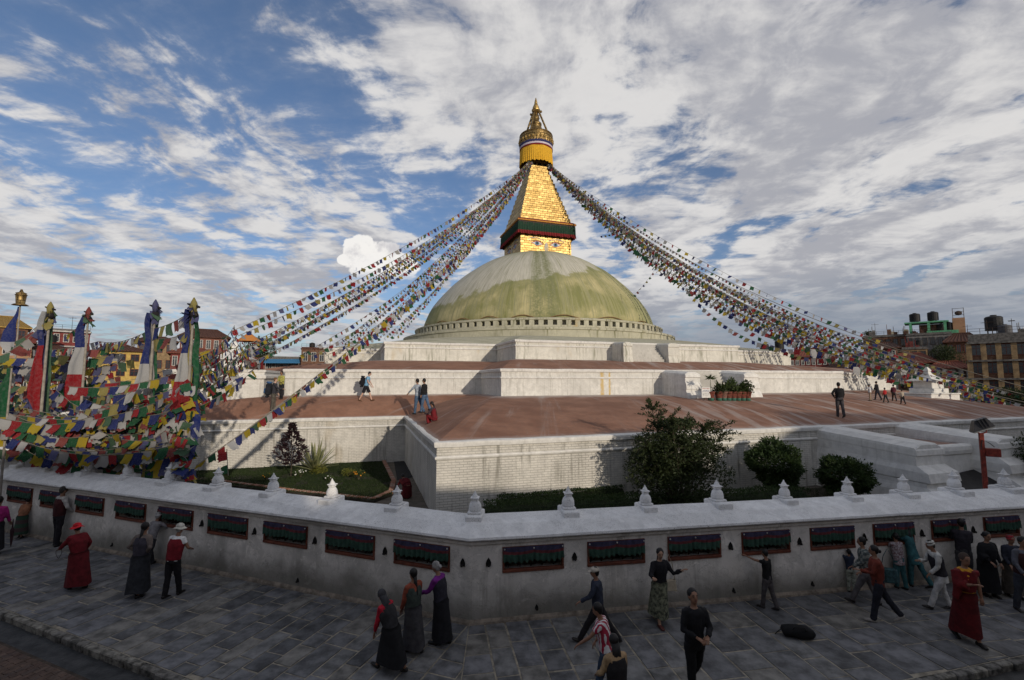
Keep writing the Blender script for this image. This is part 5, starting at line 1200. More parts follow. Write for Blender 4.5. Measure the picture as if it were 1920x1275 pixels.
def bush(loc,r,n,ls,mat_,name,label,cat='bush',solid=False,zr=None,stem=None,lift=0.,flat=0.,seed=0,lumps=9,mats2=None,flowers=None):
    random.seed(100+seed); t=empty(name,tuple(loc),0,label,cat); zr=zr or r
    cs=[(Vector((random.uniform(-.55,.55)*r,random.uniform(-.55,.55)*r,random.uniform(-.45,.55)*zr)),random.uniform(.35,.6)) for _ in range(lumps)]
    m=MB(); 
    for k in range(n):
        c,s=random.choice(cs); v=Vector((random.gauss(0,1),random.gauss(0,1),random.gauss(0,1))).normalized()*random.uniform(.55,1.02)**.5
        if solid: c=Vector((0,0,0)); s=(.90+.34*noise.noise(v.normalized()*1.7+Vector((seed,0,0)))+.22*noise.noise(v.normalized()*5))*(1.-.16*max(0,-v.z))
        q_=c+Vector((v.x*s*r,v.y*s*r,v.z*s*zr)); q_.z+=zr+lift
        if q_.z<.02: q_.z=random.uniform(.02,.2)
        leaf(m,q_,ls*random.uniform(.6,1.3),v+Vector((random.gauss(0,.6),random.gauss(0,.6),random.gauss(0,.5))),0)
    if solid:
        for k in range(70):
            v=Vector((random.gauss(0,1),random.gauss(0,1),random.gauss(.35,.9))).normalized(); L=random.uniform(.1,.38)
            for i in range(9): leaf(m,Vector((v.x*r*(.85+L*i/9),v.y*r*(.85+L*i/9),zr+lift+v.z*zr*(.85+L*i/9))),random.uniform(.07,.13),v+Vector((random.gauss(0,.6),random.gauss(0,.6),random.gauss(0,.5))),0)
    m.build('crown',mat_,t)
    m=MB(); m.tube([(0,0,-.05),(.02,0,lift*.5+.1),(0,.02,lift+zr*.6)],[.06,.05,.03],7)
    for a in range(4): m.tube([(0,0,lift*.6+.1),(.4*r*math.cos(a*1.6),.4*r*math.sin(a*1.6),lift+zr)],[.035,.012],5)
    m.build('trunk',BARK,t)
    if flowers:
        fm,nf=flowers; m=MB()
        for k in range(nf):
            v=Vector((random.gauss(0,1),random.gauss(0,1),abs(random.gauss(0,1)))).normalized(); m.ball((v.x*r*.95,v.y*r*.95,zr+lift+v.z*zr*.8),random.uniform(.025,.04),6,4)
        m.build('flowers',fm,t)
    return t
FY=mat('orange_petal',(.75,.30,.02),.7,.1); FW=mat('white_petal',(.7,.7,.66),.7,.1)
bush(plant_at(600,888),.45,700,.09,LF['yel'],'low_shrub','low yellow-green shrub around the foot of the agave',zr=.22,seed=1)
bush(plant_at(655,893),.40,500,.08,LF['yel'],'low_shrub','small yellow-green bush to the right of the agave',zr=.22,seed=2)
bush(plant_at(563,895),.38,420,.08,LF['mid'],'flowering_plant','clump with tiny white flowers in the left bed',zr=.20,seed=3,flowers=(FW,16))
bush(plant_at(672,900),.34,380,.08,LF['mid'],'flowering_plant','clump with orange marigolds near the right end of the left bed',zr=.26,seed=4,flowers=(FY,12))
bush(plant_at(500,900),.25,260,.08,LF['mid'],'flowering_plant','small marigold clump behind the fifth finial from the left',zr=.18,seed=5,flowers=(FY,5))
bush(plant_at(618,903),.22,220,.08,LF['mid'],'flowering_plant','small leafy clump with one white bloom in front of the agave',zr=.16,seed=6,flowers=(FW,4))
# black sheet and passage floor
p=G(745,883); q=G(765,905)
mb=MB(); a=G(738,862,.02);b=G(756,862,.02);c=G(778,893,.02);d=G(745,900,.02); mb.prism([(v.x,v.y) for v in (d,c,b,a)],.002,.03); mb.build('dark_sheet',cloth((.02,.02,.022)),label='dark plastic sheet on the ground in the narrow passage',cat='sheet')
# right garden: soil, clipped hedge in two rows, big feathery shrub-tree, round bushes
def ab_ground(u,v): p=G(u,v,0); return p
RB=[(CORNER+Vector((.25,1.5))),(P2(-21.2,46.7)),(P2(-3.2,46.7)),(P2(-3.6,50.6)),(CORNER+dr*17.2-nr*1.5),(CORNER+dr*1.-nr*1.5)]
mb=MB(); mb.prism([(p.x,p.y) for p in RB],0,.06) ; mb.build('garden_soil',DKSOIL,kind='structure')
lawn('grass_patch',[(p.x,p.y) for p in RB],.06,220,.07,'thin grass over the dark soil of the right garden',GRASS)
def hedge(pts,w,h,label,seed):
    random.seed(seed); t=empty('clipped_hedge',(pts[0][0],pts[0][1],0),0,label,'hedge'); o=Vector((pts[0][0],pts[0][1],0)); m=MB(); core=MB()
    for i in range(len(pts)-1):
        a=Vector((*pts[i],0)); b=Vector((*pts[i+1],0)); L=(b-a).length; d=(b-a).normalized(); s=Vector((-d.y,d.x,0))
        core.tube([a-o+Vector((0,0,h*.45)),b-o+Vector((0,0,h*.45))],[(w*.42,h*.44)]*2,8,side=s)
        for k in range(int(L*900)):
            x=random.uniform(0,L); f_=random.random()
            hh=h*(1+.10*noise.noise(Vector((x*1.3,seed,0)))); 
            if f_<.6: q_=a+d*x+s*random.uniform(-.5,.5)*w+Vector((0,0,hh*random.uniform(.92,1.04)))
            else: q_=a+d*x+s*(random.choice((-.5,.5))*w*random.uniform(.9,1.06))+Vector((0,0,hh*random.random()))
            leaf(m,q_-o,random.uniform(.05,.10),Vector((random.gauss(0,.7),random.gauss(0,.7),random.uniform(.1,1.2))),0,.5)
    core.build('hedge_core',mat('hedge_inner',(.02,.03,.012),.95),t); m.build('hedge_leaves',LF['hedge'],t,kind='stuff')
hg=lambda L_:[(G(u,v,.75).x,G(u,v,.75).y) for u,v in L_]
hedge(hg([(908,946),(1060,936),(1200,931),(1330,927),(1500,914)]),.9,.78,'front row of clipped hedge just behind the wall, right of the corner',11)
hedge(hg([(935,932),(1060,920),(1165,910)]),.6,.75,'back row of clipped hedge close to the foot of the terrace wall',12)
# the large feathery shrub
random.seed(21); p=G(1272,905); base=Vector((p.x,p.y-1.2*0,0)); base=Vector((D(1272,900,18.2).x,18.2,0))
t=empty('feathery_tree',tuple(base),0,'large loose dark green shrub-like tree with wispy shoots in the right garden','tree')
m=MB(); tips=[]
for k in range(15):
    a=random.uniform(0,6.28); sp=random.uniform(.2,1.); top=Vector((math.cos(a)*sp*1.9,math.sin(a)*sp*1.5,random.uniform(2.6,4.75)*(1-.22*sp)))
    r0=.055; mid=top*.5+Vector((random.gauss(0,.12),random.gauss(0,.12),-.1)); b_=Vector((random.gauss(0,.12),random.gauss(0,.1),0)); m.tube([b_,mid*.5+b_*.5,mid,top],[r0,.045,.03,.01],6); tips.append((mid,top))
m.build('trunk',BARK,t)
m=MB(); tw=MB()
for k in range(420):
    mid,top=random.choice(tips); s0=mid.lerp(top,random.random()**.7); a=random.uniform(0,6.28); L=random.uniform(.4,.95); el=random.uniform(-.9,1.1)
    if s0.z>3.0: el=random.uniform(.1,1.4)
    d=Vector((math.cos(a)*math.cos(el),math.sin(a)*math.cos(el),math.sin(el)+.1)); pr_=None
    if s0.z+d.z*L>5.15: L*=.5
    for i in range(30):
        f_=i/29; q_=s0+d*L*f_+Vector((0,0,-.35*f_*f_*L)); 
        for j in range(2): leaf(m,q_+Vector((random.gauss(0,.03),random.gauss(0,.03),random.gauss(0,.03))),random.uniform(.07,.13),d+Vector((random.gauss(0,.7),random.gauss(0,.7),random.gauss(0,.6))),0,.38)
    tw.tube([s0,s0+d*L*.5+Vector((0,0,-.09*L)),s0+d*L+Vector((0,0,-.35*L))],[.009,.006,.002],3,cap=False)
for k in range(16000):   # denser inner foliage with gaps
    a=random.uniform(0,6.28); z=random.uniform(.25,3.7); rr=(1.85*math.sin(min(1,(z+.5)/4.4)*math.pi)**.6)*random.random()**.5
    q_=Vector((rr*math.cos(a)*1.12,rr*math.sin(a)*.95,z))
    if noise.noise(q_*1.7)<-.14: continue
    leaf(m,q_,random.uniform(.09,.15),None,0,.42)
m.build('crown',LF['dark'],t); tw.build('twigs',BARK,t)
def topiary(u,vb,y,r,zr,label,seed,lift=.45,n=5200,mt='hedge',flowers=None):
    p=D(u,vb,y); return bush((p.x,y,0),r,n,.125,LF[mt],'round_bush',label,zr=zr,lift=lift,seed=seed,lumps=16,flowers=flowers,solid=True)
topiary(1455,905,20.3,1.12,1.05,'tall rounded clipped bush on a short trunk standing before the terrace wall',31,.45,15000)
topiary(1584,905,19.8,1.0,.85,'lower rounded bush with a few orange blossoms beside the big stair block',32,.22,11000,flowers=(FY,6))
p=D(1962,905,21); bush((p.x,21,0),1.35,6000,.12,LF['dark'],'garden_tree','dark leafy tree behind the red lamp post at the right edge',cat='tree',zr=1.1,lift=.65,seed=33,lumps=18)
p=D(2050,880,23); bush((p.x,23,0),1.6,6000,.12,LF['mid'],'garden_tree','green tree cut off by the right edge of the photo below the terrace',cat='tree',zr=1.5,lift=1.1,seed=34,lumps=18)
p=D(1897,770,42); bush((p.x,42,2.2),3.0,7000,.22,LF['dark'],'dark_shrub','dark evergreen shrub mass beyond the terrace at the right edge',cat='shrub',zr=1.25,lift=-.2,seed=35,lumps=20)
random.seed(5)
SR=mat('pale_river_stone',(.28,.26,.22),.9,.2,8,.3)
for k,(u,v) in enumerate([(1538,905),(1545,912),(1556,917),(1568,918),(1612,920),(1620,916),(1626,922)]):
    p=G(u,v,.06); m=MB(); m.ball((0,0,.06),(.14,.11,.09),9,6); o=m.build('edging_stone',SR,smooth=True,label='rounded pale stone edging the soil below the orange-flecked bush',cat='stone',group='rounded stones edging the right garden',loc=(p.x,p.y,.04)); o.rotation_euler[2]=k
# black ramp sheets between the stair blocks
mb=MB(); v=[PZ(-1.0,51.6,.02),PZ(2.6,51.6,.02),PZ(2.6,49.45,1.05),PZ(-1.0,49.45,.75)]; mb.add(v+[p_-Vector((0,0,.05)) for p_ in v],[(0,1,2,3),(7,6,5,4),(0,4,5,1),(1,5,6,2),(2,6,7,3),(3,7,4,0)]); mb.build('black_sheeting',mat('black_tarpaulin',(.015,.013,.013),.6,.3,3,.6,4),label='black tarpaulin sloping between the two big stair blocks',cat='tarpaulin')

# potted plants and the notice by the middle stairs
TC=[mat('terracotta',(.21,.065,.045),.85,.3,5),mat('green_pot_base',(.05,.16,.12),.8,.15,9),mat('old_pot',(.24,.13,.10),.85,.2,9)]
p0=onroof(1352,752); dirp=(onroof(1405,750)-p0).normalized()
for k,(u,hh,kind) in enumerate([(1333,.9,'palm'),(1348,.35,'low'),(1357,1.0,'spike'),(1366,.5,'bush'),(1375,.65,'bush'),(1384,.7,'spike2'),(1393,.45,'bush'),(1402,.55,'bush')]):
    p=onroof(u,751); t=empty('potted_plant',(p.x,p.y,p.z-.02),0,{0:'potted palm with a thin bare stem beside the white notice',1:'potted plant with a short dark tuft, second from the notice',2:'potted plant with tall arching leaves, third from the notice',3:'small leafy potted plant in the middle of the row',4:'bushy dark potted plant, fourth from the right end',5:'spiky potted plant, third from the right end',6:'low round potted plant, second from the right end',7:'potted plant at the right end of the row against the stair block'}[k],'potted plant',group='potted plants in a row below the middle stairs')
    m=MB(); m.rev([(.0,0),(.17,0),(.19,.18)],(0,0),14); m.build('pot_foot',TC[1],t,smooth=True)
    m=MB(); m.rev([(.19,.18),(.24,.50),(.27,.52),(.27,.60),(.22,.60),(.20,.54),(0,.54)],(0,0),14); m.build('pot',TC[2] if k==2 else TC[0],t,smooth=True)
    m=MB()
    if kind=='palm':
        m.tube([(0,0,.55),(.01,0,1.2),(0,0,1.5)],[.02,.015,.012],5)
        for j in range(60): a=random.uniform(0,6.28); leaf(m,Vector((0,0,1.45)),random.uniform(.25,.5),Vector((math.cos(a),math.sin(a),random.uniform(-.3,.9))),0,.12)
    elif kind.startswith('spike'):
        for j in range(50):
            a=random.uniform(0,6.28); leaf(m,Vector((0,0,.55)),random.uniform(.4,hh*1.25),Vector((.5*math.cos(a),.5*math.sin(a),random.uniform(.4,1.3))),0,.10)
        for j in range(120): a=random.uniform(0,6.28); r=random.uniform(0,.25); leaf(m,Vector((r*math.cos(a),r*math.sin(a),.55+random.random()*hh*.5)),.14)
    else:
        for j in range(420): a=random.uniform(0,6.28); r=random.uniform(0,.36); leaf(m,Vector((r*math.cos(a),r*math.sin(a),.50+random.random()*hh*1.5*(1.1-r))),random.uniform(.12,.22))
    m.build('leaves',LF['dark' if k%2 else 'mid'],t)
p=onroof(1323,751); t=empty('notice_board',(p.x,p.y-.1,p.z),R(6),'white notice board with red heading standing before the potted plants','sign')
m=MB(); m.bbox((-.30,-.02,.18),(.30,.02,.84),.008); m.build('board',mat('white_board',(.70,.70,.68),.6,.08),t)
m=MB(); m.tube([(-.2,0,0),(-.2,.0,.2)],.015,6); m.tube([(.2,0,0),(.2,.0,.2)],.015,6); m.tube([(0,.25,0),(0,.02,.7)],.015,6); m.build('stand',mat('dark_iron',(.03,.03,.03),.6),t)
# writing too small to read in the photograph: lines of strokes of the same size and colour
INK=[cloth((.45,.04,.03)),cloth((.08,.11,.25)),cloth((.12,.12,.13))]
for row,(z,hgt,ci,x0,x1) in enumerate([(.745,.055,0,-.25,-.03),(.745,.055,0,.0,.22),(.62,.05,1,-.22,.24),(.54,.045,1,-.25,.20),(.43,.03,2,-.25,.22),(.37,.03,2,-.25,.18),(.30,.025,2,-.2,.12)]):
    m=MB(); x=x0
    while x<x1:
        w=random.uniform(.018,.034); m.box((x,-.0235,z),(x+w*.3,-.0205,z+hgt)); m.box((x+w*.3,-.0235,z+hgt*random.choice((0,.4,.8))),(x+w,-.0205,z+hgt*random.choice((.25,.55,1.)))) ; x+=w+.008
    m.build('lettering',INK[ci],t)

# lamp post
p=D(1849,925,14.6); t=empty('lamp_post',(p.x,p.y,0),R(-30),'red lamp post with a dark angled lamp head and red box behind the wall','lamp post')
RP=mat('red_iron',(.20,.030,.02),.6,.25,12,.2); DI=mat('dark_lamp_metal',(.035,.035,.04),.5,.2,9)
zt=D(1848,812,14.6).z
m=MB(); m.bbox((-.055,-.055,0),(.055,.055,zt),.01); m.build('post',RP,t)
m=MB(); m.tube([(0,0,zt-.02),(-.12,0,zt+.03),(-.14,0,zt+.14)],.02,6); m.tube([(0,0,zt-.02),(.12,0,zt+.03),(.14,0,zt+.14)],.02,6); m.build('bracket',RP,t)
m=MB(); z0=zt+.10; Lt=Matrix.Translation((0,0,z0+.16))@Matrix.Rotation(R(-24),4,'Y'); vs=[Lt@Vector(v) for v in ((-.30,-.20,-.13),(.26,-.20,-.13),(.26,.20,-.13),(-.30,.20,-.13),(-.10,-.13,.17),(.20,-.13,.17),(.20,.13,.17),(-.10,.13,.17))]
m.add(vs,[(0,3,2,1),(4,5,6,7),(0,1,5,4),(1,2,6,5),(2,3,7,6),(3,0,4,7)]); m.build('lamp_housing',DI,t)
for x in (-.02,.06,.14): m=MB(); m.box((x-.01,-.215,-.10),(x+.01,-.12,.18),0,Lt); m.build('cooling_fin',DI,t)
m=MB(); m.bbox((-.29,-.19,-.17),(.25,.19,-.132),.01,0,Lt); m.build('lamp_glass',mat('grey_glass',(.25,.26,.27),.2),t)
zb=D(1858,855,14.6).z
m=MB(); m.bbox((.06,-.09,zb),(.40,.10,zb+.25),.015); m.build('junction_box',RP,t)
m=MB(); m.tube([(.28,0,zb+.3),(.15,-.08,zb+.42),(0,-.07,zb+.5),(-.05,-.07,zb+.2)],.012,5); m.build('cable',DI,t)

# ================================================================== HOUSES AROUND THE PLAZA
GL=mat('dark_window_glass',(.03,.035,.045),.15,.3,3,spec=.6)
HM={'yellow':mat('yellow_render',(.52,.36,.11),.9,.15,2,.3),'ochre':mat('ochre_render',(.29,.20,.11),.9,.2,2,.3),'cream':mat('cream_render',(.45,.40,.30),.9,.2,2,.3),'brick':brickmat('red_brick',(.24,.075,.05),(.19,.06,.04),(.16,.11,.09)),
 'orange':brickmat('orange_brick',(.42,.22,.11),(.36,.18,.09),(.30,.22,.16)),'red':mat('red_render',(.19,.045,.04),.9,.2,2,.3),'grey':mat('grey_render',(.22,.21,.20),.9,.25,2,.3),'white':mat('dirty_white_render',(.48,.46,.43),.9,.2,2,.3),'green':mat('mint_render',(.12,.36,.20),.9,.15,2,.3),'brown':mat('brown_render',(.16,.085,.055),.9,.2,2,.3)}
RT={'tile':mat('brown_roof_tile',(.10,.045,.032),.85,.25,6,.6,25),'redtile':mat('red_roof_tile',(.22,.07,.045),.85,.2,6,.6,25),'concrete':mat('stained_concrete',(.16,.15,.14),.9,.3,3,.4),'orange':mat('orange_canvas',(.50,.20,.05),.8,.1),'gold':mat('dull_gilt_roof',(.38,.24,.06),.5,.2,5,metal=.4)}
FRM={'w':mat('white_frame',(.55,.54,.5),.7,.1),'b':mat('brown_frame',(.14,.045,.03),.7,.15),'d':mat('dark_frame',(.06,.04,.03),.7,.15)}
def house(u0,u1,vt,y,label,wall='brick',roof='flat',rt='concrete',floors=3,cols=4,fr='b',depth=10,vb=None,band=None,winw=.5,winh=.5,turn=0,rail=False,name='town_house',zb=-.1,firstrow=0,parapet=.5,shallow=None,rh=1.8,over=.6,pillars=False):
    a=D(u0,650,y); b=D(u1,650,y); um=(u0+u1)/2; c=D(um,650,y); az=math.atan2(c.x,c.y)
    wdt=(math.atan2(b.x,b.y)-math.atan2(a.x,a.y))*math.hypot(c.x,c.y)/math.cos(R(turn)); zt=D(um,vt,y).z
    rz=-az+R(turn); t=empty(name,(c.x,c.y,0),rz,label,'house')
    wm=HM[wall]; w2=wdt/2
    m=MB(); m.box((-w2,0,zb),(w2,depth,zt)); m.build('wall',wm,t)
    if band:
        fh=(zt-0)/floors
        for i in range(1,floors+1):
            m=MB(); z=fh*i-.12; m.box((-w2-.12,-.55,z-.05),(w2+.12,-.001,z+.22)); m.build('string_course',HM[band] if band in HM else RT[band],t)
    if roof=='flat':
        m=MB(); m.box((-w2-.2,-.2,zt),(w2+.2,depth+.2,zt+.18)); 
        for lo,hi in (((-w2,0,zt+.18),(w2,.15,zt+parapet)),((-w2,depth-.15,zt+.18),(w2,depth,zt+parapet)),((-w2,.15,zt+.18),(-w2+.15,depth-.15,zt+parapet)),((w2-.15,.15,zt+.18),(w2,depth-.15,zt+parapet))): m.box(lo,hi)
        m.build('roof',RT[rt],t)
        if rail:
            m=MB(); n=max(3,int(wdt/1.2)); 
            for i in range(n+1): x=-w2+wdt*i/n; m.tube([(x,.08,zt+parapet-.02),(x,.08,zt+parapet+.85)],.03,5)
            for h_ in (.45,.82): m.tube([(-w2,.08,zt+parapet+h_),(w2,.08,zt+parapet+h_)],.025,5)
            m.build('railing',FRM['d'],t)
    else:
        o=over; z=zt; mid=depth/2; L=w2*.55 if roof=='hip' else w2+o
        vs=[(-w2-o,-o,z),(w2+o,-o,z),(w2+o,depth+o,z),(-w2-o,depth+o,z),(-L,mid,z+rh),(L,mid,z+rh)]
        vs2=[(x,y_,zz-.16) for x,y_,zz in vs[:4]]
        m=MB(); m.add(vs+vs2,[(0,1,5,4),(1,2,5),(2,3,4,5),(3,0,4),(0,6,7,1),(1,7,8,2),(2,8,9,3),(3,9,6,0),(9,8,7,6)]); ro=m.build('roof',RT[rt],t)
        m=MB(); k=int((2*w2+2*o)/.55)
        for i in range(k+1):        # tile ribs running down the front slope
            f_=i/k; x=-w2-o+(2*w2+2*o)*f_; x2=-L+2*L*f_; m.tube([(x,-o,z+.03),(x2,mid,z+rh+.03)],.06,4,cap=False)
        m.tube([(-L,mid,z+rh+.04),(L,mid,z+rh+.04)],.12,6); m.build('tile_ribs',RT[rt],ro,kind='stuff')
    fh=zt/floors; cw=wdt/cols; meF=meP=None
    for i in range(firstrow,floors):
        for j in range(cols):
            x=-w2+cw*(j+.5); ww=cw*winw; h_=fh*winh; z=fh*i+fh*.30
            if meF is None:
                m=MB(); q=.09
                m.box((-ww/2-q,-.10,-q),(ww/2+q,.05,0)); m.box((-ww/2-q,-.10,h_),(ww/2+q,.05,h_+q)); m.box((-ww/2-q,-.10,0),(-ww/2,.05,h_)); m.box((ww/2,-.10,0),(ww/2+q,.05,h_)); m.box((-.03,-.07,0),(.03,.03,h_)); m.box((-ww/2,-.07,h_*.68),(-.03,.03,h_*.68+.05)); m.box((.03,-.07,h_*.68),(ww/2,.03,h_*.68+.05))
                fo=m.build('window',FRM[fr],t); meF=fo.data; m=MB(); m.box((-ww/2,-.03,0),(ww/2,-.02,h_)); po=m.build('pane',GL,fo); meP=po.data
            else: fo=link('window',meF,t); po=link('pane',meP,fo)
            fo.location=(x,0,z)
    if pillars:
        for j in range(cols+1):
            m=MB(); x=-w2+cw*j; m.box((x-.30,-.30,0),(x+.30,-.001,zt)); m.build('pillar',HM[pillars],t)
    return t,wdt,zt
def on(tt,dx,dy,dz=0):
    t,w,zt=tt; M_=Matrix.Translation(t.location)@Matrix.Rotation(t.rotation_euler[2],4,'Z'); return M_@Vector((dx*w,dy,zt+dz))
TK=mat('black_plastic_tank',(.018,.018,.020),.6,.15,5); TKG=mat('grey_plastic_tank',(.10,.10,.11),.6,.15,5)
def tank(p,r,h,label,m_=None,stand=.3):
    t=empty('water_tank',tuple(p),random.random(),label,'water tank')
    m=MB(); pr=[(0,stand)]; n=9
    for i in range(n): z=stand+h*.82*i/n; pr+=[(r,z),(r,z+h*.82/n*.55),(r*.955,z+h*.82/n*.62),(r*.955,z+h*.82/n*.93)]
    pr+=[(r,stand+h*.82),(r*.8,stand+h*.9),(r*.35,stand+h*.94)]; m.rev(pr,(0,0),18); m.build('tank_body',m_ or TK,t)
    m=MB(); m.rev([(r*.36,stand+h*.93),(r*.36,stand+h),(0,stand+h*1.01)],(0,0),12); m.build('lid',m_ or TK,t)
    m=MB(); 
    for a in range(4): m.tube([(r*.7*math.cos(a*1.57+.7),r*.7*math.sin(a*1.57+.7),0),(r*.7*math.cos(a*1.57+.7),r*.7*math.sin(a*1.57+.7),stand)],.06,5)
    m.build('stand',FRM['d'],t)
def antenna(p,h,label):
    t=empty('roof_antenna',tuple(p),random.random()*3,label,'antenna'); m=MB(); m.tube([(0,0,0),(0,0,h)],[.05,.03],5); m.build('mast',FRM['d'],t)
    m=MB(); m.tube([(-.7,0,h*.9),(.7,0,h*.9)],.025,4)
    for x in (-.6,-.3,0,.3,.6): m.tube([(x,-.35,h*.9),(x,.35,h*.9)],.018,4)
    m.build('aerial',FRM['d'],t)
# left
a=house(-60,62,640,78,'orange brick house with pale arched windows at the far left behind the flags','orange','hip','tile',4,6,'w',depth=9,rh=1.5)
b=house(-70,52,612,92,'tall house with a dull gold canopy roof showing at the top left edge','brown','hip','gold',5,5,'b',rh=2.6)
b=house(60,118,655,84,'brown brick house behind the second flagpole','brick','hip','tile',4,3,'w',rh=1.3)
c=house(96,168,622,92,'red rendered house with a white roof terrace left of the yellow house','red','flat','concrete',5,4,'w',rail=True,band='white')
d=house(168,190,690,86,'narrow pale house with dark doorways beside the yellow house','cream','flat','concrete',3,2,'d')
e=house(190,268,657,80,'bright yellow house with red-brown windows behind the flags on the left','yellow','hip','tile',4,3,'b',rh=1.2,winw=.55,winh=.42,turn=8)
f=house(258,326,640,96,'yellow house with dark brown roof just right of the bright yellow one','ochre','hip','tile',4,4,'b',rh=1.3,over=.9)
g_=house(338,428,632,104,'long house with a dark brown tiled roof behind the rightmost flagpoles','brick','hip','tile',4,6,'w',rh=2.2)
h_=house(322,400,662,90,'low red house below the long brown roof on the left','red','hip','redtile',3,5,'w',rh=1.2)
house(402,500,668,112,'low brick house behind the small shrine on the left','brick','flat','concrete',3,5,'w')
k_=house(500,575,672,118,'low house with a blue awning behind the left end of the terraces','grey','flat','concrete',2,5,'w')
l_=house(566,642,655,118,'brown shop house with a flat dark roof left of the upper terrace','brown','flat','tile',3,5,'w',rail=True)
p=on(k_,0,-.2,0); t=empty('awning',(p.x,p.y,p.z-1.2),k_[0].rotation_euler[2],'blue sloping awning on the low grey house','awning'); m=MB(); m.add([(-6,0,.9),(3,0,1.1),(3.2,-3,0),(-6.2,-3,-.1),(-6,0,.8),(3,0,1.),(3.2,-3,-.1),(-6.2,-3,-.2)],[(0,3,2,1),(4,5,6,7),(3,7,6,2),(0,4,7,3),(1,2,6,5)]); m.build('canvas',cloth((.05,.20,.38)),t); m=MB(); m.tube([(3.1,-2.9,0),(3.1,-2.9,-3)],.06,5); m.tube([(-6.1,-2.9,0),(-6.1,-2.9,-3)],.06,5); m.build('pole',FRM['d'],t)
p=D(467,632,80); t=empty('orange_canopy',(p.x,p.y,p.z-.8),0,'small orange cone canopy above the roofs left of the terraces','canopy'); m=MB(); m.rev([(2.1,0),(1.2,.7),(.25,1.5),(.05,1.7)],(0,0),14); m.build('canvas',RT['orange'],t); m=MB(); m.tube([(0,0,-p.z+.8),(0,0,1.2)],.12,6); m.build('pole',FRM['d'],t)
p=D(490,700,96); bush((p.x,p.y,5.5),3.2,3200,.40,LF['dark'],'roof_tree','dark tree rising above the roofs beside the orange canopy',cat='tree',zr=3.0,lift=3.2,seed=41,lumps=14)
antenna(on(l_,.2,3),3.0,'thin antenna on the brown shop house roof'); antenna(on(c,.0,3),3.4,'thin antenna on the red house with the roof terrace')
tank(on(b,.1,3,1.2),.8,1.5,'dark water tank on the brown brick house roof')
tank(on(l_,-.25,3,.4),.7,1.2,'dark water tank on the brown shop house')
# right
m_=house(1425,1490,668,108,'dark red house with small white-framed windows right of the terraces','red','hip','redtile',4,6,'w',rh=1.6,turn=12,winw=.42,winh=.35)
n_=house(1478,1560,668,100,'red pagoda-roofed house with a row of white windows behind the right flags','red','hip','redtile',4,8,'w',rh=2.0,winw=.5,winh=.36)
o_=house(1545,1650,690,92,'low brick house under the thick flags at the right','brick','hip','tile',3,9,'w',rh=1.6,winw=.5)
p_=house(1618,1700,632,104,'dark house with a flat concrete roof terrace behind the right flags','brown','flat','concrete',5,6,'d',rail=True)
q_=house(1665,1745,680,88,'cream house with a projecting red-brown tiled roof behind the right shrine','ochre','hip','redtile',3,5,'b',rh=2.0,over=1.2)
r_=house(1700,1785,628,98,'unfinished grey house with a mint green roof room and tanks','grey','flat','concrete',5,6,'d',rail=True)
s_=house(1740,1812,690,80,'white colonnaded house with a red tiled roof left of the large brown house','white','hip','redtile',3,5,'b',rh=1.3,pillars='white',winw=.6)
t_=house(1775,1835,640,92,'house with a long brown sloping roof behind the colonnaded house','brown','hip','tile',4,4,'b',rh=2.0)
u_=house(1812,1990,640,66,'large brown house with ochre pillars and wide dark windows at the right edge','brown','flat','concrete',4,6,'b',rail=True,band='concrete',pillars='ochre',winw=.62,winh=.56,depth=12,parapet=1.3)
p=on(r_,.05,1.5,.2); t=empty('roof_room',tuple(p),r_[0].rotation_euler[2],'mint green open roof room on the unfinished grey house','roof room')
m=MB(); m.box((-4.2,0,2.6),(3.0,4.5,2.9)); m.build('roof_slab',HM['green'],t)
for x,y__ in ((-3.2,.3),(-.2,.3),(2.4,.3),(-3.2,4),(2.4,4)): m=MB(); m.box((x-.22,y__-.22,0),(x+.22,y__+.22,2.6)); m.build('column',HM['green'],t)
m=MB(); m.box((-1.8,1.5,0),(2.0,3.9,2.3)); m.build('inner_wall',HM['brown'],t)
m=MB(); m.box((-.6,.06,0),(4.4,.2,.75)); m.build('parapet',HM['green'],t)
q0=Vector(p); Mr=Matrix.Rotation(r_[0].rotation_euler[2],3,'Z')
tank(q0+Mr@Vector((-2.4,2,2.9)),.95,1.9,'black water tank on the left of the mint green roof room'); tank(q0+Mr@Vector((.6,2,2.9)),.95,2.0,'black water tank on the right of the mint green roof room')
t=empty('brick_stair_tower',tuple(q0+Mr@Vector((4.6,1.5,0))),r_[0].rotation_euler[2],'narrow brick stair tower with a scaffold frame beside the mint roof room','tower'); m=MB(); m.box((-1,-.8,0),(.9,.9,3.3)); m.build('wall',HM['orange'],t)
m=MB()
for x in (-.9,.8): m.tube([(x,-.7,3.3),(x,-.7,5.4)],.05,4)
for z in (3.9,4.6,5.3): m.tube([(-.9,-.7,z),(.8,-.7,z)],.04,4)
m.ball((0,-.6,4.3),(.6,.25,.5),8,6); m.build('frame',FRM['d'],t)
tank(on(r_,.30,3,.6),.8,1.6,'dark tank at the right end of the unfinished grey house, left of the pair'); tank(on(r_,.40,4,.6),.75,1.5,'grey tank in the middle of the three at the right end',TKG); tank(on(r_,.47,3,.7),.8,1.8,'black tank at the right end of the three')
tank(on(u_,-.20,4,1.2),1.05,2.4,'big black water tank on the large brown house at the right edge',stand=.8); tank(on(u_,-.08,3,1.0),.8,1.6,'grey water tank beside the big black one',TKG,.2)
for k,(hh_,dx,lab) in enumerate(((r_,.1,'mast on the mint roof house'),(t_,.2,'thin mast on the long brown roof'),(u_,-.28,'tall thin mast left of the big black tank'),(u_,.0,'thin mast right of the grey tank'),(p_,-.2,'aerial on the dark house behind the flags'),(n_,.1,'aerial on the red pagoda-roofed house'))): antenna(on(hh_,dx,3),3.6,'thin '+lab if not lab.startswith('t') else lab)
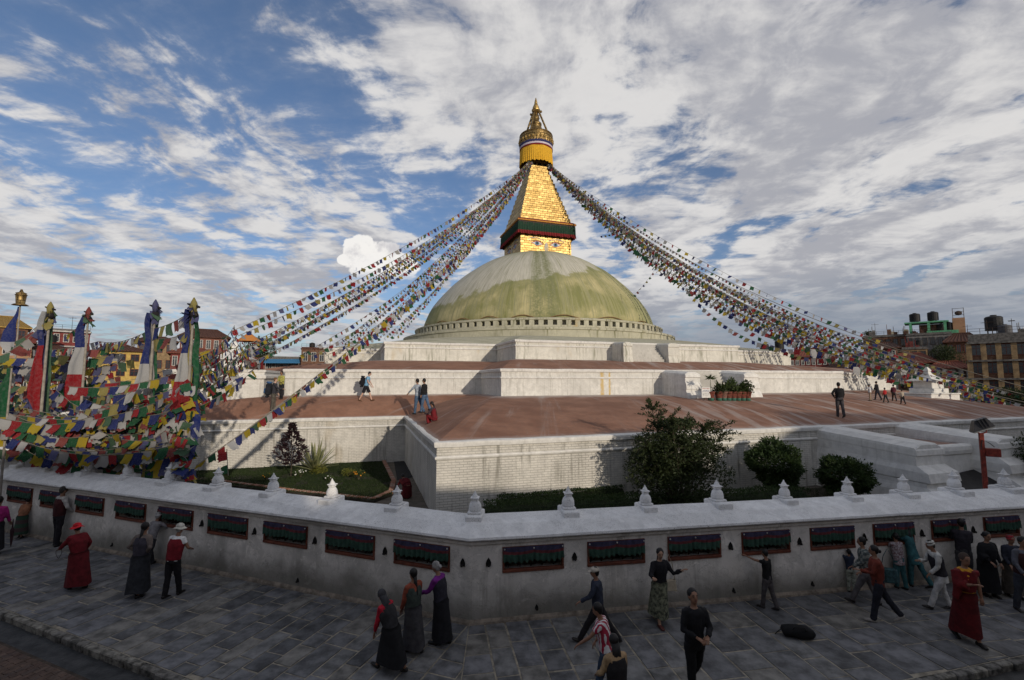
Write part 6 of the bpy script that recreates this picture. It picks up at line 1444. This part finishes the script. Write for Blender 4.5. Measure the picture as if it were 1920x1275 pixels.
tank(on(m_,-.3,3,1.2),1.0,1.8,'dark water tank on the left of the dark red house'); tank(on(m_,.15,3,1.6),1.0,2.2,'black water tank, taller of the pair on the dark red house')
bush(on(s_,.0,7,-.5),2.6,2600,.32,LF['dark'],'roof_garden_tree','dark tree growing between the colonnaded house and the long brown roof',cat='tree',zr=2.2,lift=.8,seed=42,lumps=12)
bush(on(p_,-.35,2,.4),1.2,900,.25,LF['mid'],'roof_plant','green plants on the roof terrace of the dark house behind the flags',cat='plants',zr=.7,seed=43)
v_=house(1642,1682,652,80,'narrow brick house with a small tiled roof just above the right flags','brick','hip','tile',4,2,'w',rh=1.2)
w_=house(1690,1738,655,94,'ochre house with a rooftop parapet between the dark terrace house and the mint roof room','ochre','flat','concrete',5,3,'d',rail=True)
x_=house(1600,1640,664,98,'small grey house with a flat roof left of the dark terrace house','grey','flat','concrete',4,2,'w')
y_=house(1786,1822,648,104,'tall brick house rising behind the long brown roof','brick','flat','concrete',5,2,'w',parapet=.9)
tank(on(w_,.2,3,.6),.7,1.3,'small black tank on the ochre house between its taller neighbours'); tank(on(y_,-.1,3,.9),.9,1.6,'black tank on the tall brick house behind the long brown roof')
for k,(hh_,dx) in enumerate(((p_,-.3),(p_,.05),(p_,.3),(r_,-.35),(u_,.1),(u_,.2),(w_,-.2))):
    pp=on(hh_,dx,1.2,.3); m=MB(); n_=random.randint(2,4)
    for i in range(n_):
        x=random.uniform(-1.6,1.6); z_=random.uniform(.5,1.5); m.box((x,-.3,0),(x+random.uniform(.4,1.0),.4,z_)); m.tube([(x,-.2,z_),(x,-.2,z_+random.uniform(.3,1.4))],.04,4)
    m.build('roof_clutter',[HM['grey'],HM['brown'],HM['cream'],RT['tile'],HM['grey'],HM['white'],HM['red']][k],label=['low grey boxes and rods at the left end of the dark terrace house roof','brown boxes and rods in the middle of the dark terrace house roof','cream boxes and rods at the right end of the dark terrace house roof','red-brown boxes and rods left of the mint roof room','grey boxes and rods right of the grey tank on the large brown house','pale boxes and rods further right on the large brown house','red boxes and rods on the ochre house roof'][k],cat='roof structure',loc=tuple(pp)).rotation_euler[2]=hh_[0].rotation_euler[2]
# behind and beside the camera: the houses that keep the walk in shade
random.seed(3)
def back_house(x0,x1,y1,zt,label,wall,depth=9,cols=4,floors=3,roof='flat'):
    t=empty('town_house',((x0+x1)/2,y1,0),math.pi,label,'house'); w2=(x1-x0)/2
    m=MB(); m.box((-w2,0,-.1),(w2,depth,zt)); m.build('wall',HM[wall],t); m=MB(); m.box((-w2-.3,-.3,zt),(w2+.3,depth+.3,zt+.25)); m.build('roof',RT['concrete'],t)
    for i in range(floors):
        for j in range(cols):
            m=MB(); cw=2*w2/cols; x=-w2+cw*(j+.5); z=zt/floors*(i+.3); m.box((x-.5,-.06,z),(x+.5,.02,z+1.2)); f_=m.build('window',FRM['b'],t); m=MB(); m.box((x-.42,-.075,z+.08),(x+.42,-.062,z+1.12)); m.build('pane',GL,f_)
back_house(-6,6,1.0,3.6,'low house whose roof terrace lies under the viewpoint','cream',8,4,1)
for i,(x0,x1,y1,zt,wl) in enumerate(BACK): back_house(x0,x1,y1,zt,['cream','ochre','red brick','yellow','grey','white','orange brick','brown','tall grey'][i]+' house across the walk, '+['far left','left','behind the viewpoint','right of the viewpoint','right','far right','furthest right','outermost right','outermost left'][i]+' of the row behind the camera',wl,9,3,3)

# ================================================================== PRAYER FLAGS
random.seed(17)
def flagmat(col):
    m,q,b=newmat('flag_cloth'); tc=q.node('ShaderNodeTexCoord').outputs['Object']; n=q.noise(tc,9,4,.6); x,y,z=q.xyz(tc)
    pr_=q.noise(q.comb(q.m('MULTIPLY',x,60.),0.,q.m('MULTIPLY',z,150.)),1,2,.5)
    c=q.mix(q.ss(n,.35,.7,0,.35),col,tuple(min(1,t*.5+.16) for t in col)); c=q.mix(q.m('MULTIPLY',q.ss(pr_,.52,.6),.35),c,tuple(t*.35 for t in col))
    q.put(b.inputs['Base Color'],c); b.inputs['Roughness'].default_value=.9; b.inputs['Specular IOR Level'].default_value=.1
    t=q.node('ShaderNodeBsdfTranslucent'); q.put(t.inputs[0],c); mx=q.node('ShaderNodeMixShader'); mx.inputs[0].default_value=.35
    q.l.new(b.outputs[0],mx.inputs[1]); q.l.new(t.outputs[0],mx.inputs[2]); q.l.new(mx.outputs[0],q.n['Material Output'].inputs[0]); return m
FC=[flagmat(c) for c in ((.022,.035,.16),(.46,.46,.46),(.30,.016,.022),(.016,.10,.042),(.42,.31,.02))]
FF=[flagmat(c) for c in ((.085,.09,.20),(.38,.37,.36),(.25,.06,.055),(.07,.14,.08),(.33,.28,.09))]
FALL=FC+FF
ROPE=mat('rope',(.20,.18,.15),.9)
def flag_geo(w,h,var,nx=4,nz=4):
    vs=[]; ph=var*1.7; sh=[0,-.25,.2,-.4,.1,-.15][var%6]; cu=[.06,.12,.09,.16,.05,.13][var%6]
    for j in range(nz+1):
        for i in range(nx+1):
            x=(i/nx-.5)*w; z=-h*j/nz; t=j/nz
            vs.append((x*(1-.16*t*((var*7)%3)/2)+sh*h*t*t*.8,cu*h*t*math.sin(i*1.3+ph+t*2)+.25*cu*h*math.sin(t*4+ph)*t,z*(1-.16*t*abs(math.sin(ph+i*1.4)))))
    return vs,[(j*(nx+1)+i,j*(nx+1)+i+1,(j+1)*(nx+1)+i+1,(j+1)*(nx+1)+i) for j in range(nz) for i in range(nx)]
NV=6; UM={}
def flag_mesh(ci,var):
    if (ci,var) not in UM:
        vs,fs=flag_geo(1,1,var); me=bpy.data.meshes.new('prayer_flag'); me.from_pydata(vs,[],fs); me.materials.append(FALL[ci]); me.polygons.foreach_set('use_smooth',[True]*len(fs)); UM[(ci,var)]=me
    return UM[(ci,var)]
def frame(T,roll,yaw=0.):
    """x along the rope's direction, z mostly up"""
    T=T.normalized(); zz=Vector((0,0,1)); y=zz.cross(T); y=y.normalized() if y.length>.05 else Vector((0,1,0)); zt=T.cross(y)
    Mx=Matrix(((T.x,y.x,zt.x),(T.y,y.y,zt.y),(T.z,y.z,zt.z)))
    return Mx@Matrix.Rotation(roll,3,'X')
STR={}
def flag_string(p0,p1,sag,size,gap,label,group,near=33.,faded=.3,wind=0.,dens=1.,name='prayer_flag_string',wave=.0,maxobj=300,shear=0.):
    p0=Vector(p0); p1=Vector(p1); L=(p1-p0).length; n=max(6,int(L/1.2)); C=lambda t: p0.lerp(p1,t)+Vector((wave*math.sin(t*9),wave*math.cos(t*7),-4*sag*t*(1-t)))
    o=MB(); o.tube([C(i/n)-p0 for i in range(n+1)],.012 if L<40 else .022,4,cap=False)
    root=o.build(name,ROPE,label=label,cat='prayer flags',group=group,loc=tuple(p0))
    k=int(L/gap); ci=random.randrange(5); far=MB(); cnt=0
    for i in range(k):
        t=(i+.5)/k; ci=(ci+1)%5
        if random.random()>dens: continue
        p=C(t); T=C(min(1,t+.004))-C(max(0,t-.004)); s=size*random.uniform(.85,1.12)
        # hang: flags stay upright even on steep ropes
        Th=Vector((T.x,T.y,T.z*.55)); 
        roll=wind+random.gauss(0,.35); Mx=frame(Th,roll)
        if L>30 and p.length>near*.8: Mx=Mx@Matrix.Rotation(random.gauss(0,.8),3,'Z')
        if Mx.col[2].z<0: Mx=Mx@Matrix.Rotation(math.pi,3,'X')
        cc=ci if random.random()>faded else ci+5; var=random.randrange(NV)
        w=s*random.uniform(.85,1.0)
        M4=Matrix.Translation(p-p0)@Mx.to_4x4()@Matrix.Diagonal((w,s,s,1))
        if shear: Sh=Matrix.Identity(4); Sh[0][2]=shear*random.uniform(.5,1.3); M4=M4@Sh
        if p.length<near and cnt<maxobj:
            fo=link('flag',flag_mesh(cc,var),root); fo.matrix_local=M4; cnt+=1
        else:
            vs,fs=flag_geo(1,1,var,2,2); far.add([M4@Vector(v) for v in vs],fs,cc)
    if far.v: far.build('flag_run',FALL,root,smooth=True,kind='stuff')
    return root
TOP=PZ(0,0,38.0)
def top(b,a): return PZ(b,a,38.2+random.uniform(-.4,.3))
# right-hand bundle
gr='prayer flag strings sweeping from the tower to the right'
for k in range(20):
    f_=k/19
    uE=1800+random.uniform(0,170); 
    vE=736+f_*30-(1900-uE)*.42+random.uniform(-7,7); yE=random.uniform(33,41)
    flag_string(top(1.2,1.2),D(uE,vE,yE),3.9+1.7*f_+random.uniform(-.35,.35),.31,.46,'long string of small coloured flags in the '+('upper','middle','lower')[int(f_*2.99)]+' part of the thick right bundle',gr,near=40,faded=.25,wind=.2,maxobj=45)
for k in range(5): flag_string(top(1.2,1.2),D(1740+k*30,716+k*11,random.uniform(38,42)),5.6+random.uniform(-.3,.5),.44,.66,'string of flags hanging lowest on the underside of the right bundle',gr,near=38,faded=.2,maxobj=40)
flag_string(top(1.2,.6),D(1655,640,60),2.3,.5,1.1,'lone string of widely spaced flags above the right bundle',gr,near=38,faded=.4)
flag_string(top(1.2,.6),D(1720,668,50),3.6,.42,.8,'second thin string just above the right bundle',gr,near=38,faded=.4)
flag_string(D(1290,546,48),D(1500,656,40),1.6,.42,.6,'short string dipping below the right bundle near the red houses',gr,near=42)
flag_string(D(1385,600,46),D(1560,672,40),1.2,.42,.6,'short looping string under the right bundle',gr,near=42)
flag_string(D(1190,422,62),PZ(4.3,4.3,27.6)+Vector((3.2,-2,-2.2)),.3,.30,.5,'frayed short string trailing from the right bundle beside the tower',gr,near=10,faded=.9)
flag_string(D(1232,500,52),D(1186,556,54),.2,.28,.5,'frayed loose string hanging towards the dome on the right',gr,near=10,faded=.9)
for u,v0,v1,y in ((1524,655,690,42),(1605,688,718,40),(1694,684,716,40),(1733,735,757,40)):
    a=D(u,v0,y); b=D(u+6,v1,y); m=MB(); pts=[]
    for i in range(7):
        t=i/6; c=a.lerp(b,t)-a; w=.28*math.sin(math.pi*min(1,t*1.6+.15))**.6*(1-.6*t)+.04; pts+=[c+Vector((-w,.05*math.sin(t*6),0)),c+Vector((w,-.05*math.sin(t*5),0))]
    m.add(pts,[(i*2,i*2+1,i*2+3,i*2+2) for i in range(6)]); m.build('white_scarf',FC[1],label='white ceremonial scarf hanging from the right flag bundle',cat='scarf',group='white scarves tied under the right bundle',loc=tuple(a))
for k,(sg,vv) in enumerate(((3.8,728),(4.6,742),(5.3,756))):
    a=top(1.2,1.2); b=D(1930,vv,36); m=MB(); m.tube([a.lerp(b,i/60)-a+Vector((0,0,-4*sg*i/60*(1-i/60))) for i in range(61)],.03,5); m.build('support_cord',ROPE,label='pale heavy cord carrying the right flag bundle, '+('upper','middle','lower')[k]+' of three',cat='cord',loc=tuple(a))
a=D(1168,450,57); b=D(1222,492,54); m=MB(); vs=[]
for i in range(11):
    t_=i/10; c=a.lerp(b,t_)-a; vs+=[c,c+Vector((.1,-.2,-1.0*math.sin(t_*math.pi)**.7*(.7+.3*math.sin(i*1.9)))) ]
m.add(vs,[(i*2,i*2+2,i*2+3,i*2+1) for i in range(10)]); m.build('green_cloth',FC[3],label='long green cloth sagging from the underside of the right flag bundle near the dome',cat='cloth',loc=tuple(a))
# left-hand bundles
gl='prayer flag strings sweeping from the tower to the left'
for k in range(2): flag_string(top(-1.2,.6),D(432+k*14,622+k*8,34-k*2),1.5+k*.35,.42,.60,'one of the two thin topmost strings from the tower to the left',gl,near=38,faded=.3,maxobj=40)
for k in range(9):
    f_=k/8; flag_string(top(-1.2,1.2),D(random.uniform(415,475),655+f_*42,random.uniform(27,31)),1.7+.9*f_+random.uniform(-.25,.25),.27,.40,'long string of flags in the '+('upper','lower')[int(f_*1.99)]+' half of the thick left bundle',gl,near=36,faded=.25,wind=.15,maxobj=50)
for k in range(10):
    f_=k/9; e_=D(632+f_*112,648-f_*16,random.uniform(41,46)); flag_string(top(-1.2,1.2),e_,1.3+random.uniform(-.5,.6),.27,.44,'string of flags in the '+('left','right')[int(f_*1.99)]+' half of the steep bundle down to the left terrace',gl,near=34,faded=.3)
for k in range(3): flag_string(top(-1.2,1.2),D(560+k*25,668,40),2.6+k*.4,.36,.7,'thin string between the two left bundles',gl,near=30,faded=.4)
flag_string(top(-1.2,1.2),D(369,872,15.),2.7,.34,.42,'near string of bright flags from the tower to the nearest flagpole, lower of two',gl,near=34,faded=.05,maxobj=90)
flag_string(top(-1.2,1.3),D(372,840,15.4)+Vector((.6,1.2,.25)),2.1,.34,.42,'near string of bright flags from the tower to the nearest flagpole, upper of two',gl,near=34,faded=.05,maxobj=90)
# poles
PM=mat('pale_flag_pole',(.30,.27,.23),.7,.15,6); 
def strip(p,x0,x1,segs,wid,side,name='banner',depth=.0,flare=0.,parent=None,faded=False):
    """tall narrow banner laced to a pole, one colour after the other; z from top to bottom"""
    for si,(z1,z0,ci) in enumerate(segs):
        m=MB(); n=10; K=5; vs=[]
        for i in range(n+1):
            t=i/n; z=z1+(z0-z1)*t; T=(segs[0][0]-z)/(segs[0][0]-segs[-1][1])
            w=wid*min(1,.18+T*1.6)*(1-.5*max(0,T-.8)/.2)
            for j in range(K+1):
                s_=j/K; vs.append((side*(.05+w*s_)+.03*math.sin(z*5),depth-.10*s_*math.sin(z*2.3+s_*3)-.06*math.sin(s_*7+z),z-flare*s_*w))
        m.add(vs,[(i*(K+1)+j,i*(K+1)+j+1,(i+1)*(K+1)+j+1,(i+1)*(K+1)+j) for i in range(n) for j in range(K)]); m.build(name,FALL[ci+(5 if faded else 0)],parent,smooth=True)
def pole(u,v,y,label,lean=(0,0),r=.05):
    p=D(u,v,y); t=empty('flagpole',(p.x,p.y,0),0,label,'flagpole'); t.rotation_euler=(lean[0],lean[1],0); z=p.z
    m=MB(); m.tube([(0,0,0),(0,0,z*.5),(0,0,z)],[r*1.3,r,r*.7],8); m.build('pole',PM,t); return t,p,z
POLES=[]
t5,p5,z5=pole(363,575,14.6,'nearest flagpole wrapped in coloured banners at the edge of the left flag mass'); strip(t5,0,0,[(z5-.1,z5-1.5,0),(z5-1.5,z5-2.4,1),(z5-2.4,z5-3.4,2),(z5-3.4,z5-4.4,3)],.36,-1,parent=t5,depth=-.05); strip(t5,0,0,[(z5-.3,z5-3.0,3),(z5-3.0,z5-4.9,0)],.26,1,parent=t5,depth=.05)
strip(t5,0,0,[(z5-.2,z5-2.6,4),(z5-2.6,z5-4.5,1)],.32,-1,parent=t5,depth=.12,faded=True,name='faded_banner')
t4,p4,z4=pole(291,577,16.2,'second nearest flagpole with long grey and blue-white-red banners'); strip(t4,0,0,[(z4-.2,z4-2.,0),(z4-2.,z4-3.1,1),(z4-3.1,z4-4.6,2),(z4-4.6,z4-5.4,3)],.46,-1,parent=t4,depth=-.05); strip(t4,0,0,[(z4-.0,z4-4.9,1)],.34,-1,parent=t4,depth=.16,faded=True,name='grey_banner'); strip(t4,0,0,[(z4-.3,z4-4.6,3)],.5,-1,parent=t4,depth=.3,name='green_banner')
t3,p3,z3=pole(166,588,19.5,'flagpole with one clean blue, white, red and green banner'); strip(t3,0,0,[(z3-.05,z3-1.45,0),(z3-1.45,z3-2.6,1),(z3-2.6,z3-3.7,2),(z3-3.7,z3-4.3,3)],.66,-1,parent=t3)
t2,p2,z2=pole(94,580,17.5,'flagpole with a messy bundle of dark and red banners at the left'); strip(t2,0,0,[(z2-.1,z2-.8,1),(z2-.8,z2-1.4,0),(z2-1.4,z2-4.2,2)],.4,-1,parent=t2,depth=-.08); strip(t2,0,0,[(z2-.6,z2-4.8,0)],.6,-1,parent=t2,depth=.1,faded=True,name='grey_banner'); strip(t2,0,0,[(z2-.2,z2-4.6,3)],.5,-1,parent=t2,depth=.25,faded=True,name='faded_banner')
t1,p1,z1=pole(38,572,27,'tall pole with a golden cylinder finial and a blue banner at the far left'); strip(t1,0,0,[(z1-.1,z1-2.2,0),(z1-2.2,z1-3.0,1)],.75,-1,parent=t1)
m=MB(); m.rev([(.0,z1-.05),(.38,z1-.02),(.30,z1+.05),(.20,z1+.08),(.24,z1+.55),(.28,z1+.62),(.22,z1+.65),(.25,z1+.72),(.1,z1+.78),(.04,z1+.95)],(0,0),14); m.build('gilt_finial',M['gold2'],t1,smooth=True)
t0,p0_,z0_=pole(22,690,16.,'short pole with a green and yellow banner at the left edge',r=.035); strip(t0,0,0,[(z0_,z0_-1.7,3),(z0_-1.7,z0_-2.7,4)],.42,-1,parent=t0)
KN=cloth((.02,.018,.022))
for t,z,cs in ((t5,z5,(4,0)),(t4,z4,(0,3)),(t3,z3,(2,3)),(t2,z2,(4,3))):
    m=MB(); m.tube([(0,0,z-.15),(.02,0,z),(.0,0,z+.14),(0,0,z+.3)],[.07,.11,.09,.015],9); o=m.build('wound_cloth',FALL[cs[0]+5],t,smooth=True)
    for k in range(14):
        a_=random.uniform(0,6.28); fo=link('cloth_tail',flag_mesh(random.choice(cs)+5,random.randrange(NV)),t); s_=random.uniform(.2,.42); fo.matrix_local=Matrix.Translation((.06*math.cos(a_),.06*math.sin(a_),z+random.uniform(-.3,.12)))@Matrix.Rotation(a_,4,'Z')@Matrix.Rotation(random.gauss(.3,.6),4,'X')@Matrix.Diagonal((s_*.5,s_,s_,1))
    m=MB(); m.tube([(-.22,.02,z+.10),(0,0,z+.03),(.2,0,z-.02)],[.02,.07,.035],7); m.tube([(.0,.05,z-.3),(.04,-.02,z-.15)],[.14,.09],7); m.build('knot',KN,t,smooth=True)
# strings among the poles: long drapes above, the dense tangle below
gp='tangled prayer flag strings among the flagpoles at the left'
P5,P4,P3,P2_,P1_=p5,p4,p3,p2,p1
def dz(p,z): return Vector((p.x,p.y,z))
def fs(a,b,sag,size=.31,gap=.32,lab='string of faded flags in the tangle between the left flagpoles',faded=.5,shear=0.,wind=.0,**k): return flag_string(a,b,sag,size,gap,lab,gp,near=40,faded=faded,shear=shear,wind=wind,**k)
fs(dz(P5,z5-.1),dz(P4,z4-.75),.10,.42,.44,'upper string of large pale flags between the two nearest poles',.7)
fs(dz(P5,z5-.75),dz(P4,z4-1.1),.12,.46,.48,'second string of large pale flags between the two nearest poles',.7)
fs(dz(P4,z4-.7),D(185,640,21),.25,.42,.46,'string of large pale flags sloping left from the second pole',.7,shear=.3)
fs(D(185,640,21),D(20,650,26),.3,.40,.44,'string of grey flags running on to the left edge',.8,shear=.3)
fs(dz(P3,z3-.1),D(118,632,20.5),.12,.26,.34,'short string of small flags from the clean banner pole',.3)
fs(dz(P2_,z2-.1),D(30,640,17.5),.15,.38,.34,'string of dark flags falling left from the messy pole',.85,shear=.3)
fs(dz(P2_,z2-.3),D(-20,676,17),.25,.38,.34,'second string of dark flags falling left from the messy pole',.85,shear=.3)
for k in range(13):
    v=662+k*9+random.uniform(-5,5); fs(D(-30,v+8,19+k*.5),D(232+random.uniform(-20,20),v-16+random.uniform(-8,8),20.5),.35,.36,.34,'string of grey and brown flags slanting in the wind, '+('upper','lower')[k//7]+' group at the far left',.75,shear=.55)
for k in range(8):
    v=690+k*11; fs(D(195+k*8,v+30,17.5),D(395+k*9,v-38-4*k,20),.30,.40,.44,'string of strong coloured flags rising right between the nearest poles',.3,shear=.25)
for k in range(5):
    v=622+k*12; fs(D(366,v+50,15),D(440+k*7,v-12+k*2,24),.3,.36,.42,'string of bright flags rising right from the nearest pole towards the terraces',.12)
for k in range(54):
    f_=k/53; v=742+f_*128+random.uniform(-9,9); uL=random.uniform(-50,190)+f_*30; uR=random.uniform(max(220,uL+110),374)
    yR=14.7+random.uniform(-.2,1.6); yL=random.uniform(15.2,19)
    if f_>.75: v-=0
    fs(D(uL,min(v+random.uniform(-26,30),905)-(26 if f_>.6 else 0),yL),D(uR,v+random.uniform(-45,12),yR),random.uniform(.15,.95),random.uniform(.26,.38),.30,'string of flags in the '+('upper','middle','lowest')[int(f_*2.99)]+' part of the dense tangle low between the flagpoles',.3,shear=random.uniform(.1,.5),dens=.94)
for k in range(4): fs(D(262+k*6,792+k*24,15.5),D(366,770+k*22,14.7),.12,.36,.36,'short string of bright flags at the foot of the nearest pole',.1,shear=.3)
fs(dz(P5,4.6),D(470,648,22),.3,.36,.42,'string of bright flags running up to the right past the white block',.05)
fs(dz(P5,4.2),D(500,668,22),.3,.36,.42,'lower string of bright flags running up to the right past the white block',.05)
flag_string(D(425,842,15.2),D(428,892,15.2),.0,.3,.34,'two flags hanging straight down beside the lawn',gp,near=40,faded=0)
# cloth bundle at the foot of the nearest pole
random.seed(44); e=empty('flag_bundle',(P5.x,P5.y,0),0,'thick column of bunched coloured flags wound round the nearest pole','prayer flags')
for k in range(170):
    z=random.uniform(.9,5.2); a=random.uniform(0,6.28); r=random.uniform(.06,.30); s=random.uniform(.22,.36)
    fo=link('flag',flag_mesh(random.randrange(5)+(5 if random.random()<.2 else 0),random.randrange(NV)),e)
    fo.matrix_local=Matrix.Translation((r*math.cos(a),r*math.sin(a),z))@Matrix.Rotation(a+math.pi/2+random.gauss(0,.4),4,'Z')@Matrix.Rotation(random.gauss(0,.6),4,'X')@Matrix.Rotation(random.gauss(0,.5),4,'Y')@Matrix.Diagonal((s,s,s,1))
